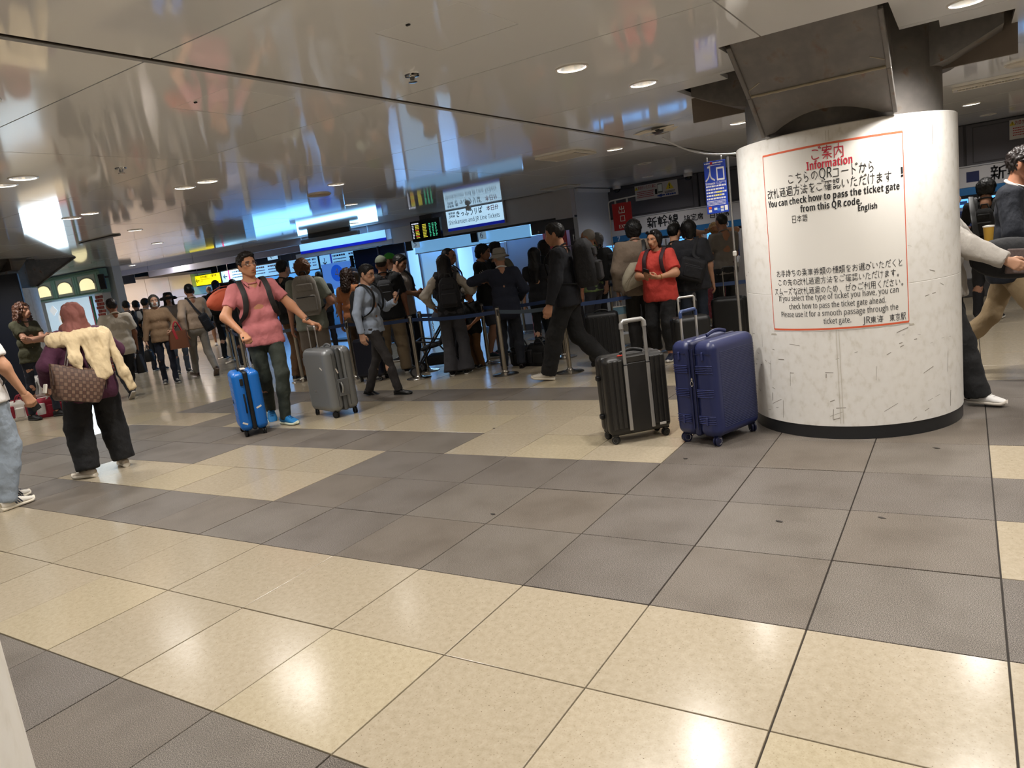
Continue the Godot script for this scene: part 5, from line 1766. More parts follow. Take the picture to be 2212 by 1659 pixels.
	for x in [-0.205, -0.165, -0.125, 0.125, 0.165, 0.205]:
		cr.rbox(Vector3(x, 0.38, 0.134), Vector3(0.034, 0.52, 0.016), 0.008, 3)
	obj("shell_rib", cr, mat("211f1c", 0.38), c)
	obj("back_plate", one_rbox(Vector3(0.0, 0.345, 0.137), Vector3(0.175, 0.53, 0.012), 0.006, 2), mat("191715", 0.45), c)
	obj("handle_well", one_rbox(Vector3(0.0, 0.635, 0.132), Vector3(0.17, 0.05, 0.02), 0.008, 2), mat("26231f", 0.4), c)
	var bars_m := MB.new()
	for s in [-1.0, 1.0]:
		bars_m.rbox(Vector3(s * 0.088, 0.35, 0.149), Vector3(0.03, 0.5, 0.014), 0.006, 2)
		bars_m.rbox(Vector3(s * 0.088, 0.745, 0.146), Vector3(0.027, 0.29, 0.012), 0.005, 2)
	obj("silver_bar", bars_m, mat("a9a7a4", 0.35, 0.75), c)
	var cg := MB.new()
	cg.tube([Vector3(-0.09, 0.87, 0.146), Vector3(-0.088, 0.905, 0.146), Vector3(-0.07, 0.925, 0.146), Vector3(0.07, 0.925, 0.146), Vector3(0.088, 0.905, 0.146), Vector3(0.09, 0.87, 0.146)], 0.017, 10)
	obj("grip", cg, mat("aeaca8", 0.32, 0.6), c)
	for s in [-1.0, 1.0]:
		obj("bar_joint", one_box(Vector3(s * 0.088, 0.602, 0.15), Vector3(0.033, 0.008, 0.017), 0.002), M.black, c)
	carry_handle(c, Vector3(0.0, 0.665, 0.05), Vector3.RIGHT, Vector3.UP, 0.18, M.black)
	obj("label_plate", one_box(Vector3(0.165, 0.115, 0.1455), Vector3(0.05, 0.018, 0.004), 0.001), mat("c9c4bc", 0.35, 0.3), c)
	obj("ribbon", one_rbox(Vector3(-0.1, 0.668, 0.09), Vector3(0.05, 0.01, 0.012), 0.004, 2), mat("d8402c", 0.6), c)
	for y in [0.2, 0.5]:
		obj("side_foot", one_rbox(Vector3(-0.255, y, -0.03), Vector3(0.03, 0.04, 0.05), 0.01, 2), M.black, c)
	# navy case against the pillar
	var nv := mat("20274f", 0.4, 0.0, {"spec": 0.5})
	var nsz := Vector3(0.52, 0.75, 0.37)
	var d := case_base("suitcase", "large navy blue ribbed suitcase leaning close to the white pillar", Vector3(-1.03, 0, -2.51), 70.1, nsz, nv, mat("171c3c", 0.5), 0.06)
	wheels(d, nsz, 0.037, mat("171b38", 0.4), mat("c9c8c6", 0.22, 0.9), 0.05, 1.1)
	var fine := MB.new()
	for k in 46:
		fine.box(Vector3(0.02, 0.135 + k * 0.0118, 0.1855), Vector3(0.4, 0.0045, 0.006), 0.0018)
	obj("fine_rib", fine, mat("1e2548", 0.42), d)
	var bandr := MB.new()
	for y in [0.17, 0.36, 0.53]:
		for k in 5:
			for s in [-1.0, 1.0]:
				bandr.tube([Vector3(-0.262, y + k * 0.0125, s * 0.125), Vector3(-0.262, y + k * 0.0125, s * 0.035)], 0.0035, 5)
				bandr.tube([Vector3(-0.262, y + k * 0.0125, s * 0.125), Vector3(-0.25, y + k * 0.0125, s * 0.165)], 0.0035, 5)
	obj("band_rib", bandr, mat("2b3262", 0.35), d)
	var stub := MB.new()
	for y in [0.155, 0.62]:
		for s in [-1.0, 1.0]:
			stub.rbox(Vector3(-0.264, y + 0.03, s * 0.1), Vector3(0.014, 0.06, 0.018), 0.006, 2)
	obj("side_foot", stub, mat("252c58", 0.4), d)
	obj("lid_line", one_box(Vector3(-0.261, 0.665, 0.1), Vector3(0.003, 0.005, 0.15)), mat("131736", 0.5), d)
	obj("lid_line", one_box(Vector3(-0.261, 0.665, -0.11), Vector3(0.003, 0.005, 0.13)), mat("131736", 0.5), d)
	var zp := MB.new()
	for s in [-1.0, 1.0]:
		zp.tube([Vector3(-0.261, 0.12, s * 0.016), Vector3(-0.261, 0.7, s * 0.016)], 0.006, 6)
	obj("zip_cord", zp, mat("1b2146", 0.4), d)
	var pull := MB.new()
	pull.box(Vector3(-0.268, 0.485, 0.0), Vector3(0.008, 0.02, 0.014), 0.003)
	var lp := []
	for k in 13:
		var t := TAU * k / 12.0
		lp.append(Vector3(-0.27, 0.455 + cos(t) * 0.018, sin(t) * 0.011))
	pull.tube(lp, 0.003, 6)
	obj("zip_pull", pull, M.chrome, d)
	case_handle(d, -0.12, -0.1, 0.7, 0.93, 0.085, M.alu, mat("2b3d66", 0.4), 0.022)
	carry_handle(d, Vector3(0.05, 0.75, 0.0), Vector3.RIGHT, Vector3.UP, 0.22, nv)
	obj("name_plate", one_box(Vector3(0.02, 0.728, 0.165), Vector3(0.06, 0.008, 0.004), 0.0, Basis(Vector3.RIGHT, -0.7)), mat("b0a9a0", 0.3, 0.6), d)
	# cases farther back
	var e := case_base("suitcase", "black ribbed suitcase trailing behind the man in green shirt", Vector3(-3.35, 0, -5.62), 25.0, Vector3(0.42, 0.66, 0.27), M.black, M.black, 0.05)
	wheels(e, Vector3(0.42, 0.66, 0.27), 0.03, M.black, M.black_gloss)
	var er := MB.new()
	for k in 7:
		er.rbox(Vector3(-0.15 + k * 0.05, 0.36, 0.134), Vector3(0.02, 0.5, 0.012), 0.006, 2)
	obj("shell_rib", er, mat("171718", 0.45), e)
	carry_handle(e, Vector3(0, 0.66, 0.03), Vector3.RIGHT, Vector3.UP, 0.18, M.black)
	var f := case_base("suitcase", "dark navy suitcase standing behind the blue shirt man's legs", Vector3(-6.75, 0, -5.0), 10.0, Vector3(0.42, 0.62, 0.27), mat("0e1224", 0.4), M.black, 0.05)
	wheels(f, Vector3(0.42, 0.62, 0.27), 0.03, M.black, mat("b5b4b2", 0.3, 0.6))
	carry_handle(f, Vector3(0, 0.62, 0.03), Vector3.RIGHT, Vector3.UP, 0.18, M.black)
	var g := case_base("suitcase", "black suitcase with silver handle between coral top woman and navy case", Vector3(-2.05, 0, -5.1), 35.0, Vector3(0.4, 0.6, 0.26), M.black, M.black, 0.05)
	wheels(g, Vector3(0.4, 0.6, 0.26), 0.03, M.black, M.black_gloss)
	case_handle(g, 0.0, -0.08, 0.58, 0.78, 0.09, M.chrome, mat("c9c6c2", 0.3, 0.4), 0.024)
	var h := case_base("suitcase", "black suitcase with tall handle beside the woman in dark grey", Vector3(-2.0, 0, -6.5), 0.0, Vector3(0.4, 0.64, 0.27), M.black, M.black, 0.05)
	wheels(h, Vector3(0.4, 0.64, 0.27), 0.03, M.black, M.black_gloss)
	case_handle(h, 0.0, -0.08, 0.6, 0.98, 0.075, M.chrome, M.black)
	var i := case_base("suitcase", "black suitcase held by the man in white tee with backpack", Vector3(-6.15, 0, -6.35), 15.0, Vector3(0.42, 0.64, 0.27), M.black, M.black, 0.05)
	wheels(i, Vector3(0.42, 0.64, 0.27), 0.03, M.black, M.black_gloss)
	case_handle(i, 0.0, -0.08, 0.6, 0.95, 0.09, M.alu, M.black)
	# soft black bags on the floor by the man in bucket hat
	soft_bag(Vector3(-4.33, 0, -5.72), -10.0, Vector3(0.44, 0.3, 0.2), "0f0f10", "black soft briefcase on the floor right of the bucket hat man", "briefcase")
	soft_bag(Vector3(-4.68, 0, -5.78), -10.0, Vector3(0.34, 0.27, 0.2), "141415", "black soft bag on the floor between the bucket hat man's legs", "bag")
	# red and white holdalls by the left pillar
	soft_bag(Vector3(-11.55, 0, -2.95), 52.0, Vector3(0.62, 0.3, 0.3), "9c1f36", "dark red holdall with white panels behind the folded-arms woman's feet", "holdall", "e3ded8")
	soft_bag(Vector3(-11.95, 0, -2.6), 52.0, Vector3(0.3, 0.32, 0.26), "d8d2ca", "white holdall with red trim at the foot of the dark board", "holdall", "8c1c30")
	var clear := soft_bag(Vector3(-11.75, 0.3, -2.95), 52.0, Vector3(0.42, 0.34, 0.26), "cfccc6", "pale grey backpack resting on the dark red holdall", "backpack", "8d8d8c")
	obj("round_patch", one_rbox(Vector3(0.05, 0.12, 0.135), Vector3(0.14, 0.14, 0.03), 0.014, 2), mat("a5a6a6", 0.5), clear)
	pushchair()

func soft_bag(at: Vector3, turn: float, s: Vector3, hex: String, label: String, cat: String, trim := "1d1d1f") -> Node3D:
	var o := thing(cat, label, cat, at, deg_to_rad(turn))
	var rings := []
	var n := 28
	for k in 9:
		var t := k / 8.0
		var f := 1.0 - 0.12 * t + 0.05 * sin(t * 9.0)
		if k == 0:
			f = 0.86
		if k == 8:
			f = 0.55
		var ring := []
		for q in n:
			var a := TAU * q / n
			var cx := signf(cos(a)) * pow(absf(cos(a)), 0.35)
			var cz := signf(sin(a)) * pow(absf(sin(a)), 0.35)
			ring.append(Vector3(cx * s.x * 0.5 * (f if k < 8 else 0.92), s.y * t * (1.0 - 0.04 * absf(cx) * t), cz * s.z * 0.5 * f * (1.0 - 0.35 * t)))
		rings.append(ring)
	var b := MB.new()
	b.loft(rings)
	obj("bag_body", b, mat(hex, 0.8), o)
	var z := MB.new()
	z.tube([Vector3(-s.x * 0.42, s.y * 0.99, 0), Vector3(0, s.y * 1.01, 0), Vector3(s.x * 0.42, s.y * 0.99, 0)], 0.008, 6)
	obj("zip", z, mat(trim, 0.5), o)
	for e in [-1.0, 1.0]:
		var h := MB.new()
		var p := []
		for k in 11:
			var t := k / 10.0
			p.append(Vector3((t - 0.5) * s.x * 0.45, s.y * 0.85 + sin(PI * t) * 0.12, e * s.z * 0.24))
		h.tube(p, 0.011, 8)
		obj("handle", h, mat(trim, 0.6), o)
		obj("side_panel", one_rbox(Vector3(e * s.x * 0.34, s.y * 0.45, s.z * 0.4), Vector3(s.x * 0.2, s.y * 0.6, 0.05), 0.015, 2), mat(trim, 0.7), o)
	obj("front_pocket", one_rbox(Vector3(0, s.y * 0.38, s.z * 0.42), Vector3(s.x * 0.42, s.y * 0.5, 0.05), 0.02, 3), mat(hex, 0.75), o)
	return o

func pushchair() -> void:
	var o := thing("pushchair", "black folded-hood pushchair in front of the woman in grey wide trousers", "pushchair", Vector3(-5.85, 0, -5.45), deg_to_rad(-60))
	var fr := MB.new()
	for s in [-0.22, 0.22]:
		fr.tube([Vector3(s, 0.08, 0.34), Vector3(s, 0.42, 0.1), Vector3(s, 0.98, -0.32), Vector3(s, 1.02, -0.38)], 0.013, 8)
		fr.tube([Vector3(s, 0.08, -0.28), Vector3(s, 0.45, -0.02), Vector3(s, 0.5, 0.28)], 0.012, 8)
	fr.tube([Vector3(-0.22, 1.02, -0.38), Vector3(0.22, 1.02, -0.38)], 0.016, 10)
	fr.tube([Vector3(-0.22, 0.1, 0.32), Vector3(0.22, 0.1, 0.32)], 0.01, 8)
	fr.tube([Vector3(-0.22, 0.5, 0.28), Vector3(0.22, 0.5, 0.28)], 0.014, 8)
	obj("frame", fr, mat("2a2a2c", 0.35, 0.5), o)
	var st := MB.new()
	st.box(Vector3(0, 0.4, 0.08), Vector3(0.38, 0.05, 0.32), 0.02, Basis(Vector3.RIGHT, 0.2))
	st.box(Vector3(0, 0.62, -0.14), Vector3(0.38, 0.46, 0.05), 0.02, Basis(Vector3.RIGHT, -0.45))
	obj("seat", st, mat("17181b", 0.85), o)
	var hd := MB.new()
	var rings := []
	for k in 7:
		var a := -0.3 + 1.7 * k / 6.0
		var ring := []
		for q in 13:
			var t := PI * q / 12.0
			ring.append(Vector3(cos(t) * 0.215, 0.72 + sin(t) * 0.24 * cos(a) , -0.2 + sin(t) * 0.26 * sin(a)))
		rings.append(ring)
	hd.loft(rings, false, false)
	obj("hood", hd, mat("3b4255", 0.85), o)
	obj("basket", one_rbox(Vector3(0, 0.2, -0.02), Vector3(0.36, 0.14, 0.4), 0.04, 2), mat("101114", 0.9), o)
	for s in [-1.0, 1.0]:
		for z in [0.34, -0.28]:
			for e in [-0.025, 0.025]:
				var w := MB.new()
				w.lathe([Vector2(0.055, -0.012), Vector2(0.075, -0.01), Vector2(0.08, 0.0), Vector2(0.075, 0.01), Vector2(0.055, 0.012), Vector2(0.055, -0.012)], 24, Transform3D(Basis(Vector3.FORWARD, PI / 2), Vector3(s * 0.22 + e, 0.08, z)))
				var wn := obj("wheel", w, M.rubber, o)
				var hb := MB.new()
				hb.lathe([Vector2(0.0, -0.009), Vector2(0.055, -0.008), Vector2(0.055, 0.008), Vector2(0.0, 0.009)], 12, Transform3D(Basis(Vector3.FORWARD, PI / 2), Vector3(s * 0.22 + e, 0.08, z)))
				obj("hub", hb, mat("6d6d70", 0.4, 0.4), wn)
	var ch := MB.new()
	for k in 7:
		var lp := []
		for q in 9:
			var t := TAU * q / 8.0
			lp.append(Vector3(0.24 + (0.0 if k % 2 else sin(t) * 0.012), 0.74 - k * 0.034 + cos(t) * 0.02, 0.0 + (sin(t) * 0.012 if k % 2 else 0.0)))
		ch.tube(lp, 0.004, 5)
	obj("hanging_chain", ch, mat("cfc9c2", 0.3, 0.6), o)

# ---------------------------------------------------------------- distance fields for soft bodies
class Field:
	var o: Vector3
	var c: float
	var nx: int
	var ny: int
	var nz: int
	var a := PackedFloat32Array()
	var lo := PackedInt32Array()
	var hi := PackedInt32Array()
	var k := 50.0
	var reach := 0.075
	var planes := []
	var shrink := 0.0

	func _init(mn: Vector3, mx: Vector3, cell: float, sharp := 50.0) -> void:
		o = mn
		c = cell
		k = sharp
		reach = 3.6 / sharp
		nx = int(ceil((mx.x - mn.x) / c)) + 2
		ny = int(ceil((mx.y - mn.y) / c)) + 2
		nz = int(ceil((mx.z - mn.z) / c)) + 2
		a.resize(nx * ny * nz)
		lo.resize(ny * nz)
		lo.fill(nx)
		hi.resize(ny * nz)
		hi.fill(-1)

	# a tapered bar from p to q; thick squashes it along z; flat ends it square at q
	func bar(p: Vector3, q: Vector3, ra: float, rb: float, thick := 1.0, flat := false) -> void:
		var r := maxf(ra, rb) + reach
		var rz := maxf(ra, rb) * maxf(thick, 0.2) + reach
		var x0 := maxi(0, int((minf(p.x, q.x) - r - o.x) / c))
		var x1 := mini(nx - 1, int((maxf(p.x, q.x) + r - o.x) / c) + 1)
		var y0 := maxi(0, int((minf(p.y, q.y) - r - o.y) / c))
		var y1 := mini(ny - 1, int((maxf(p.y, q.y) + r - o.y) / c) + 1)
		var z0 := maxi(0, int((minf(p.z, q.z) - rz - o.z) / c))
		var z1 := mini(nz - 1, int((maxf(p.z, q.z) + rz - o.z) / c) + 1)
		var iz := 1.0 / thick
		var d := q - p
		d.z *= iz
		var len := maxf(d.length(), 1e-5)
		var inv := 1.0 / (len * len)
		var kk := -k
		var dr := rb - ra
		var A := a
		a = PackedFloat32Array()
		for z in range(z0, z1 + 1):
			var pz := (o.z + z * c - p.z) * iz
			for y in range(y0, y1 + 1):
				var py := o.y + y * c - p.y
				var row := z * ny + y
				if lo[row] > x0:
					lo[row] = x0
				if hi[row] < x1:
					hi[row] = x1
				var i := row * nx + x0
				var hb := (py * d.y + pz * d.z) * inv
				var hd := d.x * inv
				var px := o.x + x0 * c - p.x
				for x in range(x0, x1 + 1):
					var h := hb + px * hd
					var t := clampf(h, 0.0, 1.0)
					var ex := px - t * d.x
					var ey := py - t * d.y
					var ez := pz - t * d.z
					var e: float
					if flat and h > 1.0:
						var fx := px - h * d.x
						var fy := py - h * d.y
						var fz := pz - h * d.z
						e = maxf(sqrt(fx * fx + fy * fy + fz * fz) - rb, (h - 1.0) * len)
					else:
						e = sqrt(ex * ex + ey * ey + ez * ez) - (ra + dr * t)
					A[i] += exp(kk * e)
					i += 1
					px += c
		a = A

	# an egg of radii r, turned by bs
	func egg(p: Vector3, r: Vector3, bs := Basis()) -> void:
		var m := maxf(r.x, maxf(r.y, r.z)) + reach
		var mnr := minf(r.x, minf(r.y, r.z))
		var it := bs.transposed()
		var x0 := maxi(0, int((p.x - m - o.x) / c))
		var x1 := mini(nx - 1, int((p.x + m - o.x) / c) + 1)
		var A := a
		a = PackedFloat32Array()
		for z in range(maxi(0, int((p.z - m - o.z) / c)), mini(nz - 1, int((p.z + m - o.z) / c) + 1) + 1):
			for y in range(maxi(0, int((p.y - m - o.y) / c)), mini(ny - 1, int((p.y + m - o.y) / c) + 1) + 1):
				var row := z * ny + y
				if lo[row] > x0:
					lo[row] = x0
				if hi[row] < x1:
					hi[row] = x1
				for x in range(x0, x1 + 1):
					var q := it * (Vector3(o.x + x * c, o.y + y * c, o.z + z * c) - p)
					var q1 := q / r
					var l := q1.length()
					var e := l * (l - 1.0) / maxf((q1 / r).length(), 1e-4)
					A[row * nx + x] += exp(-k * maxf(e, -mnr))
		a = A

	# turns the sums into distances; planes [normal, offset] cut away what lies on their outer side
	func settle() -> void:
		var A := a
		a = PackedFloat32Array()
		var ik := -1.0 / k
		for z in nz:
			for y in ny:
				var row := z * ny + y
				for x in range(0, lo[row]):
					A[row * nx + x] = 1.0
				for x in range(hi[row] + 1, nx):
					A[row * nx + x] = 1.0
				for x in range(lo[row], hi[row] + 1):
					var i := row * nx + x
					A[i] = log(maxf(A[i], 1e-12)) * ik + shrink
				for pl in planes:
					var pn: Vector3 = pl[0]
					var b: float = pn.y * (o.y + y * c) + pn.z * (o.z + z * c) - pl[1]
					for x in range(lo[row], hi[row] + 1):
						var e: float = pn.x * (o.x + x * c) + b
						var i := row * nx + x
						if e > A[i]:
							A[i] = e
		a = A

	func scoop(p: Vector3, r: Vector3) -> void:
		var m := maxf(r.x, maxf(r.y, r.z)) + c * 2
		var mnr := minf(r.x, minf(r.y, r.z))
		for z in range(maxi(0, int((p.z - m - o.z) / c)), mini(nz - 1, int((p.z + m - o.z) / c) + 1) + 1):
			for y in range(maxi(0, int((p.y - m - o.y) / c)), mini(ny - 1, int((p.y + m - o.y) / c) + 1) + 1):
				for x in range(maxi(0, int((p.x - m - o.x) / c)), mini(nx - 1, int((p.x + m - o.x) / c) + 1) + 1):
					var i := (z * ny + y) * nx + x
					var e := (Vector3(o.x + x * c - p.x, o.y + y * c - p.y, o.z + z * c - p.z) / r).length()
					a[i] = maxf(a[i], (1.0 - e) * mnr)

	# surface nets: one point in each cell that the surface crosses, one quad round each crossed edge
	func into(mb: MB, folds: FastNoiseLite = null, amp := 0.0, stretch := Vector3.ONE) -> void:
		var A := a
		var sy := nx
		var sz := nx * ny
		var id := PackedInt32Array()
		id.resize(A.size())
		id.fill(-1)
		var off := PackedInt32Array([0, 1, sy, sy + 1, sz, sz + 1, sz + sy, sz + sy + 1])
		var base := mb.v.size()
		var first := mb.ix.size()
		var ea := PackedInt32Array([0, 2, 4, 6, 0, 1, 4, 5, 0, 1, 2, 3])
		var eb := PackedInt32Array([1, 3, 5, 7, 2, 3, 6, 7, 4, 5, 6, 7])
		var cells := PackedInt32Array()
		for z in nz - 1:
			for y in ny - 1:
				var row := z * ny + y
				var l := mini(mini(lo[row], lo[row + 1]), mini(lo[row + ny], lo[row + ny + 1]))
				var h := maxi(maxi(hi[row], hi[row + 1]), maxi(hi[row + ny], hi[row + ny + 1]))
				if h < l:
					continue
				l = maxi(0, l - 1)
				h = mini(nx - 2, h)
				var i := row * nx + l
				for x in range(l, h + 1):
					var s := int(A[i] < 0.0) + int(A[i + 1] < 0.0) + int(A[i + sy] < 0.0) + int(A[i + sy + 1] < 0.0) + int(A[i + sz] < 0.0) + int(A[i + sz + 1] < 0.0) + int(A[i + sz + sy] < 0.0) + int(A[i + sz + sy + 1] < 0.0)
					if s != 0 and s != 8:
						var sum := Vector3.ZERO
						var cnt := 0
						for e in 12:
							var va := A[i + off[ea[e]]]
							var vb := A[i + off[eb[e]]]
							if (va < 0.0) != (vb < 0.0):
								var t := va / (va - vb)
								var q := ea[e]
								var pt := Vector3(q & 1, (q >> 1) & 1, q >> 2)
								if e < 4:
									pt.x += t
								elif e < 8:
									pt.y += t
								else:
									pt.z += t
								sum += pt
								cnt += 1
						var p := o + (Vector3(x, y, z) + sum / cnt) * c
						id[i] = mb.v.size()
						mb.v.append(p)
						mb.n.append(Vector3.UP)
						mb.uv.append(Vector2(p.x, p.y))
						mb.c.append(mb.col)
						cells.append(i)
					i += 1
		for i in cells:
			var s0 := A[i] < 0.0
			var y := (i / nx) % ny
			var z := i / sz
			var x := i % nx
			if y > 0 and z > 0 and s0 != (A[i + 1] < 0.0):
				face(mb, id[i], id[i - sy], id[i - sy - sz], id[i - sz], s0)
			if x > 0 and z > 0 and s0 != (A[i + sy] < 0.0):
				face(mb, id[i], id[i - sz], id[i - sz - 1], id[i - 1], s0)
			if x > 0 and y > 0 and s0 != (A[i + sz] < 0.0):
				face(mb, id[i], id[i - 1], id[i - 1 - sy], id[i - sy], s0)
		mb.smooth(base, first)
		if folds:
			for i in range(base, mb.v.size()):
				var p := mb.v[i]
				mb.v[i] = p + mb.n[i] * (folds.get_noise_3d(p.x * stretch.x, p.y * stretch.y, p.z * stretch.z) * amp)
			mb.smooth(base, first)

	func face(mb: MB, p: int, q: int, r: int, s: int, solid: bool) -> void:
		if p < 0 or q < 0 or r < 0 or s < 0:
			return
		if solid:
			mb.ix.append_array([p, r, q, p, s, r])
		else:
			mb.ix.append_array([p, q, r, p, r, s])


# ---------------------------------------------------------------- shared body pieces
var piece := {}
var fold_a: FastNoiseLite
var fold_b: FastNoiseLite

# the head: origin at its middle, face towards +z
func head_mesh(fem: bool, cell: float) -> MB:
	var key := "head %s %s" % [fem, cell]
	if piece.has(key):
		return piece[key]
	var f := Field.new(Vector3(-0.11, -0.22, -0.14), Vector3(0.11, 0.14, 0.15), cell, 110.0)
	var j := 0.92 if fem else 1.0
	f.egg(Vector3(0, 0.028, -0.012), Vector3(0.073, 0.083, 0.095))
	f.egg(Vector3(0, -0.03, 0.032), Vector3(0.056 * j, 0.074, 0.056))
	f.egg(Vector3(0, 0.05, 0.03), Vector3(0.062, 0.05, 0.06))
	f.bar(Vector3(0, -0.094, 0.062), Vector3(0, -0.088, 0.06), 0.017 * j, 0.02 * j)
	for s in [-1.0, 1.0]:
		f.bar(Vector3(s * 0.052 * j, -0.04, 0.0), Vector3(s * 0.02 * j, -0.088, 0.052), 0.018, 0.016)
		f.egg(Vector3(s * 0.04, -0.012, 0.062), Vector3(0.02, 0.016, 0.016))
		f.bar(Vector3(s * 0.012, 0.027, 0.086), Vector3(s * 0.044, 0.026, 0.07), 0.009, 0.008)
		f.egg(Vector3(s * 0.011, -0.034, 0.094), Vector3(0.009, 0.0075, 0.01))
		f.egg(Vector3(s * 0.077, -0.004, -0.012), Vector3(0.008, 0.031, 0.017), Basis(Vector3.UP, s * 0.35) * Basis(Vector3.RIGHT, -0.15))
	f.bar(Vector3(0, 0.018, 0.086), Vector3(0, -0.03, 0.104), 0.008, 0.0105)
	f.bar(Vector3(-0.018, -0.06, 0.083), Vector3(0.018, -0.06, 0.083), 0.0055, 0.0055)
	f.egg(Vector3(0, -0.0595, 0.088), Vector3(0.016, 0.0055, 0.008))
	f.egg(Vector3(0, -0.0705, 0.086), Vector3(0.014, 0.0065, 0.008))
	f.bar(Vector3(0, -0.06, -0.022), Vector3(0, -0.2, -0.035), 0.047 if fem else 0.054, 0.052 if fem else 0.06)
	f.settle()
	for s in [-1.0, 1.0]:
		f.scoop(Vector3(s * 0.031, 0.008, 0.098), Vector3(0.019, 0.011, 0.016))
	f.scoop(Vector3(0, -0.0655, 0.1), Vector3(0.02, 0.0022, 0.01))
	var m := MB.new()
	f.into(m)
	for i in m.v.size():
		var p := m.v[i]
		var col := Color(1, 1, 1)
		var ax := absf(p.x)
		if p.z > 0.06:
			if ax < 0.023 - maxf(0.0, absf(p.y + 0.065) - 0.004) * 1.2 and p.y < -0.054 and p.y > -0.077:
				col = Color(0.74, 0.42, 0.4) if fem else Color(0.8, 0.55, 0.5)
			var by := 0.029 - (ax - 0.03) * (ax - 0.03) * 6.0
			if ax > 0.013 and ax < 0.049 and absf(p.y - by) < (0.0045 if fem else 0.0062):
				col = Color(0.13, 0.1, 0.09)
			elif ax > 0.028 and p.y < -0.005 and p.y > -0.04:
				col = Color(1.0, 0.9, 0.87)
		m.c[i] = col
	m.use_col = true
	piece[key] = m
	return m

func eye_mesh() -> MB:
	if piece.has("eye"):
		return piece.eye
	var m := MB.new()
	m.use_col = true
	for s in [-1.0, 1.0]:
		var at := Vector3(s * 0.031, 0.0075, 0.0775)
		for q in [[0.0122, 1.0, Color(0.78, 0.75, 0.72)], [0.0062, 0.0, Color(0.05, 0.03, 0.02)]]:
			m.col = q[2]
			var r: float = q[0]
			var cz := 0.0 if q[1] > 0.5 else 0.0066
			var base := m.v.size()
			for i in 7:
				for k in 12:
					var la := PI * i / 6.0
					var lo := TAU * k / 12.0
					var n := Vector3(sin(la) * cos(lo), cos(la), sin(la) * sin(lo))
					m.p(at + n * r + Vector3(0, 0, cz), n)
			for i in 6:
				for k in 12:
					m.tri(base + i * 12 + k, base + i * 12 + (k + 1) % 12, base + (i + 1) * 12 + (k + 1) % 12)
					m.tri(base + i * 12 + k, base + (i + 1) * 12 + (k + 1) % 12, base + (i + 1) * 12 + k)
		m.col = Color(0.1, 0.07, 0.06)
		m.tube([at + Vector3(-0.016, 0.0, 0.0085), at + Vector3(-0.008, 0.0055, 0.0125), at + Vector3(0.004, 0.0062, 0.013), at + Vector3(0.015, 0.001, 0.0085)], 0.0016, 5)
	piece.eye = m
	return m

# the right hand: wrist at the origin, fingers towards -y, palm towards +z, thumb on the -x side
func hand_mesh(pose: String, cell: float) -> MB:
	var key := "hand %s %s" % [pose, cell]
	if piece.has(key):
		return piece[key]
	var curl: Array = {"relax": [0.3, 0.42, 0.3], "grip": [1.15, 1.35, 0.8], "hold": [0.55, 0.85, 0.5], "flat": [0.12, 0.15, 0.1]}[pose]
	var f := Field.new(Vector3(-0.09, -0.21, -0.05), Vector3(0.065, 0.06, 0.11), cell, 190.0)
	f.bar(Vector3(0, 0.05, 0), Vector3(0, -0.012, 0), 0.027, 0.025, 0.8)
	var xs := [-0.0305, -0.0095, 0.0115, 0.0305]
	var ln := [0.071, 0.079, 0.073, 0.057]
	for k in 4:
		var kn := Vector3(xs[k], [-0.09, -0.094, -0.09, -0.08][k], -0.002)
		f.bar(Vector3(xs[k] * 0.6, -0.012, 0.0), kn, 0.0155, 0.0115)
		var p := kn
		var ang := 0.0
		var spread: float = xs[k] * 1.6
		for b in 3:
			ang += curl[b] * (1.0 + 0.06 * k)
			var l: float = ln[k] * [0.46, 0.31, 0.23][b]
			var q := p + Vector3(spread * l * 1.4 * (1.0 - ang * 0.3), -cos(ang) * l, sin(ang) * l)
			var r: float = [0.0096, 0.0086, 0.0076][b] * (0.88 if k == 3 else 1.0)
			f.bar(p, q, r, r * 0.93)
			p = q
	var th := [Vector3(-0.016, -0.022, 0.006), Vector3(-0.042, -0.05, 0.02), Vector3(-0.05, -0.08, 0.034), Vector3(-0.046, -0.103, 0.044)]
	if pose == "grip" or pose == "hold":
		th = [Vector3(-0.016, -0.022, 0.006), Vector3(-0.04, -0.048, 0.026), Vector3(-0.036, -0.074, 0.048), Vector3(-0.022, -0.092, 0.056)]
	for b in 3:
		f.bar(th[b], th[b + 1], [0.0145, 0.011, 0.0095][b], [0.011, 0.0095, 0.008][b])
	f.egg(Vector3(0.0, -0.05, 0.006), Vector3(0.036, 0.042, 0.014))
	f.settle()
	var m := MB.new()
	f.into(m)
	m.use_col = true
	piece[key] = m
	return m

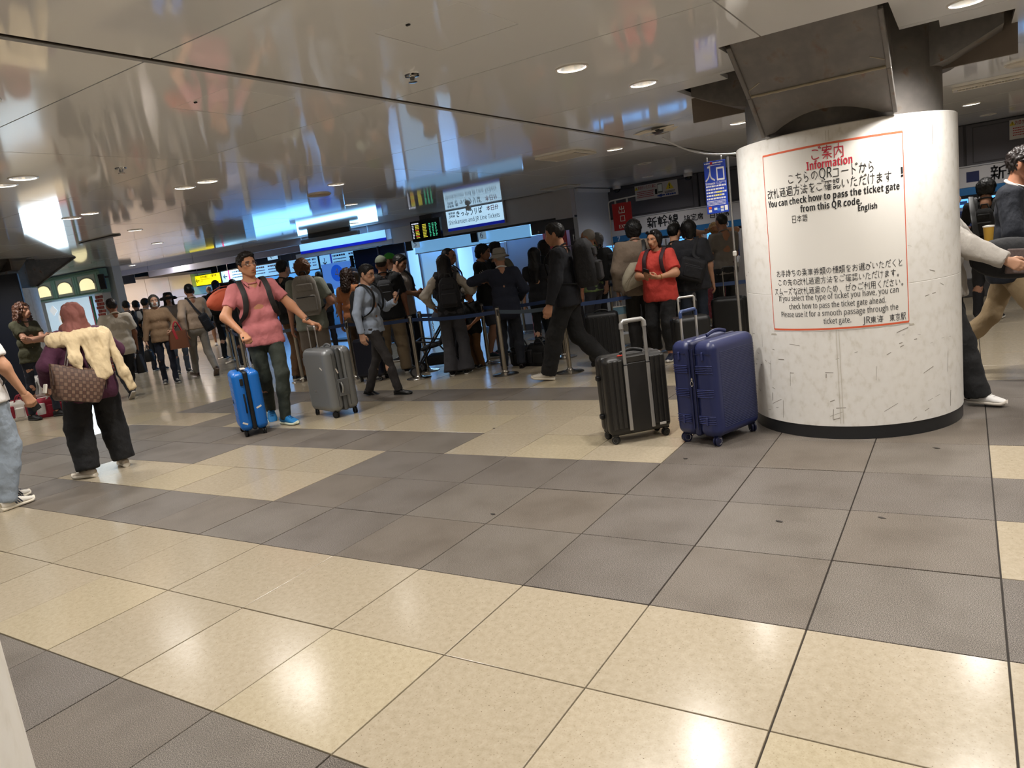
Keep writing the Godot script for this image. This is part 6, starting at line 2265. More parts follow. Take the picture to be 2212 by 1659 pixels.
func hair_mesh(style: String, cell: float) -> MB:
	var key := "hair %s %s" % [style, cell]
	if piece.has(key):
		return piece[key]
	var f := Field.new(Vector3(-0.17, -0.52, -0.24), Vector3(0.17, 0.17, 0.16), cell, 70.0)
	var crown := Vector3(0, 0.034, -0.014)
	var fr := Vector3(0.078, 0.088, 0.1)
	var amp := 0.006
	var stretch := Vector3(60, 22, 60)
	match style:
		"short":
			f.egg(crown, fr + Vector3(0.004, 0.01, 0.004))
			f.egg(Vector3(0, 0.085, 0.03), Vector3(0.062, 0.035, 0.06))
			f.planes = [[Vector3(0, -0.6, 0.8).normalized(), 0.018], [Vector3(0, -1, 0), 0.075]]
		"crop":
			f.egg(crown, fr + Vector3(0.0, 0.004, 0.0))
			f.planes = [[Vector3(0, -0.6, 0.8).normalized(), 0.01], [Vector3(0, -1, 0), 0.06]]
			amp = 0.003
		"wavy":
			f.egg(crown, fr + Vector3(0.006, 0.014, 0.006))
			f.egg(Vector3(0.012, 0.1, 0.04), Vector3(0.06, 0.032, 0.05))
			f.egg(Vector3(-0.03, 0.085, 0.055), Vector3(0.035, 0.03, 0.035))
			f.planes = [[Vector3(0, -0.62, 0.78).normalized(), 0.017], [Vector3(0, -1, 0), 0.07]]
			amp = 0.013
			stretch = Vector3(34, 34, 34)
		"mop":
			f.egg(crown, fr + Vector3(0.012, 0.014, 0.012))
			f.bar(Vector3(-0.05, 0.02, -0.06), Vector3(0.05, 0.02, -0.06), 0.055, 0.055)
			f.bar(Vector3(-0.045, -0.05, -0.06), Vector3(0.045, -0.05, -0.06), 0.045, 0.045)
			f.planes = [[Vector3(0, -0.5, 0.86).normalized(), 0.03], [Vector3(0, -1, 0), 0.1]]
			amp = 0.01
		"bob":
			f.egg(crown, fr + Vector3(0.01, 0.01, 0.01))
			f.bar(Vector3(0, 0.0, -0.06), Vector3(0, -0.09, -0.06), 0.07, 0.05)
			for s in [-1.0, 1.0]:
				f.bar(Vector3(s * 0.066, 0.03, 0.0), Vector3(s * 0.066, -0.1, 0.005), 0.032, 0.026)
			f.planes = [[Vector3(0, -0.42, 0.9).normalized(), 0.042]]
		"long":
			f.egg(crown, fr + Vector3(0.008, 0.01, 0.008))
			f.bar(Vector3(0, 0.02, -0.06), Vector3(0, -0.2, -0.105), 0.07, 0.075, 0.75)
			f.bar(Vector3(0, -0.2, -0.105), Vector3(0, -0.42, -0.12), 0.085, 0.05, 0.5)
			for s in [-1.0, 1.0]:
				f.bar(Vector3(s * 0.062, 0.04, -0.01), Vector3(s * 0.075, -0.16, -0.03), 0.034, 0.03)
				f.bar(Vector3(s * 0.075, -0.16, -0.03), Vector3(s * 0.07, -0.33, -0.08), 0.03, 0.02)
			f.planes = [[Vector3(0, -0.4, 0.92).normalized(), 0.05]]
			amp = 0.008
			stretch = Vector3(70, 8, 70)
		"curly":
			f.egg(crown, fr + Vector3(0.012, 0.014, 0.012))
			f.bar(Vector3(0, 0.0, -0.07), Vector3(0, -0.18, -0.1), 0.075, 0.08, 0.8)
			for s in [-1.0, 1.0]:
				f.bar(Vector3(s * 0.07, 0.03, -0.01), Vector3(s * 0.1, -0.14, 0.02), 0.036, 0.042)
				f.bar(Vector3(s * 0.1, -0.14, 0.02), Vector3(s * 0.095, -0.27, 0.05), 0.042, 0.026)
			f.planes = [[Vector3(0, -0.32, 0.95).normalized(), 0.055]]
			amp = 0.02
			stretch = Vector3(26, 20, 26)
		"bun", "tied":
			f.egg(crown, fr + Vector3(0.004, 0.006, 0.004))
			if style == "bun":
				f.egg(Vector3(0, 0.02, -0.13), Vector3(0.04, 0.04, 0.04))
			else:
				f.bar(Vector3(0, 0.03, -0.11), Vector3(0.0, -0.2, -0.15), 0.045, 0.035)
			f.planes = [[Vector3(0, -0.55, 0.83).normalized(), 0.02]]
			amp = 0.012
			stretch = Vector3(30, 24, 30)
	f.settle()
	var m := MB.new()
	f.into(m, fold_b, amp, stretch)
	piece[key] = m
	return m

# shoes: origin on the floor under the ankle, toe towards +z
func shoe_meshes(kind: String) -> Array:
	if piece.has("shoe " + kind):
		return piece["shoe " + kind]
	var outl := [[-0.075, 0.018], [-0.068, 0.032], [-0.03, 0.036], [0.03, 0.037], [0.08, 0.045], [0.12, 0.048], [0.155, 0.042], [0.178, 0.03], [0.19, 0.012]]
	var top := [0.07, 0.085, 0.1, 0.095, 0.078, 0.062, 0.052, 0.045, 0.036]
	var thick := 0.03
	if kind == "dress":
		top = [0.055, 0.068, 0.078, 0.072, 0.06, 0.05, 0.042, 0.036, 0.028]
		thick = 0.014
	elif kind == "chunky":
		thick = 0.042
	var n := 20
	var ur := []
	var sr := []
	for k in outl.size():
		var u := []
		var s := []
		for q in n:
			var a := TAU * q / n
			var cx := signf(cos(a)) * pow(absf(cos(a)), 0.7)
			var sn := signf(sin(a)) * pow(absf(sin(a)), 0.7)
			var hgt: float = top[k]
			u.append(Vector3(cx * outl[k][1] * (1.0 - 0.25 * maxf(sn, 0.0)), thick * 0.6 + (hgt - thick * 0.6) * (sn * 0.5 + 0.5), outl[k][0]))
			var w := 1.09 if kind != "dress" else 1.04
			var zz: float = outl[k][0] * (1.03 if outl[k][0] > 0 else 1.05)
			s.append(Vector3(cx * outl[k][1] * w, thick * (sn * 0.5 + 0.5) + (0.008 if k > 6 else 0.0) * (k - 6), zz))
		ur.append(u)
		sr.append(s)
	var up := MB.new()
	up.loft(ur)
	var so := MB.new()
	so.loft(sr)
	var lace := MB.new()
	for k in 4:
		var z := 0.045 + k * 0.021
		var y := lerpf(0.098, 0.07, k / 3.0)
		lace.tube([Vector3(-0.022, y - 0.008, z), Vector3(0, y + 0.003, z + 0.004), Vector3(0.022, y - 0.008, z)], 0.0032, 5)
	piece["shoe " + kind] = [up, so, lace]
	return piece["shoe " + kind]

# two-bone reach: where the middle joint lies between a and b
func bend(a: Vector3, b: Vector3, l1: float, l2: float, pole: Vector3) -> Array:
	var d := b - a
	var l := clampf(d.length(), 0.05, l1 + l2 - 0.002)
	var dir := d.normalized()
	var end := a + dir * l
	var x := (l1 * l1 - l2 * l2 + l * l) / (2.0 * l)
	var h := sqrt(maxf(l1 * l1 - x * x, 0.0))
	var side := (pole - dir * pole.dot(dir)).normalized()
	return [a + dir * x + side * h, end]

func cloth(hex: String, rough := 0.85) -> StandardMaterial3D:
	var m := mat(hex, rough, 0.0, {"rim": 0.25, "cloth": 1})
	if not m.normal_enabled:
		m.normal_enabled = true
		m.normal_texture = M.weave
		m.normal_scale = 0.55
		m.uv1_triplanar = true
		m.uv1_scale = Vector3(2.2, 1.3, 2.2)
	return m

func person(sp: Dictionary) -> Dictionary:
	var tier: int = sp.get("tier", 2)
	var cell: float = [0.0, 0.0125, 0.019, 0.026][tier]
	var hcell: float = [0.0, 0.0042, 0.006, 0.008][tier]
	var root := thing("person", sp.label, "person", Vector3(sp.x, 0, sp.z), deg_to_rad(sp.yaw))
	var H: float = sp.h
	root.scale = Vector3.ONE * (H / 1.72)
	var w: float = sp.get("w", 1.0)
	var fem: bool = sp.get("fem", false)
	var g: float = (0.92 if fem else 1.0) * w          # girth
	var sw: float = 0.158 if fem else 0.18             # half shoulder width
	# upper body turned about the pelvis
	var U3 := Basis(Vector3.UP, deg_to_rad(sp.get("twist", 0.0))) * Basis(Vector3.RIGHT, deg_to_rad(sp.get("lean", 0.0))) * Basis(Vector3.BACK, deg_to_rad(sp.get("side", 0.0)))
	var drop: float = sp.get("drop", 0.0)
	var shift: Vector3 = sp.get("shift", Vector3.ZERO)
	var pel := Vector3(0, 0.95 - drop, 0) + shift
	var up := Transform3D(U3, pel) * Transform3D(Basis(), -Vector3(0, 0.95, 0))
	var nb := up * Vector3(0, 1.475, -0.02)
	var hb := U3 * Basis(Vector3.UP, deg_to_rad(sp.get("look", 0.0))) * Basis(Vector3.RIGHT, deg_to_rad(sp.get("nod", 0.0)))
	var hc := nb + U3 * Vector3(0, 0.055, 0.012) + hb * Vector3(0, 0.088, 0.02)
	# limbs by reach
	var arm := {}
	for s in [1, -1]:
		var k := "l" if s > 0 else "r"
		var sh := up * Vector3(s * sw, 1.405, -0.012)
		var wr: Vector3 = sp.get(k + "w", Vector3(s * 0.27, 0.86, 0.06))
		var pole: Vector3 = sp.get(k + "p", Vector3(s * 0.8, -0.1, -1.0))
		var r := bend(sh, wr, 0.285, 0.26, pole)
		arm[k] = [sh, r[0], r[1]]
	var leg := {}
	for s in [1, -1]:
		var k := "l" if s > 0 else "r"
		var hip := pel + Vector3(s * 0.088 * w, -0.03, 0)
		var an: Vector3 = sp.get(k + "a", Vector3(s * 0.1, 0.085, -0.02))
		var r := bend(hip, an, 0.43, 0.425, sp.get(k + "k", Vector3(s * 0.12, 0, 1.0)))
		leg[k] = [hip, r[0], r[1]]
	var mn := Vector3(9, 9, 9)
	var mx := -mn
	for q in [arm.l[0], arm.l[1], arm.l[2], arm.r[0], arm.r[1], arm.r[2], leg.l[1], leg.l[2], leg.r[1], leg.r[2], pel, nb]:
		mn = mn.min(q)
		mx = mx.max(q)
	mn -= Vector3(0.3, 0.2, 0.3)
	mx += Vector3(0.3, 0.2, 0.3)
	# ---- body
	var f := Field.new(mn, mx, cell * 1.25, 55.0)
	f.bar(nb + U3 * Vector3(0, 0.09, 0.012), nb + U3 * Vector3(0, -0.04, -0.005), 0.05 if fem else 0.056, 0.062 if fem else 0.068)
	f.bar(up * Vector3(-sw + 0.04, 1.41, -0.015), up * Vector3(sw - 0.04, 1.41, -0.015), 0.05, 0.05)
	f.bar(up * Vector3(0, 1.3, 0), up * Vector3(0, 1.05, 0), 0.115 * g, 0.1 * g, 0.8)
	f.bar(pel + Vector3(-0.06, 0, 0), pel + Vector3(0.06, 0, 0), 0.1 * g, 0.1 * g, 0.9)
	for k in ["l", "r"]:
		f.bar(arm[k][0], arm[k][1], 0.05 * g, 0.041 * g)
		f.bar(arm[k][1], arm[k][2], 0.042 * g, 0.027)
		f.bar(leg[k][0], leg[k][1], 0.078 * g, 0.053 * g)
		f.bar(leg[k][1], leg[k][1].lerp(leg[k][2], 0.35) + Vector3(0, 0, -0.008), 0.052 * g, 0.053 * g)
		f.bar(leg[k][1].lerp(leg[k][2], 0.35) + Vector3(0, 0, -0.008), leg[k][2], 0.053 * g, 0.034)
	f.settle()
	var body := MB.new()
	body.use_col = true
	f.into(body)
	body.put(head_mesh(fem, hcell), Transform3D(hb, hc))
	for s in [1, -1]:
		var k := "l" if s > 0 else "r"
		var dir: Vector3 = sp.get(k + "hd", (arm[k][2] - arm[k][1])).normalized()
		var palm: Vector3 = sp.get(k + "palm", Vector3(-s, 0, 0.1))
		var yy := -dir
		var zz := (palm - yy * palm.dot(yy)).normalized()
		var xx := yy.cross(zz)
		var bs := Basis(xx, yy, zz)
		if s > 0:
			bs = bs * Basis.from_scale(Vector3(-1, 1, 1))
		body.put(hand_mesh(sp.get(k + "h", "relax"), hcell * 1.02), Transform3D(bs.scaled_local(Vector3.ONE * (0.92 if fem else 1.0)), arm[k][2]))
	var skin := mat(sp.get("skin", "c99a7c"), 0.5, 0.0, {"vc": 1, "spec": 0.4})
	obj("body", body, skin, root)
	if not sp.get("back", false):
		var em := obj("eyes", eye_mesh().mesh(mat("ffffff", 0.25, 0.0, {"vc": 1})), null, root)
		em.transform = Transform3D(hb, hc)
	# ---- hair or headwear
	if sp.has("hair"):
		var hm := obj("hair", hair_mesh(sp.hair, [0.0, 0.0075, 0.0095, 0.012][tier]).mesh(mat(sp.get("hairhex", "15110f"), 0.5, 0.0, {"spec": 0.45})), null, root)
		hm.transform = Transform3D(hb, hc)
	if sp.has("hat"):
		headwear(root, sp, Transform3D(hb, hc))
	if sp.has("glasses"):
		var gm := MB.new()
		for s in [-1.0, 1.0]:
			var lp := []
			for q in 17:
				var a := TAU * q / 16.0
				lp.append(Vector3(s * 0.033 + signf(cos(a)) * pow(absf(cos(a)), 0.7) * 0.025, 0.006 + signf(sin(a)) * pow(absf(sin(a)), 0.7) * 0.018, 0.101 - absf(s * 0.033 + cos(a) * 0.025) * 0.12))
			gm.tube(lp, 0.0022, 6)
			gm.tube([Vector3(s * 0.058, 0.012, 0.094), Vector3(s * 0.076, 0.012, 0.05), Vector3(s * 0.08, 0.008, -0.02)], 0.002, 5)
		gm.tube([Vector3(-0.009, 0.008, 0.103), Vector3(0, 0.011, 0.106), Vector3(0.009, 0.008, 0.103)], 0.0022, 5)
		obj("glasses", gm, mat(sp.glasses, 0.3, 0.3), root).transform = Transform3D(hb, hc)
	# ---- trousers, shorts or skirt
	var bot: String = sp.get("bottom", "pants")
	var bw: float = sp.get("bw", 1.0)
	var pf := Field.new(mn, Vector3(mx.x, pel.y + 0.25, mx.z), cell, 80.0)
	pf.bar(pel + Vector3(-0.065 * w, 0.03, -0.005), pel + Vector3(0.065 * w, 0.03, -0.005), 0.108 * g, 0.108 * g, 0.95)
	pf.bar(pel + Vector3(-0.06 * w, -0.05, -0.015), pel + Vector3(0.06 * w, -0.05, -0.015), 0.108 * g, 0.108 * g, 1.0)
	if bot == "skirt":
		var lowm: Vector3 = (leg.l[2] + leg.r[2]) * 0.5
		var hem := Vector3(lowm.x, sp.get("hemy", 0.25), lowm.z)
		pf.bar(pel, pel.lerp(hem, 0.45), 0.13 * g, 0.19 * bw, 0.9)
		pf.bar(pel.lerp(hem, 0.45), hem, 0.19 * bw, 0.25 * bw, 0.95, true)
	else:
		for k in ["l", "r"]:
			var kn: Vector3 = leg[k][1]
			var an: Vector3 = leg[k][2]
			pf.bar(leg[k][0], kn, 0.094 * g * lerpf(1.0, bw, 0.4), 0.07 * g * bw)
			if bot == "shorts":
				continue
			var low: Vector3 = kn.lerp(an, sp.get("cuff", 1.0))
			pf.bar(kn, kn.lerp(low, 0.4) + Vector3(0, 0, -0.006), 0.069 * g * bw, 0.067 * g * bw)
			pf.bar(kn.lerp(low, 0.4) + Vector3(0, 0, -0.006), low + (low - kn).normalized() * sp.get("break", 0.03), 0.067 * g * bw, sp.get("cuffr", 0.06) * lerpf(1.0, bw, 0.7), 1.05, true)
		if bot == "shorts":
			pf = Field.new(mn, Vector3(mx.x, pel.y + 0.25, mx.z), cell, 80.0)
			pf.bar(pel + Vector3(-0.065 * w, 0.03, -0.005), pel + Vector3(0.065 * w, 0.03, -0.005), 0.108 * g, 0.108 * g, 0.95)
			pf.bar(pel + Vector3(-0.06 * w, -0.05, -0.015), pel + Vector3(0.06 * w, -0.05, -0.015), 0.108 * g, 0.108 * g)
			for k in ["l", "r"]:
				pf.bar(leg[k][0], leg[k][0].lerp(leg[k][1], 0.95), 0.098 * g * bw, 0.088 * g * bw, 1.0, true)
	pf.planes = [[Vector3.UP, pel.y + 0.12]]
	pf.shrink = 0.006
	pf.settle()
	var pm := MB.new()
	pf.into(pm, fold_a, sp.get("crease", 0.011), Vector3(2.6, 3.4, 2.6) * (2.0 if bot != "skirt" else 3.0) * Vector3(1, 0.5 if bot == "skirt" else 1.0, 1))
	obj({"pants": "trousers", "shorts": "shorts", "skirt": "skirt"}[bot], pm, sp.get("botmat", cloth(sp.get("bothex", "15161a"))), root)
	# ---- top
	var hemy: float = sp.get("topy", 0.86)
	var loose: float = sp.get("loose", 0.014)
	var tf := Field.new(Vector3(mn.x, pel.y - 0.4, mn.z), mx, cell, 78.0)
	var bust: float = sp.get("bust", 0.0)
	var belly: float = sp.get("belly", 0.0)
	tf.bar(up * Vector3(-sw + 0.035, 1.405, -0.015), up * Vector3(sw - 0.035, 1.405, -0.015), 0.058 + loose, 0.058 + loose)
	tf.bar(up * Vector3(-0.03, 1.455, -0.02), up * Vector3(0.03, 1.455, -0.02), 0.055, 0.055)
	tf.bar(up * Vector3(-0.075, 1.3, 0.0), up * Vector3(0.075, 1.3, 0.0), 0.108 * g + loose, 0.108 * g + loose, 0.86)
	tf.bar(up * Vector3(-0.065 * w, 1.13, belly * 0.4), up * Vector3(0.065 * w, 1.13, belly * 0.4), 0.102 * g + loose + belly * 0.3, 0.102 * g + loose + belly * 0.3, 0.88)
	tf.bar(pel + Vector3(-0.07 * w, 0.03, 0), pel + Vector3(0.07 * w, 0.03, 0), 0.108 * g + loose, 0.108 * g + loose, 0.97)
	tf.bar(pel + Vector3(-0.07 * w, -0.09, 0), pel + Vector3(0.07 * w, -0.09, 0), 0.108 * g + loose * 1.3, 0.108 * g + loose * 1.3, 0.97)
	if bust > 0.0:
		for s in [-1.0, 1.0]:
			tf.egg(up * Vector3(s * 0.075, 1.27, 0.085), Vector3(0.065, 0.07, 0.055) * (1.0 + bust))
	var sl: float = sp.get("sleeve", 0.3)     # share of the whole arm that is covered
	var cufr: float = sp.get("sleever", 0.0)
	for k in ["l", "r"]:
		if sl <= 0.0:
			continue
		var ul := minf(sl / 0.52, 1.0)
		var el: Vector3 = arm[k][0].lerp(arm[k][1], ul)
		tf.bar(arm[k][0], el, 0.057 * g + loose, (0.05 * g + loose + cufr) if ul < 1.0 else (0.046 * g + loose), 1.0, ul < 1.0)
		if sl > 0.52:
			tf.bar(arm[k][1], arm[k][1].lerp(arm[k][2], minf(1.0, (sl - 0.52) / 0.44)), 0.046 * g + loose, 0.033 + loose * 0.8 + cufr, 1.0, true)
	tf.planes = [[Vector3.DOWN, -(hemy - drop)], [U3 * Vector3(0, 1, 0.28).normalized(), (U3 * Vector3(0, 1, 0.28).normalized()).dot(up * Vector3(0, sp.get("neck", 1.478), 0.0))]]
	tf.shrink = 0.007
	tf.settle()
	var tm := MB.new()
	tf.into(tm, fold_a, sp.get("fold", 0.012), Vector3(7.0, 4.5, 7.0))
	var top := obj(sp.get("topname", "shirt"), tm, sp.get("topmat", cloth(sp.get("tophex", "1a1b1f"))), root)
	# collar
	var ck: String = sp.get("collar", "crew")
	var cm := MB.new()
	var cp := []
	var cr := 0.067 if fem else 0.074
	for q in 25:
		var a := TAU * q / 24.0
		var v := Vector3(sin(a) * cr, 1.478 - 0.03 * cos(a), -0.016 + cos(a) * cr * 0.95)
		if ck == "vee" and cos(a) > 0.3:
			v.y -= (cos(a) - 0.3) * 0.1
			v.z += (cos(a) - 0.3) * 0.02
		cp.append(up * v)
	cm.tube(cp, 0.0085 if ck != "shirt" else 0.012, 8, false)
	if ck == "shirt" or ck == "polo":
		for s in [-1.0, 1.0]:
			cm.tube([up * Vector3(s * 0.07, 1.487, -0.01), up * Vector3(s * 0.062, 1.464, 0.055), up * Vector3(s * 0.05, 1.425, 0.088)], [0.01, 0.02, 0.006], 8, true, 0.35)
	obj("collar", cm, sp.get("topmat", cloth(sp.get("collarhex", sp.get("tophex", "1a1b1f")))), top)
	# ---- shoes
	var kind: String = sp.get("shoe", "sneaker")
	if kind != "none":
		var sm := shoe_meshes(kind)
		var um := mat(sp.get("shoehex", "1a1a1c"), 0.35 if kind == "dress" else 0.7)
		for s in [1, -1]:
			var k := "l" if s > 0 else "r"
			var an: Vector3 = leg[k][2]
			var fy: float = sp.get(k + "f", s * 8.0)
			var tilt: float = sp.get(k + "t", 0.0)
			var b := Basis(Vector3.UP, deg_to_rad(fy)) * Basis(Vector3.RIGHT, deg_to_rad(tilt))
			var so := obj("shoe", sm[0].mesh(um), null, root)
			so.transform = Transform3D(b, an - b * Vector3(0, 0.085, -0.005))
			obj("sole", sm[1].mesh(mat(sp.get("solehex", "d8d4cc"), 0.6)), null, so)
			if kind != "dress" and tier < 3:
				obj("lace", sm[2].mesh(mat(sp.get("lacehex", "e0ddd6"), 0.7)), null, so)
	return {"root": root, "up": up, "head": Transform3D(hb, hc), "arm": arm, "leg": leg, "pel": pel, "g": g, "sw": sw, "sp": sp}

func dome_rings(rx: float, ry: float, rz: float, y0: float, zc: float) -> Array:
	var rings := []
	for i in 9:
		var t := PI * 0.5 * i / 8.0
		var ring := []
		for q in 28:
			var a := TAU * q / 28.0
			ring.append(Vector3(sin(a) * rx * maxf(cos(t), 0.01), y0 + ry * sin(t), zc + cos(a) * rz * maxf(cos(t), 0.01)))
		rings.append(ring)
	return rings

# caps, hats and scarves, worn
func headwear(root: Node3D, sp: Dictionary, xf: Transform3D) -> void:
	var hex: String = sp.get("hathex", "6a6f60")
	var m := MB.new()
	match sp.hat:
		"cap", "capback":
			m.loft(dome_rings(0.088, 0.1, 0.11, 0.038, -0.012))
			var hat := obj("cap", m, cloth(hex), root)
			hat.transform = xf
			var br := MB.new()
			var sgn := 1.0 if sp.hat == "cap" else -1.0
			var pl := PackedVector2Array()
			for q in 13:
				var a := PI * q / 12.0
				pl.append(Vector2(cos(a) * 0.078, sin(a) * 0.08))
			br.extrude(pl, Vector3(0, 0.036, (0.07 if sgn > 0 else -0.075)), Vector3.RIGHT, Vector3(0, -0.16, sgn).normalized(), 0.006)
			obj("brim", br, cloth(hex), hat)
			var bt := MB.new()
			bt.lathe([Vector2(0.0, 0.144), Vector2(0.01, 0.14), Vector2(0.011, 0.136)], 12)
			obj("button", bt, cloth(hex), hat)
		"bucket":
			var prof := [[0.145, 0.02], [0.13, 0.03], [0.1, 0.052], [0.097, 0.06], [0.093, 0.11], [0.082, 0.142], [0.05, 0.15], [0.0, 0.151]]
			var rings := []
			for p in prof:
				var ring := []
				for q in 36:
					var a := TAU * q / 36.0
					var wob := 1.0 + 0.03 * sin(a * 3.0) * (1.0 if p[0] > 0.12 else 0.2)
					ring.append(Vector3(sin(a) * maxf(p[0], 0.002) * wob * 0.95, p[1] + (0.012 * sin(a * 2.0 + 0.6) if p[0] > 0.12 else 0.0), -0.012 + cos(a) * maxf(p[0], 0.002) * wob * 1.08))
				rings.append(ring)
			m.loft(rings, true, false)
			var hat := obj("bucket_hat", m, cloth(hex, 0.9), root)
			hat.transform = xf
			var bd := MB.new()
			var lp := []
			for q in 33:
				var a := TAU * q / 32.0
				lp.append(Vector3(sin(a) * 0.094, 0.066, -0.012 + cos(a) * 0.107))
			bd.tube(lp, 0.005, 6, false)
			obj("hat_band", bd, cloth("6f6d68"), hat)
		"sunhat":
			var prof := [[0.19, -0.01], [0.16, 0.022], [0.1, 0.045], [0.094, 0.06], [0.09, 0.115], [0.06, 0.135], [0.0, 0.138]]
			var rings := []
			for p in prof:
				var ring := []
				for q in 36:
					var a := TAU * q / 36.0
					ring.append(Vector3(sin(a) * maxf(p[0], 0.002) * 0.95, p[1] + (0.02 * sin(a * 2.0) if p[0] > 0.15 else 0.0), -0.014 + cos(a) * maxf(p[0], 0.002) * 1.05))
				rings.append(ring)
			m.loft(rings, true, false)
			obj("sun_hat", m, cloth(hex, 0.9), root).transform = xf
		"scarf":
			var f := Field.new(Vector3(-0.2, -0.3, -0.2), Vector3(0.2, 0.18, 0.2), 0.0085, 60.0)
			f.egg(Vector3(0, 0.03, -0.022), Vector3(0.098, 0.108, 0.118))
			f.egg(Vector3(0, -0.05, -0.04), Vector3(0.088, 0.09, 0.088))
			f.bar(Vector3(-0.04, -0.13, -0.035), Vector3(0.04, -0.13, -0.035), 0.085, 0.085)
			f.bar(Vector3(-0.05, -0.12, 0.05), Vector3(0.05, -0.12, 0.05), 0.05, 0.05)
			f.bar(Vector3(-0.06, -0.2, -0.03), Vector3(0.06, -0.2, -0.03), 0.085, 0.085)
			f.settle()
			f.scoop(Vector3(0, 0.0, 0.125), Vector3(0.062, 0.085, 0.07))
			f.into(m, fold_a, 0.03, Vector3(9.0, 3.5, 6.0))
			obj("head_scarf", m, cloth(hex, 0.9), root).transform = xf

# a rucksack worn on the back; its own thing, strapped over the shoulders
func rucksack(who: Dictionary, label: String, hex: String, s: Vector3, o2 := {}) -> Node3D:
	var root: Node3D = who.root
	var up: Transform3D = who.up
	var o := thing("backpack", label, "backpack")
	o.transform = Transform3D(root.transform.basis * up.basis, root.transform * (up * Vector3(o2.get("dx", 0.0), 1.0 + o2.get("dy", 0.0), -0.115 - o2.get("dz", 0.0))))
	var m := cloth(hex, 0.8)
	var dk := cloth(o2.get("trim", "0e0e10"), 0.7)
	var rings := []
	var n := 32
	for k in 12:
		var t := k / 11.0
		var fw := 0.9 + 0.1 * sin(PI * minf(t * 1.4, 1.0))
		var fd := 0.85 + 0.15 * sin(PI * minf(t * 1.5, 1.0))
		if t > 0.75:
			fw *= 1.0 - pow((t - 0.75) / 0.25, 2.2) * 0.42
			fd *= 1.0 - pow((t - 0.75) / 0.25, 2.0) * 0.6
		if k == 0:
			fw *= 0.85
			fd *= 0.8
		var ring := []
		for q in n:
			var a := TAU * q / n
			var cx := signf(cos(a)) * pow(absf(cos(a)), 0.5)
			var cz := signf(sin(a)) * pow(absf(sin(a)), 0.5)
			ring.append(Vector3(cx * s.x * 0.5 * fw, t * s.y, -s.z * 0.5 + cz * s.z * 0.5 * fd))
		rings.append(ring)
	var b := MB.new()
	b.loft(rings)
	obj("pack_body", b, m, o)
	obj("front_pocket", one_rbox(Vector3(0, s.y * 0.3, -s.z * 0.98), Vector3(s.x * 0.76, s.y * 0.42, s.z * 0.3), 0.035, 4), cloth(o2.get("pocket", hex), 0.8), o)
	obj("top_pocket", one_rbox(Vector3(0, s.y * 0.7, -s.z * 0.9), Vector3(s.x * 0.62, s.y * 0.2, s.z * 0.22), 0.025, 3), m, o)
	var z := MB.new()
	var zp := []
	for q in 15:
		var a := PI * q / 14.0
		zp.append(Vector3(cos(a) * s.x * 0.47, s.y * 0.42 + sin(a) * s.y * 0.5, -s.z * (0.5 + 0.3 * (1.0 - sin(a)) * 0.3)))
	z.tube(zp, 0.006, 6)
	z.tube([Vector3(-s.x * 0.33, s.y * 0.47, -s.z * 1.11), Vector3(s.x * 0.33, s.y * 0.47, -s.z * 1.11)], 0.006, 6)
	obj("zip", z, dk, o)
	var hd := MB.new()
	hd.tube([Vector3(-0.05, s.y * 0.97, -s.z * 0.2), Vector3(-0.03, s.y + 0.05, -s.z * 0.2), Vector3(0.03, s.y + 0.05, -s.z * 0.2), Vector3(0.05, s.y * 0.97, -s.z * 0.2)], 0.009, 8)
	obj("top_handle", hd, dk, o)
	var dz: float = 0.115 + o2.get("dz", 0.0)
	var g: float = who.g
	for sd in [-1.0, 1.0]:
		if o2.get("one", 0.0) != 0.0 and sd != o2.one:
			continue
		var dy: float = o2.get("dy", 0.0)
		var front: float = 0.135 * g + 0.012 + dz
		var pts := [Vector3(sd * 0.09, s.y * 0.9, 0.0), Vector3(sd * 0.105, 0.475 - dy, dz - 0.07), Vector3(sd * 0.115, 0.495 - dy, dz - 0.005), Vector3(sd * 0.118, 0.465 - dy, dz + 0.055), Vector3(sd * 0.118, 0.38 - dy, front - 0.012), Vector3(sd * 0.122, 0.28 - dy, front), Vector3(sd * 0.145, 0.17 - dy, front - 0.03), Vector3(sd * (0.165 * g + 0.01), 0.1 - dy, dz + 0.02), Vector3(sd * 0.14, 0.06, -0.01)]
		obj("shoulder_strap", strap_along(pts, 0.052, 0.012), dk, o)
	return o

func smooth_path(p: Array, n: int) -> Array:
	var out := []
	for i in p.size() - 1:
		var a: Vector3 = p[maxi(i - 1, 0)]
		var d: Vector3 = p[mini(i + 2, p.size() - 1)]
		for k in n:
			out.append((p[i] as Vector3).cubic_interpolate(p[i + 1], a, d, float(k) / n))
	out.append(p[-1])
	return out

# a flat webbing strap whose wide side lies across x
func strap_along(p: Array, wide: float, thick: float, across := Vector3.RIGHT) -> MB:
	var pts := smooth_path(p, 4)
	var rings := []
	for i in pts.size():
		var t: Vector3 = (pts[mini(i + 1, pts.size() - 1)] - pts[maxi(i - 1, 0)]).normalized()
		var sx := (across - t * across.dot(t)).normalized()
		var nz := t.cross(sx).normalized()
		var ring := []
		for q in 8:
			var a := TAU * (q + 0.5) / 8.0
			ring.append(pts[i] + sx * (clampf(cos(a) * 1.3, -1, 1) * wide * 0.5) + nz * (clampf(sin(a) * 1.3, -1, 1) * thick * 0.5))
		rings.append(ring)
	var b := MB.new()
	b.loft(rings)
	return b

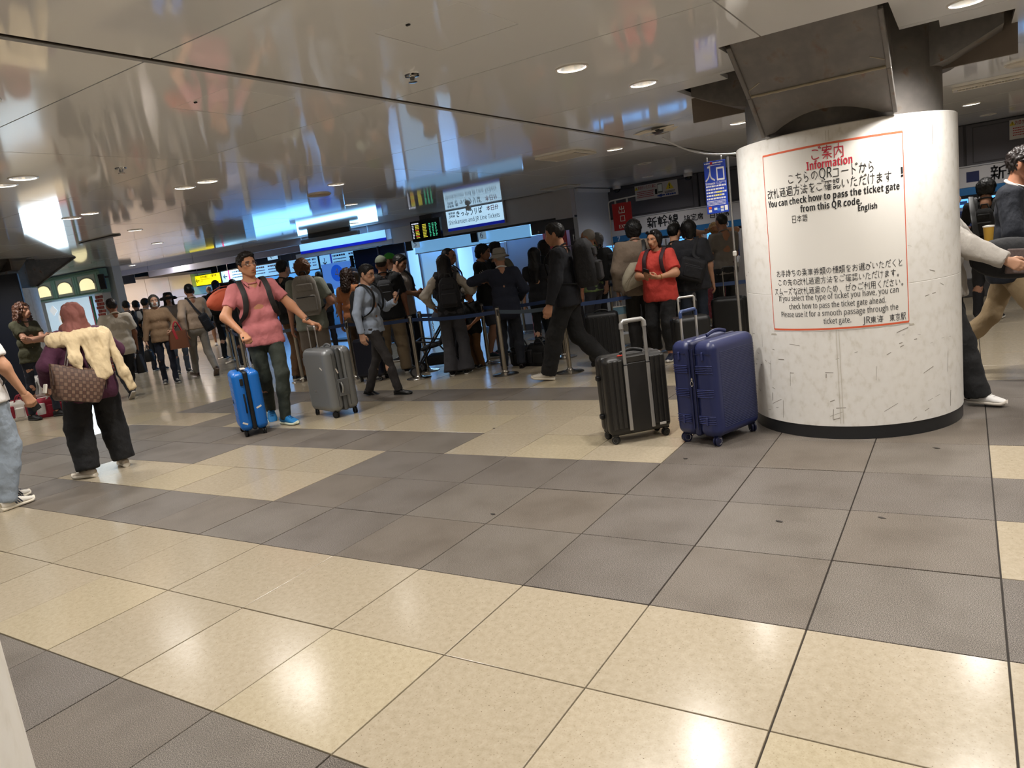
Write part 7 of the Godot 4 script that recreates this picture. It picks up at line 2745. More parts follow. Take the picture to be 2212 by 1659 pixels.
func phone(who: Dictionary, side: String, label: String, lit := true, off := Vector3(0, 0.0, 0.03)) -> void:
	var root: Node3D = who.root
	var a: Array = who.arm[side]
	var sp: Dictionary = who.sp
	var dir: Vector3 = sp.get(side + "hd", a[2] - a[1]).normalized()
	var palm: Vector3 = sp.get(side + "palm", Vector3(0, 0, 1)).normalized()
	palm = (palm - dir * palm.dot(dir)).normalized()
	var o := thing("phone", label, "phone")
	var c: Vector3 = root.transform * (a[2] + dir * 0.1 + palm * 0.035 + off)
	o.position = c
	var n := (root.transform.basis * palm).normalized()
	var u := (root.transform.basis * dir).normalized()
	o.basis = Basis(u.cross(n).normalized(), u, n)
	obj("case", one_rbox(Vector3.ZERO, Vector3(0.072, 0.148, 0.009), 0.004, 2), M.black, o)
	obj("screen", one_box(Vector3(0, 0, 0.005), Vector3(0.066, 0.138, 0.001)), mat("20304a", 0.1, 0.0, {"glow": 0.35 if lit else 0.0, "glowhex": "6f9fe0"}), o)

# ---------------------------------------------------------------- the people, each with pose, build and clothes
func build_people() -> void:
	fold_a = noise(1.0, 51, 3)
	fold_b = noise(1.0, 61, 2)
	M.weave = noise_tex(noise(0.02, 91, 4), null, 512, 6.0)
	var w := {}
	w = person({x = -6.311, z = 0.011, yaw = 197.4, h = 1.76, label = "person at the left edge in white tee and pale jeans holding a phone down", tier = 1, hair = "short", tophex = "dedad6", bothex = "8f9aa6", bw = 1.22, w = 1.05, shoe = "sneaker", shoehex = "e8e2d6", solehex = "e6ddca", lacehex = "26283a", skin = "b98a6c", rw = Vector3(-0.27, 0.86, 0.16), rh = "hold", rpalm = Vector3(0.9, 0, 0.2), la = Vector3(0.1, 0.085, 0.1), ra = Vector3(-0.1, 0.085, -0.08), loose = 0.025, sleeve = 0.36})
	phone(w,"r","dark phone held low by the person in pale jeans")
	sling(w,"black sling bag at the back of the person in pale jeans",Vector3(-0.1,1.02,-0.17),Vector3(0.2,0.26,0.1),"17181b",1.0)
	stripes(w,"1f2536")
	w = person({x = -11.435, z = -2.694, yaw = 104.2, h = 1.76, label = "person with long wavy hair, olive tee and dark jeans, arms folded", tier = 1, fem = true, hair = "curly", hairhex = "4a2d1e", tophex = "3c3b26", bothex = "161b28", bw = 0.88, w = 1.02, shoe = "sneaker", shoehex = "0f0f10", solehex = "1a1a1a", lacehex = "0f0f10", cuff = 0.9, skin = "b88a72", look = 12, lean = -3, la = Vector3(0.1, 0.085, 0.12), ra = Vector3(-0.1, 0.085, -0.16), sleeve = 0.3, side = -4, lw = Vector3(-0.1, 1.17, 0.2), rw = Vector3(0.13, 1.2, 0.19), lp = Vector3(0.6, -0.5, 0.2), rp = Vector3(-0.6, -0.5, 0.2), lhd = Vector3(-0.9, 0.3, 0.1), rhd = Vector3(0.9, 0.1, 0.1), lpalm = Vector3(0, 0, -1), rpalm = Vector3(0, 0, -1)})
	w = person({x = -6.388, z = -0.886, yaw = 258.4, h = 1.585, label = "person in dusty pink headscarf and purple top seen from behind", tier = 1, fem = true, hat = "scarf", hathex = "7a4a42", tophex = "451a33", bothex = "0d0d0f", bw = 1.5, w = 1.36, cuffr = 0.085, cuff = 0.93, shoe = "chunky", shoehex = "b9ad9d", solehex = "d6cdbd", lacehex = "9a9a9e", skin = "a87a60", sleeve = 1, look = 30, topy = 0.76, loose = 0.03, belly = 0.02, la = Vector3(0.19, 0.085, -0.03), ra = Vector3(-0.17, 0.085, 0.05), lf = 35, rf = -5, lw = Vector3(0.34, 0.98, 0.14), rw = Vector3(-0.2, 1.2, 0.3), rp = Vector3(-0.6, -0.5, 0.1), bust = 0.1, neck = 1.49, back = true})
	shawl(w)
	check_bag(w)
	phone(w,"r","dark phone with lit screen held up by the headscarf woman",true,Vector3(0,0.2,0.1))
	w = person({x = -6.074, z = -2.684, yaw = 63.4, h = 1.9, label = "person in pink polo shirt with glasses walking between two suitcases", tier = 1, hair = "wavy", hairhex = "17110d", glasses = "3a3640", tophex = "b4696a", bothex = "2b3128", bw = 0.98, w = 1.04, shoe = "sneaker", shoehex = "1878b8", solehex = "d9dfc8", lacehex = "1c5f9a", skin = "b5805f", collar = "polo", sleeve = 0.33, loose = 0.016, look = 16, nod = -6, la = Vector3(0.02, 0.085, 0.17), ra = Vector3(-0.02, 0.13, -0.26), rt = 30, lf = 20, rf = -10, drop = 0.02, topy = 0.83, side = 3, bust = 0, rw = Vector3(-0.234, 0.96, 0.228), lw = Vector3(0.432, 0.969, 0.162), rh = "grip", lh = "hold", rp = Vector3(-1, -0.3, -0.3), lp = Vector3(0.5, -0.6, -0.8), rpalm = Vector3(0.2, -0.8, -0.2), lpalm = Vector3(-0.3, -0.9, 0.1), lhd = Vector3(0.8, -0.4, 0.3), rhd = Vector3(0.1, -0.6, 0.8)})
	rucksack(w,"dark backpack on the man in pink polo, orange pillow tied on","221d1c",Vector3(0.3,0.46,0.16),{"trim":"1d1917"})
	neck_pillow(w)
	wristwatch(w,"l","dark wristwatch on the left wrist of the man in pink polo")
	w = person({x = -5.681, z = -4.014, yaw = 105.3, h = 1.63, label = "person in pale blue shirt and dark trousers looking at a phone", tier = 1, hair = "short", hairhex = "0e0c0c", glasses = "5a4636", tophex = "9aa6b8", bothex = "2c2827", bw = 1, w = 0.94, shoe = "dress", shoehex = "0c0b0b", solehex = "0c0b0b", skin = "b58a70", collar = "shirt", sleeve = 1, sleever = 0.006, topy = 0.86, look = -4, nod = 12, la = Vector3(0.07, 0.085, -0.24), ra = Vector3(-0.05, 0.085, 0.24), lt = 20, drop = 0.02, rw = Vector3(-0.27, 0.86, -0.04), lw = Vector3(0.13, 1.2, 0.3), lp = Vector3(0.5, -0.7, -0.2), lh = "hold", lpalm = Vector3(-0.5, 0.4, -0.7), lhd = Vector3(-0.3, 0.6, 0.6)})
	rucksack(w,"thin black backpack on the blue shirt man","0e0e10",Vector3(0.28,0.42,0.12))
	phone(w,"l","black phone in the hand of the blue shirt man",false)
	w = person({x = -3.39, z = -4.853, yaw = -72.2, h = 1.81, label = "person in black jacket with large rucksack walking left", tier = 1, hair = "short", hairhex = "0f0d0d", tophex = "0f1119", bothex = "0a0a0b", bw = 1.32, w = 1.08, shoe = "sneaker", shoehex = "c6bfb2", solehex = "cfc6b6", lacehex = "b8b0a4", skin = "a97b60", sleeve = 0.97, topy = 0.84, loose = 0.028, cuffr = 0.07, look = -6, la = Vector3(0.07, 0.085, 0.3), ra = Vector3(-0.07, 0.15, -0.33), rt = 38, lt = -8, drop = 0.03, lw = Vector3(0.28, 0.83, 0.16), rw = Vector3(-0.25, 0.87, 0.06), lean = 4})
	rucksack(w,"large black rucksack on the man walking left","111114",Vector3(0.36,0.52,0.26),{"dz":0.02})
	w = person({x = -2.624, z = -5.807, yaw = -1.4, h = 1.56, label = "person in coral red top with sunglasses on her head holding a phone", tier = 1, fem = true, hair = "bob", hairhex = "14100f", tophex = "b9392f", bothex = "0c0c0e", bw = 1.15, w = 1.28, cuff = 0.78, cuffr = 0.062, shoe = "sneaker", shoehex = "1a2036", solehex = "c9c6c0", lacehex = "1a2036", skin = "b58466", look = -12, nod = 4, topy = 0.8, loose = 0.024, sleeve = 0.42, sleever = 0.012, bust = 0.35, belly = 0.03, la = Vector3(0.1, 0.085, 0.08), ra = Vector3(-0.12, 0.085, -0.05), collar = "crew", lw = Vector3(0.09, 1.13, 0.27), rw = Vector3(-0.05, 1.14, 0.28), lp = Vector3(0.7, -0.6, -0.2), rp = Vector3(-0.7, -0.6, -0.2), lh = "hold", rh = "hold", lpalm = Vector3(-0.5, 0.8, -0.2), rpalm = Vector3(0.2, 0.7, -0.6), lhd = Vector3(-0.6, 0.2, 0.7), rhd = Vector3(0.3, 0.5, 0.8)})
	phone(w,"r","black phone in the hands of the coral top woman",false)
	head_sunglasses(w)
	rucksack(w,"burgundy backpack on the woman in coral top","3a1a22",Vector3(0.3,0.4,0.16),{"trim":"2a1018"})
	bracelet(w)
	w = person({x = 0.804, z = -4.44, yaw = 75.7, h = 1.84, label = "person in navy blazer and khaki trousers at the right edge", tier = 1, hair = "wavy", hairhex = "1c1411", tophex = "121722", bothex = "8e7a5c", bw = 1.06, shoe = "sneaker", shoehex = "16182a", solehex = "d6d2ca", lacehex = "16182a", skin = "a8765c", collar = "shirt", collarhex = "d8d6d2", sleeve = 1, topy = 0.78, loose = 0.03, lean = 8, la = Vector3(0.06, 0.15, -0.42), ra = Vector3(-0.06, 0.085, 0.36), lt = 22, drop = 0.05, glasses = "1c1a1a", rw = Vector3(-0.22, 0.95, 0.3)})
	swoosh(w)
	w = person({x = 0.383, z = -3.581, yaw = 76.3, h = 1.6, label = "person in pale grey top and black trousers half hidden by the pillar", tier = 1, hair = "bob", hairhex = "1a1412", fem = true, tophex = "a9a39b", bothex = "0c0c0d", bw = 1.35, cuffr = 0.075, shoe = "sneaker", shoehex = "e3e0dc", solehex = "cfc6ba", skin = "b58a70", sleeve = 0.96, loose = 0.045, topy = 0.84, rw = Vector3(-0.16, 1.1, 0.46), lw = Vector3(0.14, 1.12, 0.36), lp = Vector3(0.7, -0.5, -0.3), rp = Vector3(-0.7, -0.7, -0.3), la = Vector3(0.08, 0.085, -0.05), ra = Vector3(-0.09, 0.085, 0.24)})
	big_black_bag(w)
	w = person({x = -11.432, z = -4.068, yaw = 252.9, h = 1.68, label = "person in cream short-sleeved shirt walking away", hair = "short", hairhex = "1a1210", tophex = "b9b0a2", bothex = "14161d", bw = 1.1, w = 1.08, shoe = "sneaker", shoehex = "22222a", solehex = "b9b2a6", skin = "8a5c44", collar = "shirt", sleeve = 0.4, sleever = 0.012, loose = 0.03, topy = 0.78, back = true, ra = Vector3(-0.07, 0.085, 0.3), la = Vector3(0.07, 0.15, -0.33), lt = 38, rt = -8, drop = 0.03, rw = Vector3(-0.27, 0.86, 0.12), lw = Vector3(0.25, 0.89, 0.18)})
	hand_bag(w,"r","black handbag swinging from the hand of the cream shirt man","101013",Vector3(0.26,0.32,0.14))
	w = person({x = -15.3, z = -6.529, yaw = 245.1, h = 1.62, label = "person in denim jacket with rucksack, far left behind the cream shirt", tier = 3, hair = "short", hairhex = "1a1613", tophex = "5f6c80", bothex = "1c1d24", sleeve = 1, back = true})
	rucksack(w,"dark rucksack on the walker in denim jacket","1d2230",Vector3(0.3,0.42,0.16))
	w = person({x = -15.483, z = -6.865, yaw = 247.5, h = 1.63, label = "person in black suit walking away left of the masked woman", tier = 3, hair = "short", tophex = "111217", bothex = "101116", sleeve = 1, topy = 0.78, back = true, la = Vector3(0.07, 0.085, 0.3), ra = Vector3(-0.07, 0.15, -0.33), rt = 38, lt = -8, drop = 0.03, lw = Vector3(0.25, 0.88, -0.12), rw = Vector3(-0.25, 0.89, 0.18)})
	w = person({x = -12.072, z = -5.204, yaw = 62.3, h = 1.64, label = "person in brown sweater and jeans wearing a white face mask", fem = true, hair = "bob", hairhex = "3c3a36", tophex = "8a7056", bothex = "171c2c", bw = 0.98, shoe = "sneaker", shoehex = "16161a", solehex = "a8a39a", skin = "b98f76", collar = "vee", sleeve = 0.98, loose = 0.024, topy = 0.83, lw = Vector3(0.17, 1.02, 0.2), lp = Vector3(0.6, -0.4, -0.4), rw = Vector3(-0.29, 0.86, 0.06), la = Vector3(0.09, 0.085, 0.1), ra = Vector3(-0.09, 0.09, -0.1)})
	mask(w)
	wicker_bag(w)
	hand_bag(w,"r","black handbag in the right hand of the masked woman","121214",Vector3(0.3,0.22,0.13))
	w = person({x = -13.301, z = -6.283, yaw = 63.3, h = 1.66, label = "person in black sun hat and beige jacket beside the masked woman", fem = true, tier = 2, hair = "long", hairhex = "14100e", hat = "sunhat", hathex = "121112", tophex = "8d7d70", bothex = "525a66", sleeve = 0.98, skin = "b08468", topy = 0.8, loose = 0.025})
	w = person({x = -15.011, z = -6.801, yaw = 208.9, h = 1.62, label = "person in white tee with black shoulder bag behind the masked woman", tier = 3, hair = "short", tophex = "c9c9cc", bothex = "23242a", back = true})
	sling(w,"black shoulder bag on the walker in white tee",Vector3(0.24,1.0,0.0),Vector3(0.1,0.34,0.3),"141416",1.0)
	w = person({x = -11.919, z = -5.852, yaw = 255.9, h = 1.78, label = "person in pale beige shirt with black crossbody bag walking away", hair = "short", hairhex = "0c0b0b", tophex = "a8937f", bothex = "857e74", w = 1.02, shoe = "sneaker", shoehex = "5a4a40", solehex = "6a5a4e", skin = "9a6c52", collar = "shirt", sleeve = 1, loose = 0.026, topy = 0.92, look = -18, back = true, la = Vector3(0.07, 0.085, 0.3), ra = Vector3(-0.07, 0.15, -0.33), rt = 38, lt = -8, drop = 0.03, lw = Vector3(0.25, 0.88, -0.12), rw = Vector3(-0.25, 0.89, 0.18)})
	sling(w,"black crossbody bag on the back of the beige shirt man",Vector3(-0.12,1.02,-0.19),Vector3(0.17,0.34,0.1),"12141c",1.0)
	w = person({x = -18.771, z = -11.16, yaw = 58.5, h = 1.78, label = "person with bald head, grey beard and dark jacket over white tee", tier = 3, tophex = "b9b6b0", bothex = "8c7a66", bottom = "shorts", shoe = "sneaker", shoehex = "d6d2cc", skin = "b08468", glasses = "1a1a1c", sleeve = 0.98})
	beard(w,"8a857e")
	jacket(w,"22262c")
	w = person({x = -14.195, z = -8.098, yaw = 214, h = 1.82, label = "person in black with backpack standing left of the pink polo man", tier = 2, hair = "tied", hairhex = "0c0b0b", tophex = "0e0f12", bothex = "0b0b0d", sleeve = 1, back = true})
	rucksack(w,"black backpack on the person left of the pink polo man","0d0e11",Vector3(0.32,0.46,0.2))
	w = person({x = -12.6, z = -7.4, yaw = 217.8, h = 1.72, label = "person in grey tee and shorts in the far queue, left of pink polo", tier = 3, hair = "mop", hairhex = "15110f", tophex = "7b7e80", bothex = "46423c", bottom = "shorts", shoehex = "c9c5be", back = true})
	w = person({x = -12, z = -6.9, yaw = 227.9, h = 1.76, label = "person in black in the far queue directly left of pink polo's neck", tier = 3, hair = "crop", hairhex = "0c0a0a", tophex = "14151a", bothex = "1b1c22", back = true, skin = "7a5240"})
	w = person({x = -8.468, z = -5.184, yaw = 177.2, h = 1.87, label = "tall young person in black tee and brown cargo trousers", hair = "short", hairhex = "0e0c0c", tophex = "0d0e10", bothex = "5f452c", bw = 1.25, shoe = "sneaker", shoehex = "26262a", solehex = "b8b09e", skin = "c09480", sleeve = 0.4, loose = 0.03, topy = 0.84, look = 12})
	rucksack(w,"black backpack on the tall youth in black tee","0f0f12",Vector3(0.3,0.44,0.17))
	w = person({x = -10.6, z = -7.2, yaw = 248.7, h = 1.58, label = "person in orange cap and white top in the far queue", tier = 3, fem = true, hair = "bob", hat = "capback", hathex = "c26a26", tophex = "cfccc8", bothex = "1a1a20", skin = "c49a80", back = true})
	w = person({x = -10.9, z = -8.2, yaw = 236.7, h = 1.68, label = "person with black hair far back, right of the orange cap", tier = 3, hair = "short", tophex = "2a2c34", bothex = "1a1a20", back = true})
	w = person({x = -10.1, z = -8.4, yaw = 54.1, h = 1.66, label = "person facing us far back behind the grey backpack man's shoulder", tier = 3, hair = "bob", fem = true, tophex = "3a3f4e", bothex = "1a1a20", hat = "cap", hathex = "1c2234"})
	w = person({x = -7.286, z = -4.509, yaw = 223.8, h = 1.82, label = "person with light brown hair and grey backpack, in sage tee and shorts", hair = "mop", hairhex = "5f3f26", tophex = "7f8479", bothex = "6e6459", bottom = "shorts", bw = 1.05, w = 1.06, shoe = "sneaker", shoehex = "8a8680", skin = "b07e66", sleeve = 0.38, topy = 0.8, loose = 0.024, rw = Vector3(-0.2, 1.06, 0.2), rp = Vector3(-0.5, -0.6, -0.5), back = true})
	rucksack(w,"pale grey rucksack with black trims on the sage tee man","8b857c",Vector3(0.34,0.52,0.22),{"pocket":"7f7a72"})
	w = person({x = -8.9, z = -7.2, yaw = 215.9, h = 1.56, label = "person with grey cap and long fair hair under the number 4 board", tier = 3, fem = true, hair = "long", hairhex = "6a5238", hat = "cap", hathex = "6f6a72", tophex = "0f0f12", bothex = "121218", back = true})
	w = person({x = -7.287, z = -5.338, yaw = 194.6, h = 1.62, label = "person with curly tied hair and orange top behind the blue shirt man", tier = 2, fem = true, hair = "curly", hairhex = "2a1c15", tophex = "b5764e", bothex = "5a4632", bw = 1.1, sleeve = 0.36, skin = "b5805f", shoehex = "6a5a48", solehex = "8a7a66", back = true})
	w = person({x = -6.66, z = -5.434, yaw = 219.9, h = 1.72, label = "person in grey green cap and black tee with small grey backpack", hat = "cap", hathex = "5a5f50", hair = "crop", hairhex = "2a201a", tophex = "15161a", bothex = "85735a", bw = 1.35, w = 1.1, cuffr = 0.075, shoe = "sneaker", shoehex = "1c1c20", solehex = "d6d2ca", skin = "9a6c54", sleeve = 0.42, loose = 0.032, topy = 0.82, back = true, la = Vector3(0.16, 0.085, 0), ra = Vector3(-0.13, 0.085, -0.02)})
	rucksack(w,"small dark grey backpack on the sage cap man","34353a",Vector3(0.24,0.34,0.14),{"dy":0.06})
	w = person({x = -7.6, z = -6.7, yaw = -68.8, h = 1.78, label = "person in bright green cap turned left", tier = 2, hat = "capback", hathex = "3f9a34", hair = "crop", hairhex = "5a3a22", tophex = "aeb0ae", bothex = "2a2c34", skin = "b98a70"})
	beard(w,"6a4a30")
	w = person({x = -6.7, z = -5.82, yaw = 92.7, h = 1.73, label = "person in white tee looking down, backpack straps on both shoulders", hair = "short", hairhex = "0c0b0b", tophex = "a9a29b", bothex = "15161c", bw = 1.2, w = 1.04, skin = "a47a62", sleeve = 0.38, loose = 0.026, topy = 0.82, look = 14, nod = 24, rw = Vector3(-0, 1.14, 0.28), rp = Vector3(-0.8, -0.4, -0.1), rpalm = Vector3(0.3, 0.7, -0.5), rh = "hold", lw = Vector3(0.24, 0.98, 0.24), lh = "grip", lp = Vector3(0.5, -0.4, -0.8)})
	rucksack(w,"black backpack on the man in white tee","111114",Vector3(0.32,0.46,0.2))
	phone(w,"r","black phone held by the man in white tee",false)
	w = person({x = -5.401, z = -5.251, yaw = 209.1, h = 1.61, label = "person with long dark hair, black vest, white sleeves and grey wide trousers", fem = true, tier = 1, hair = "long", hairhex = "140d0d", tophex = "111116", bothex = "37363a", bw = 1.42, cuffr = 0.1, w = 1.02, shoe = "dress", shoehex = "101012", skin = "b58a70", sleeve = 0, loose = 0.02, topy = 0.84, look = 4, lw = Vector3(0.26, 1.02, 0.08), rw = Vector3(-0.16, 1.2, 0.2), rp = Vector3(-0.6, -0.5, 0), la = Vector3(0.1, 0.085, -0.02), ra = Vector3(-0.12, 0.085, 0), back = true})
	white_sleeves(w)
	rucksack(w,"black backpack with silver badge on the long haired woman","15151a",Vector3(0.3,0.42,0.17),{"dx":-0.05,"trim":"2a2a2e"})
	w = person({x = -5.866, z = -5.978, yaw = 106.8, h = 1.71, label = "person in glasses and white tee turned to the right", hair = "crop", hairhex = "0d0b0b", glasses = "6a5a4a", tophex = "a8a39e", bothex = "1a1a20", skin = "a87c64", nod = 8, rw = Vector3(-0.12, 1.16, 0.3), rh = "flat"})
	rucksack(w,"black backpack on the man in glasses and white tee","121216",Vector3(0.28,0.42,0.15))
	w = person({x = -5.7, z = -7, yaw = 198, h = 1.72, label = "person with dark beard, olive shirt and black backpack facing the counter", hair = "short", hairhex = "15100d", tophex = "6f6f62", bothex = "26262c", skin = "96684e", look = -40, sleeve = 0.9, lw = Vector3(0.2, 1.1, 0.24), rw = Vector3(-0.2, 1.1, 0.24), back = true})
	beard(w,"17120f")
	rucksack(w,"black backpack on the bearded man in olive shirt","101013",Vector3(0.3,0.44,0.18))
	w = person({x = -5.666, z = -6.569, yaw = 109.1, h = 1.71, label = "person in black tee with three white sleeve stripes and grey shorts", hair = "mop", hairhex = "0c0b0b", tophex = "0d0d0f", bothex = "3a3b40", bottom = "shorts", bw = 1.1, w = 1.12, shoe = "sneaker", shoehex = "1c3038", solehex = "b5b1aa", lacehex = "c8452f", skin = "a47a62", sleeve = 0.42, loose = 0.034, belly = 0.03, topy = 0.8, nod = 14, rw = Vector3(0.04, 1.1, 0.27), rp = Vector3(-0.8, -0.4, -0.1), rpalm = Vector3(0.3, 0.7, -0.5), lw = Vector3(0.1, 1.12, 0.26), la = Vector3(0.09, 0.085, 0.06), ra = Vector3(-0.09, 0.085, -0.04)})
	sleeve_stripes(w)
	w = person({x = -5.369, z = -5.695, yaw = -16.5, h = 1.1, label = "small boy in black cap, black tee and brown trousers", hair = "crop", hat = "cap", hathex = "101012", tophex = "0e0f12", bothex = "6e4e30", bw = 1.15, w = 1.05, shoe = "sneaker", shoehex = "1a1a1e", solehex = "a8a49c", skin = "b5805f", sleeve = 0.4, loose = 0.026, topy = 0.74, look = -10, lw = Vector3(0.16, 0.98, 0.2), rw = Vector3(-0.14, 0.86, 0.2), rh = "hold"})
	toy_bag(w)
	w = person({x = -4.652, z = -5.495, yaw = 208.7, h = 1.58, label = "older person in grey bucket hat and dark navy suit", hat = "bucket", hathex = "8f8c86", hair = "crop", hairhex = "8a8680", tophex = "141a2c", bothex = "11151f", bw = 1.12, w = 1.02, shoe = "dress", shoehex = "1a1212", solehex = "141010", skin = "a87c64", collar = "shirt", collarhex = "c9c7c4", sleeve = 1, loose = 0.026, topy = 0.74, look = 34, lw = Vector3(0.36, 1.3, 0.16), lp = Vector3(0.9, -0.2, -0.3), lhd = Vector3(-0.5, 0.2, 0.8), lpalm = Vector3(-0.4, -0.7, -0.3), la = Vector3(0.14, 0.085, 0), ra = Vector3(-0.11, 0.085, 0.03), rw = Vector3(-0.2, 1, 0.18), back = true})
	w = person({x = -4.6, z = -6.3, yaw = 195, h = 1.55, label = "person with black hair just behind the bucket hat man's shoulder", tier = 3, fem = true, hair = "long", hairhex = "0d0b0b", tophex = "16171c", bothex = "101014", back = true})
	w = person({x = -5.307, z = -7.866, yaw = -95.8, h = 1.66, label = "person with long brown hair, black tee and black wide trousers", fem = true, hair = "long", hairhex = "1c110e", glasses = "3a3636", tophex = "0d0d0f", bothex = "0f0f11", bw = 1.35, cuffr = 0.09, w = 1.05, shoe = "sneaker", shoehex = "1a1a1c", solehex = "8a8680", skin = "a9795e", sleeve = 0.42, loose = 0.034, topy = 0.8, lw = Vector3(0.1, 1.12, 0.28), rw = Vector3(-0.05, 1.14, 0.28), lp = Vector3(0.7, -0.6, -0.2), rp = Vector3(-0.7, -0.6, -0.2), lh = "hold", rh = "hold", lpalm = Vector3(-0.5, 0.8, -0.2), rpalm = Vector3(0.2, 0.7, -0.6), lhd = Vector3(-0.6, 0.2, 0.7), rhd = Vector3(0.3, 0.5, 0.8)})
	phone(w,"l","phone with bright screen held by the brown haired woman")
	w = person({x = -4.55, z = -8.3, yaw = -35, h = 1.66, label = "person with grey hair and dark mask behind the man walking left", tier = 2, hair = "bob", hairhex = "6f6d6c", tophex = "2a2c30", bothex = "17181c", skin = "a97e68"})
	mask(w,"3a3634")
	w = person({x = -3.95, z = -6.75, yaw = -92.4, h = 1.7, label = "balding person in pale green polo with black backpack", hair = "crop", hairhex = "9a948c", glasses = "2a2626", tophex = "7f9560", bothex = "3a3a40", skin = "a8745a", collar = "polo", sleeve = 0.4, rw = Vector3(-0.2, 1.05, 0.2)})
	rucksack(w,"black backpack on the man in green polo","0e0f12",Vector3(0.32,0.46,0.22))
	w = person({x = -2.991, z = -6.066, yaw = 206.1, h = 1.72, label = "person in taupe sweater with cream shoulder bag seen from behind", hair = "mop", hairhex = "0c0a0a", tophex = "7b6c5d", bothex = "1e1b19", bw = 1.25, w = 1.04, cuffr = 0.075, shoe = "sneaker", shoehex = "1c1c20", solehex = "b5b0a8", skin = "a97e68", sleeve = 0.98, loose = 0.04, topy = 0.8, look = -14, lw = Vector3(0.27, 0.88, 0.05), back = true})
	cream_bag(w)
	gift_bag(w)
	w = person({x = -2.588, z = -6.372, yaw = 201.2, h = 1.61, label = "person with short black hair and black shirt at the machines", tier = 2, hair = "short", hairhex = "0b0a0a", tophex = "131418", bothex = "121216", sleeve = 0.98, look = -30, back = true})
	w = person({x = -2.388, z = -6.358, yaw = 204.1, h = 1.63, label = "person with long black hair in dark grey tee with black crossbody bag", fem = true, hair = "bob", hairhex = "0b0a0a", tophex = "24252b", bothex = "27303f", w = 1.12, sleeve = 0.45, loose = 0.036, topy = 0.82, skin = "b58a70", lw = Vector3(0.24, 1, 0.2), back = true})
	sling(w,"black crossbody bag with red tab on the woman in dark grey tee",Vector3(0.02,1.1,-0.2),Vector3(0.34,0.3,0.12),"141419",-1.0)
	w = person({x = -2.679, z = -8.461, yaw = 166.2, h = 1.57, label = "person with fair hair, white top and long red patterned skirt, arms raised", fem = true, tier = 1, hair = "bun", hairhex = "a98a5e", tophex = "b9b2ac", bothex = "8a3038", bottom = "skirt", bw = 0.98, hemy = 0.18, shoe = "sneaker", shoehex = "b5aca4", solehex = "a89e94", skin = "b08468", sleeve = 0.2, topy = 0.98, lw = Vector3(0.1, 1.6, -0.1), lp = Vector3(1, 0.3, 0.3), rw = Vector3(-0.14, 1.62, -0.06), rp = Vector3(-1, 0.3, 0.3), lhd = Vector3(-0.7, 0.2, -0.4), rhd = Vector3(0.7, 0.2, -0.4), lpalm = Vector3(-0.4, 0, -1), rpalm = Vector3(0.4, 0, -1), back = true})
	skirt_print(w)
	w = person({x = -2.403, z = -7.908, yaw = -134.4, h = 1.67, label = "person in grey tee and black trousers half hidden behind the pillar edge", hair = "crop", hairhex = "120f0e", tophex = "6a6560", bothex = "0c0c0e", bw = 1.2, skin = "8f6650", sleeve = 0.42, rw = Vector3(-0.06, 1.12, 0.28), lw = Vector3(0.1, 1.14, 0.28), back = true})
	wristwatch(w,"r","wristwatch on the man beside the white pillar")
	w = person({x = 0.728, z = -7.707, yaw = 170.9, h = 1.64, label = "person in black tee with small black backpack at the right ticket machine", hair = "mop", hairhex = "0a0909", tophex = "0e0e10", bothex = "141418", skin = "9a7058", sleeve = 0.42, lw = Vector3(0.12, 1.12, 0.3), rw = Vector3(-0.16, 1.05, 0.3), nod = 16, back = true})
	rucksack(w,"small black backpack on the person at the right machine","0c0c0e",Vector3(0.22,0.32,0.1),{"dy":0.06})

# ---------------------------------------------------------------- things worn and carried
func on_body(who: Dictionary, called: String, label: String, cat: String, at: Vector3) -> Node3D:
	var o := thing(called, label, cat)
	var root: Node3D = who.root
	var up: Transform3D = who.up
	o.transform = Transform3D(root.transform.basis * up.basis, root.transform * (up * at))
	return o

# a bag on a long strap that runs over one shoulder
func sling(who: Dictionary, label: String, at: Vector3, s: Vector3, hex: String, side: float) -> void:
	var o := on_body(who, "shoulder_bag", label, "bag", at)
	var m := cloth(hex, 0.75)
	var b := MB.new()
	b.rbox(Vector3.ZERO, s, minf(s.z, minf(s.x, s.y)) * 0.42, 5, Basis(Vector3.BACK, -0.35 * side))
	obj("bag_body", b, m, o)
	obj("front_pocket", one_rbox(Vector3(0, -s.y * 0.1, -s.z * 0.45), Vector3(s.x * 0.7, s.y * 0.5, s.z * 0.3), 0.02, 3, Basis(Vector3.BACK, -0.35 * side)), m, o)
	var sh := Vector3(side * 0.09, 1.485, -0.02) - at
	var back := Vector3(side * 0.02, 1.3, -0.155) - at
	var fr := Vector3(side * 0.03, 1.3, 0.145) - at
	var hip := Vector3(-side * 0.16, 1.02, 0.1) - at
	obj("strap", strap_along([Vector3(side * s.x * 0.3, s.y * 0.42, 0), back, sh + Vector3(0, 0, -0.05), sh + Vector3(0, 0.006, 0.02), fr, hip, Vector3(-side * s.x * 0.4, -s.y * 0.2, 0.02)], 0.04, 0.006), m, o)
	obj("zip", one_box(Vector3(0, s.y * 0.2, -s.z * 0.5), Vector3(s.x * 0.6, 0.008, 0.006), 0.002, Basis(Vector3.BACK, -0.35 * side)), mat("4a4a4e", 0.4, 0.4), o)

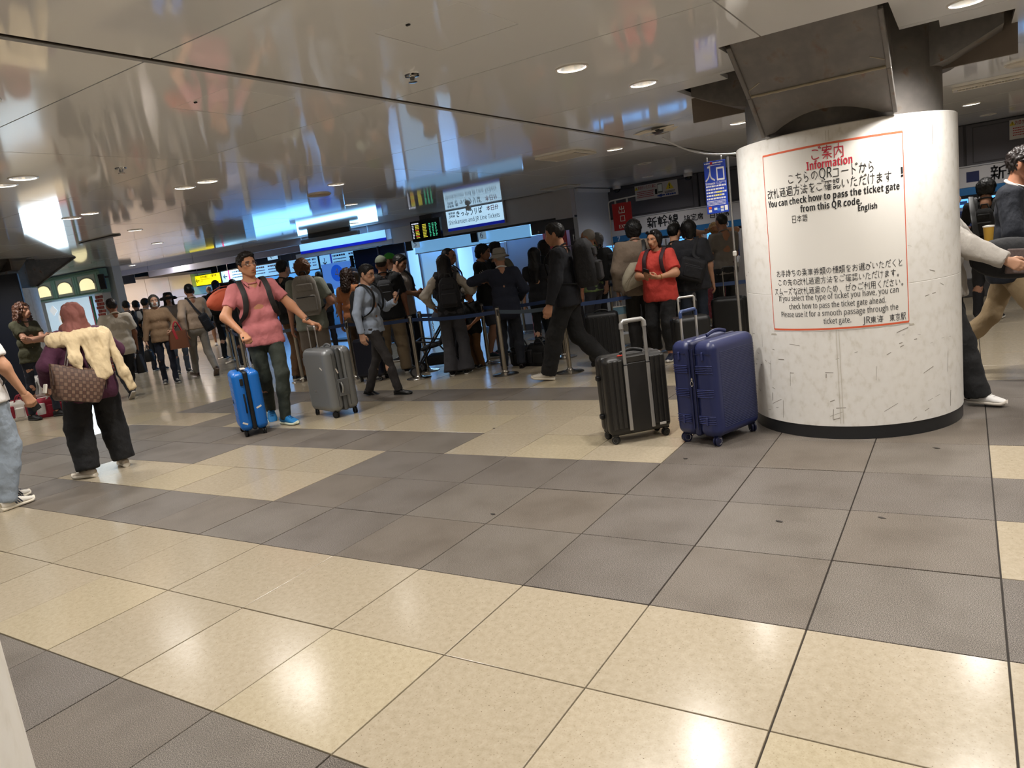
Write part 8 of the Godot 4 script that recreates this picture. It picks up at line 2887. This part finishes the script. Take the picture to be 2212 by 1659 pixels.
# a bag with two handles hanging from a hand
func hand_bag(who: Dictionary, side: String, label: String, hex: String, s: Vector3) -> Node3D:
	var root: Node3D = who.root
	var a: Array = who.arm[side]
	var o := thing("handbag", label, "handbag")
	o.transform = Transform3D(root.transform.basis * Basis(Vector3.UP, 1.2), root.transform * (a[2] + Vector3(0, -0.16 - s.y, 0.02)))
	var rings := []
	for k in 9:
		var t := k / 8.0
		var ring := []
		for q in 28:
			var an := TAU * q / 28.0
			var cx := signf(cos(an)) * pow(absf(cos(an)), 0.4)
			var cz := signf(sin(an)) * pow(absf(sin(an)), 0.5)
			ring.append(Vector3(cx * s.x * 0.5 * (0.9 + 0.1 * sin(t * PI)), t * s.y, cz * s.z * 0.5 * (1.0 - 0.55 * t * t)))
		rings.append(ring)
	var b := MB.new()
	b.loft(rings)
	obj("bag_body", b, mat(hex, 0.6), o)
	for e in [-1.0, 1.0]:
		var p := []
		for k in 11:
			var t := k / 10.0
			p.append(Vector3((t - 0.5) * s.x * 0.5, s.y * 0.95 + sin(PI * t) * 0.13, e * s.z * 0.14 * (1.0 - sin(PI * t) * 0.8)))
		var h := MB.new()
		h.tube(p, 0.009, 7)
		obj("handle", h, mat(hex, 0.5), o)
	obj("clasp", one_rbox(Vector3(0, s.y * 0.8, s.z * 0.34), Vector3(0.05, 0.02, 0.012), 0.005, 2), mat("b5aa90", 0.3, 0.7), o)
	return o

func wristwatch(who: Dictionary, side: String, label: String) -> void:
	var a: Array = who.arm[side]
	var d: Vector3 = (a[2] - a[1]).normalized()
	var c: Vector3 = a[2] - d * 0.03
	var m := MB.new()
	var t := d.cross(Vector3.UP).normalized()
	var bs := Basis(t, d, t.cross(d))
	m.lathe([Vector2(0.031, -0.011), Vector2(0.0335, -0.009), Vector2(0.0335, 0.009), Vector2(0.031, 0.011)], 24, Transform3D(bs, c))
	m.rbox(c + Vector3.UP * 0.033, Vector3(0.034, 0.01, 0.034), 0.004, 2)
	obj("wristwatch", m, mat("171514", 0.35, 0.3), who.root).set_meta("label", label)

func bracelet(who: Dictionary) -> void:
	var a: Array = who.arm.l
	var d: Vector3 = (a[2] - a[1]).normalized()
	var m := MB.new()
	var t := d.cross(Vector3.UP).normalized()
	var bs := Basis(t, d, t.cross(d))
	var p := []
	for q in 21:
		var an := TAU * q / 20.0
		p.append(a[2] - d * 0.045 + bs * Vector3(cos(an) * 0.037, 0, sin(an) * 0.037))
	m.tube(p, 0.004, 6)
	obj("bracelet", m, mat("d8a84a", 0.25, 0.9), who.root)

func head_sunglasses(who: Dictionary) -> void:
	var m := MB.new()
	for s in [-1.0, 1.0]:
		m.rbox(Vector3(s * 0.034, 0.105, 0.082), Vector3(0.058, 0.036, 0.012), 0.006, 3, Basis(Vector3.RIGHT, -0.6))
		m.tube([Vector3(s * 0.066, 0.1, 0.08), Vector3(s * 0.09, 0.07, 0.0)], 0.004, 6)
	obj("sunglasses", m, mat("0d0c10", 0.12), who.root).transform = who.head

func mask(who: Dictionary, hex := "dfe3e6") -> void:
	var rings := []
	for k in 7:
		var y := -0.018 - 0.085 * k / 6.0
		var ring := []
		for q in 15:
			var a := -1.25 + 2.5 * q / 14.0
			var bulge := 0.012 * sin(PI * k / 6.0)
			ring.append(Vector3(sin(a) * (0.066 - 0.012 * k / 6.0), y, 0.042 + cos(a) * (0.062 + bulge) - 0.004 * k))
		rings.append(ring)
	var m := MB.new()
	m.loft(rings, false, false)
	for s in [-1.0, 1.0]:
		m.tube([Vector3(s * 0.063, -0.025, 0.062), Vector3(s * 0.078, 0.01, 0.0), Vector3(s * 0.078, -0.03, -0.005), Vector3(s * 0.055, -0.085, 0.05)], 0.0015, 5)
	obj("face_mask", m, mat(hex, 0.8), who.root).transform = who.head

func beard(who: Dictionary, hex: String) -> void:
	var f := Field.new(Vector3(-0.1, -0.15, -0.03), Vector3(0.1, 0.02, 0.13), 0.008, 110.0)
	f.bar(Vector3(0, -0.1, 0.064), Vector3(0, -0.086, 0.062), 0.024, 0.026)
	for s in [-1.0, 1.0]:
		f.bar(Vector3(s * 0.057, -0.03, 0.005), Vector3(s * 0.026, -0.09, 0.054), 0.019, 0.024)
		f.bar(Vector3(0, -0.05, 0.092), Vector3(s * 0.026, -0.058, 0.082), 0.007, 0.008)
	f.settle()
	f.scoop(Vector3(0, -0.067, 0.1), Vector3(0.02, 0.008, 0.02))
	var m := MB.new()
	f.into(m, fold_b, 0.004, Vector3(60, 40, 60))
	obj("beard", m, mat(hex, 0.8), who.root).transform = who.head

func jacket(who: Dictionary, hex: String) -> void:
	var f := Field.new(Vector3(-0.45, 0.75, -0.3), Vector3(0.45, 1.55, 0.3), 0.022, 55.0)
	f.bar(Vector3(-0.1, 1.3, -0.005), Vector3(0.1, 1.3, -0.005), 0.14, 0.14, 0.86)
	f.bar(Vector3(-0.09, 1.0, 0), Vector3(0.09, 1.0, 0), 0.14, 0.14, 0.88)
	f.bar(Vector3(-0.15, 1.4, -0.015), Vector3(0.15, 1.4, -0.015), 0.085, 0.085)
	for k in ["l", "r"]:
		f.bar(who.arm[k][0], who.arm[k][1], 0.08, 0.07)
	f.planes = [[Vector3.DOWN, -0.82]]
	f.settle()
	f.scoop(Vector3(0, 1.15, 0.17), Vector3(0.075, 0.6, 0.16))
	var m := MB.new()
	f.into(m)
	obj("jacket", m, cloth(hex), who.root)

func white_sleeves(who: Dictionary) -> void:
	for k in ["l", "r"]:
		var a: Array = who.arm[k]
		var f := Field.new((a[0] as Vector3).min(a[1]).min(a[2]) - Vector3.ONE * 0.12, (a[0] as Vector3).max(a[1]).max(a[2]) + Vector3.ONE * 0.12, 0.0125, 55.0)
		f.bar(a[0], a[1], 0.066, 0.064)
		f.bar(a[1], a[2].lerp(a[1], 0.06), 0.064, 0.05, 1.0, true)
		f.settle()
		var m := MB.new()
		f.into(m, fold_a, 0.02, Vector3(9, 9, 9))
		obj("sleeve", m, cloth("b3ab9f"), who.root)

func sleeve_stripes(who: Dictionary) -> void:
	var a: Array = who.arm.r
	var d: Vector3 = (a[1] - a[0]).normalized()
	var out := (Vector3(-1, 0, 0) - d * Vector3(-1, 0, 0).dot(d)).normalized()
	var f := d.cross(out)
	var m := MB.new()
	for k in 3:
		var an := (k - 1) * 0.3
		var nn := (out * cos(an) + f * sin(an)).normalized()
		m.box(a[0] + d * 0.15 + nn * 0.097, Vector3(0.011, 0.15, 0.006), 0.001, Basis(nn.cross(d).normalized(), d, nn))
	obj("sleeve_stripe", m, mat("d3d1cd", 0.7), who.root)

func stripes(who: Dictionary, hex: String) -> void:
	for c in who.root.get_children():
		if String(c.name).begins_with("shoe"):
			var m := MB.new()
			for s in [-1.0, 1.0]:
				for k in 3:
					m.box(Vector3(s * 0.043, 0.06, 0.012 + k * 0.022), Vector3(0.006, 0.06, 0.009), 0.002, Basis(Vector3.RIGHT, -0.5) * Basis(Vector3.BACK, s * 0.28))
			obj("side_stripe", m, mat(hex, 0.6), c)

func swoosh(who: Dictionary) -> void:
	for c in who.root.get_children():
		if String(c.name).begins_with("shoe"):
			var m := MB.new()
			var pl := PackedVector2Array([Vector2(-0.055, 0.07), Vector2(-0.03, 0.062), Vector2(0.0, 0.05), Vector2(0.03, 0.042), Vector2(0.05, 0.044), Vector2(0.062, 0.052), Vector2(0.058, 0.04), Vector2(0.045, 0.031), Vector2(0.025, 0.029), Vector2(0.0, 0.037), Vector2(-0.03, 0.053)])
			for s in [-1.0, 1.0]:
				m.extrude(pl, Vector3(s * 0.042, 0.0, 0.03), Vector3(0, 0, 1), Vector3(-s * 0.12, 1, 0).normalized(), 0.004)
			obj("side_mark", m, mat("dcd8d0", 0.6), c)

# pullover tied over the shoulders of the headscarf woman
func shawl(who: Dictionary) -> void:
	var up: Transform3D = who.up
	var f := Field.new(Vector3(-0.42, 0.7, -0.36), Vector3(0.42, 1.6, 0.3), 0.0115, 60.0)
	f.bar(Vector3(-0.21, 1.40, -0.05), Vector3(0.21, 1.40, -0.05), 0.085, 0.085)
	f.bar(Vector3(-0.1, 1.42, -0.13), Vector3(0.12, 1.4, -0.13), 0.055, 0.06)
	f.bar(Vector3(-0.17, 1.36, -0.14), Vector3(-0.14, 1.02, -0.2), 0.055, 0.045, 0.6)
	f.bar(Vector3(-0.04, 1.36, -0.16), Vector3(-0.06, 1.0, -0.205), 0.07, 0.06, 0.5)
	f.bar(Vector3(-0.22, 1.38, -0.08), Vector3(-0.3, 0.98, -0.16), 0.05, 0.045, 0.6)
	f.bar(Vector3(-0.3, 0.98, -0.16), Vector3(-0.34, 0.8, -0.17), 0.05, 0.038, 0.5, true)
	f.bar(Vector3(0.1, 1.4, -0.15), Vector3(0.12, 1.2, -0.22), 0.05, 0.055, 0.5)
	f.bar(Vector3(0.12, 1.2, -0.22), Vector3(0.1, 1.1, -0.235), 0.055, 0.02, 0.5)
	f.planes = [[Vector3(0, 0.96, 0.28), 1.42]]
	f.settle()
	var m := MB.new()
	f.into(m, fold_a, 0.022, Vector3(14, 4, 10))
	for i in m.v.size():
		m.v[i] = up * m.v[i]
	var o := thing("pullover", "cream pullover draped and knotted over the headscarf woman's shoulders", "pullover")
	o.transform = who.root.transform
	obj("knit", m, cloth("c9b48f", 0.95), o)

func check_bag(who: Dictionary) -> void:
	var o := on_body(who, "shoulder_bag", "large brown checked shoulder bag on the headscarf woman's back", "bag", Vector3(0.2, 0.8, -0.24))
	o.basis = o.basis * Basis(Vector3.UP, 0.25) * Basis(Vector3.BACK, 0.3)
	var im := Image.create(64, 64, false, Image.FORMAT_RGB8)
	for y in 64:
		for x in 64:
			var on := ((x / 8) + (y / 8)) % 2 == 0
			var e := x % 8 == 0 or y % 8 == 0
			im.set_pixel(x, y, Color("3a2a24") if e else (Color("4a3329") if on else Color("6d5646")))
	var m := StandardMaterial3D.new()
	m.albedo_texture = ImageTexture.create_from_image(im)
	m.uv1_triplanar = true
	m.uv1_scale = Vector3(3.6, 3.6, 3.6)
	m.roughness = 0.45
	var rings := []
	for k in 11:
		var t := k / 10.0
		var ring := []
		for q in 36:
			var a := TAU * q / 36.0
			var cx := signf(cos(a)) * pow(absf(cos(a)), 0.35)
			var cz := signf(sin(a)) * pow(absf(sin(a)), 0.45)
			var wx := lerpf(0.4, 0.56, t) * (0.92 if k == 0 else 1.0)
			ring.append(Vector3(cx * wx * 0.5, t * 0.34 - 0.03 * t * (1.0 - absf(cx)), cz * 0.5 * lerpf(0.19, 0.06, t * t)))
		rings.append(ring)
	var b := MB.new()
	b.loft(rings)
	obj("bag_body", b, m, o)
	var tr := mat("35241e", 0.45)
	for s in [-1.0, 1.0]:
		var p := []
		for k in 13:
			var t := k / 12.0
			p.append(Vector3(lerpf(-0.13, 0.13, t), 0.3 + sin(PI * t) * 0.34, s * 0.02 + sin(PI * t) * 0.12))
		var h := MB.new()
		h.tube(p, 0.009, 8)
		obj("handle", h, tr, o)
		var cl := MB.new()
		cl.tube([Vector3(s * 0.27, 0.33, 0), Vector3(s * 0.255, 0.22, -0.03), Vector3(s * 0.25, 0.14, -0.04)], 0.007, 6)
		obj("side_lace", cl, tr, o)
	var z := MB.new()
	z.tube([Vector3(-0.27, 0.335, 0), Vector3(0, 0.31, 0), Vector3(0.27, 0.335, 0)], 0.007, 6)
	obj("zip", z, mat("b59a5c", 0.35, 0.6), o)
	obj("key_tag", one_rbox(Vector3(0.3, 0.1, 0.0), Vector3(0.02, 0.09, 0.05), 0.008, 2), mat("c9c4b8", 0.5), o)

func neck_pillow(who: Dictionary) -> void:
	var o := on_body(who, "travel_pillow", "orange travel pillow tied to the side of the dark backpack", "pillow", Vector3(-0.26, 1.37, -0.2))
	var rings := []
	for k in 13:
		var t := k / 12.0
		var r := maxf(0.004, 0.105 * pow(sin(PI * clampf(t, 0.012, 0.988)), 0.45))
		var ring := []
		for q in 24:
			var a := TAU * q / 24.0
			ring.append(Vector3(lerpf(0.16, -0.16, t), cos(a) * r - 0.05 * t, sin(a) * r * 0.85))
		rings.append(ring)
	var b := MB.new()
	b.loft(rings)
	obj("cushion", b, cloth("a8482a", 0.8), o)
	obj("seam", strap_along([Vector3(0.1, 0.09, 0.05), Vector3(0, 0.1, 0.04), Vector3(-0.1, 0.06, 0.04)], 0.008, 0.006, Vector3.BACK), cloth("8f3c24", 0.8), o)
	obj("strap", strap_along([Vector3(0.12, 0.07, 0.0), Vector3(0.18, 0.05, 0.03), Vector3(0.22, 0.0, 0.06)], 0.02, 0.006, Vector3.UP), M.black, o)

func wicker_bag(who: Dictionary) -> void:
	var o := on_body(who, "wicker_bag", "woven brown bag with red handles on the masked woman's arm", "bag", Vector3(0.27, 0.66, 0.22))
	var rings := []
	for k in 15:
		var t := k / 14.0
		var ring := []
		for q in 32:
			var a := TAU * q / 32.0
			var cx := signf(cos(a)) * pow(absf(cos(a)), 0.4)
			var cz := signf(sin(a)) * pow(absf(sin(a)), 0.5)
			var rip := 1.0 + 0.02 * (1 if (k + q) % 2 else -1)
			ring.append(Vector3(cx * 0.18 * (1.0 - 0.12 * t) * rip, t * 0.34, cz * 0.075 * rip))
		rings.append(ring)
	var b := MB.new()
	b.loft(rings)
	obj("weave", b, mat("7a4a32", 0.6), o)
	for s in [-1.0, 1.0]:
		var p := []
		for k in 13:
			var t := k / 12.0
			p.append(Vector3(lerpf(-0.09, 0.09, t), 0.3 + sin(PI * t) * 0.22, s * 0.06 - s * sin(PI * t) * 0.03))
		var h := MB.new()
		h.tube(p, 0.012, 8)
		obj("handle", h, mat("b02a34", 0.5), o)
	obj("ribbon", one_rbox(Vector3(-0.05, 0.28, 0.07), Vector3(0.05, 0.2, 0.02), 0.008, 2, Basis(Vector3.BACK, 0.2)), mat("b8303a", 0.6), o)

func big_black_bag(who: Dictionary) -> void:
	var o := thing("duffel_bag", "big black bag with white tag behind the half hidden person", "bag", Vector3(0.78, 0.93, -3.55), deg_to_rad(20))
	var rings := []
	for k in 13:
		var t := k / 12.0
		var e := pow(sin(PI * clampf(t, 0.02, 0.98)), 0.35)
		var ring := []
		for q in 30:
			var a := TAU * q / 30.0
			ring.append(Vector3(lerpf(-0.24, 0.26, t), 0.12 + cos(a) * 0.145 * e - 0.04 * t, sin(a) * 0.11 * e))
		rings.append(ring)
	var b := MB.new()
	b.loft(rings)
	obj("bag_body", b, cloth("0f0f12", 0.8), o)
	obj("pocket", one_rbox(Vector3(0.02, 0.08, 0.1), Vector3(0.17, 0.17, 0.03), 0.012, 3, Basis(Vector3.BACK, -0.1)), cloth("5a4c48", 0.8), o)
	obj("strap", strap_along([Vector3(-0.2, 0.2, 0.02), Vector3(-0.24, 0.4, 0.05), Vector3(-0.2, 0.55, -0.1)], 0.035, 0.007), M.black, o)
	var tg := obj("tag", one_rbox(Vector3(0.235, 0.02, 0.1), Vector3(0.045, 0.19, 0.004), 0.0019, 2, Basis(Vector3.BACK, 0.08)), mat("d2cfc8", 0.6), o)
	var l := MB.new()
	write(l, "CONVERSE", Vector3(0.226, 0.02, 0.1028), Vector3(0.08, -1, 0).normalized(), Vector3(1, 0.08, 0).normalized(), 0.022, 0, true, 0.13, "Droid Serif")
	obj("lettering", l, M.ink, tg)
	var rg := MB.new()
	rg.tube([Vector3(0.2, 0.2, 0.08), Vector3(0.215, 0.16, 0.1), Vector3(0.222, 0.115, 0.102)], 0.005, 6)
	rg.tube([Vector3(0.25, 0.13, 0.09), Vector3(0.262, 0.1, 0.1), Vector3(0.255, 0.06, 0.1)], 0.005, 6)
	obj("clip", rg, M.chrome, o)
	var ct := thing("coffee_cup", "small yellow cup held in front of the person in black at the right", "cup", Vector3(0.66, 1.16, -3.6))
	var c := MB.new()
	c.lathe([Vector2(0.0, 0.0), Vector2(0.026, 0.0), Vector2(0.034, 0.1), Vector2(0.031, 0.1), Vector2(0.0, 0.09)], 20)
	obj("cup_body", c, mat("a8822e", 0.5), ct)
	var lid := MB.new()
	lid.lathe([Vector2(0.036, 0.098), Vector2(0.036, 0.108), Vector2(0.0, 0.112)], 20)
	obj("lid", lid, mat("d8d4cc", 0.4), ct)

func toy_bag(who: Dictionary) -> void:
	var o := thing("toy_pouch", "red and white toy pouch in the hand of the small boy", "pouch")
	var root: Node3D = who.root
	o.transform = Transform3D(root.transform.basis, root.transform * (who.arm.r[2] + Vector3(-0.02, -0.26, 0.08)))
	obj("pouch_body", one_rbox(Vector3.ZERO, Vector3(0.13, 0.2, 0.06), 0.028, 4), mat("7d2d35", 0.5), o)
	var d := MB.new()
	d.lathe([Vector2(0.06, 0.0), Vector2(0.055, 0.02), Vector2(0.0, 0.028)], 24, Transform3D(Basis(Vector3.RIGHT, PI / 2), Vector3(0.03, 0.02, 0.03)))
	obj("disc", d, mat("b9b6b4", 0.4), o)
	obj("cord", strap_along([Vector3(-0.03, 0.1, 0), Vector3(0, 0.2, -0.02), Vector3(0.03, 0.1, 0)], 0.012, 0.006), mat("5a2028", 0.6), o)

func cream_bag(who: Dictionary) -> void:
	var o := on_body(who, "shoulder_bag", "cream slouchy shoulder bag hanging at the taupe sweater man's side", "bag", Vector3(0.03, 0.92, -0.2))
	var rings := []
	for k in 11:
		var t := k / 10.0
		var e := pow(sin(PI * clampf(0.06 + t * 0.9, 0.0, 1.0)), 0.5)
		var ring := []
		for q in 30:
			var a := TAU * q / 30.0
			ring.append(Vector3(cos(a) * 0.21 * lerpf(1.0, 0.42, t * t) * (0.6 + 0.4 * e), t * 0.3 - 0.05 * cos(a) * (1.0 - t), sin(a) * 0.075 * e))
		rings.append(ring)
	var b := MB.new()
	b.loft(rings)
	obj("bag_body", b, cloth("a39a86", 0.8), o)
	obj("strap", strap_along([Vector3(-0.1, 0.26, 0.02), Vector3(-0.12, 0.42, 0.02), Vector3(-0.13, 0.55, 0.12), Vector3(-0.12, 0.57, 0.2)], 0.05, 0.008), M.black, o)
	obj("seam", strap_along([Vector3(-0.1, 0.27, -0.05), Vector3(0.02, 0.2, -0.08), Vector3(0.16, 0.05, -0.07)], 0.008, 0.006), cloth("877d6a", 0.8), o)

func gift_bag(who: Dictionary) -> void:
	var root: Node3D = who.root
	var o := thing("paper_bag", "small white and blue paper bag in the taupe sweater man's left hand", "paper bag")
	o.transform = Transform3D(root.transform.basis, root.transform * (who.arm.l[2] + Vector3(0.0, -0.42, 0.04)))
	obj("bag_body", one_box(Vector3(0, 0.1, 0), Vector3(0.17, 0.24, 0.09), 0.004), mat("b5b0a6", 0.6), o)
	obj("blue_panel", one_box(Vector3(0, 0.165, 0), Vector3(0.172, 0.1, 0.092), 0.003), mat("5f8294", 0.6), o)
	for s in [-1.0, 1.0]:
		var h := MB.new()
		h.tube([Vector3(-0.04, 0.21, s * 0.04), Vector3(-0.025, 0.31, s * 0.01), Vector3(0.025, 0.31, s * 0.01), Vector3(0.04, 0.21, s * 0.04)], 0.004, 6)
		obj("handle", h, mat("b9b4aa", 0.6), o)

func skirt_print(who: Dictionary) -> void:
	for c in who.root.get_children():
		if String(c.name).begins_with("skirt"):
			var m := StandardMaterial3D.new()
			m.albedo_texture = noise_tex(noise(0.03, 17, 4, FastNoiseLite.TYPE_CELLULAR), ramp([[0.0, "b98a88"], [0.25, "8a3a42"], [0.45, "7a262f"], [0.7, "8f4a50"], [1.0, "c9a8a4"]]), 512)
			m.uv1_triplanar = true
			m.uv1_scale = Vector3(2.4, 1.5, 2.4)
			m.roughness = 0.85
			(c as MeshInstance3D).set_surface_override_material(0, m)

func build_small_things() -> void:
	var rng := RandomNumberGenerator.new()
	rng.seed = 7
	# dark specks of grit trodden on the floor, where the picture shows the clear ones
	var at := [Vector3(-1.11, 0.002, -1.95), Vector3(-3.1, 0.002, -2.6), Vector3(0.35, 0.002, -2.35), Vector3(-1.9, 0.002, -0.75), Vector3(-0.3, 0.002, -1.0), Vector3(0.15, 0.002, -1.15)]
	for k in at.size():
		var pl := PackedVector2Array()
		for q in 9:
			var a := TAU * q / 9.0
			pl.append(Vector2(cos(a) * rng.randf_range(0.008, 0.026), sin(a) * rng.randf_range(0.005, 0.013)))
		var m := MB.new()
		m.extrude(pl, at[k], Vector3(0.9, 0, 0.3), Vector3(0.3, 0, -0.9), 0.0015)
		tag(obj("floor_stain", m, mat("2f2a26", 0.7)), "small dark trodden spot on the speckled grey floor tiles", "stain", "dark spots on the grey tiles")
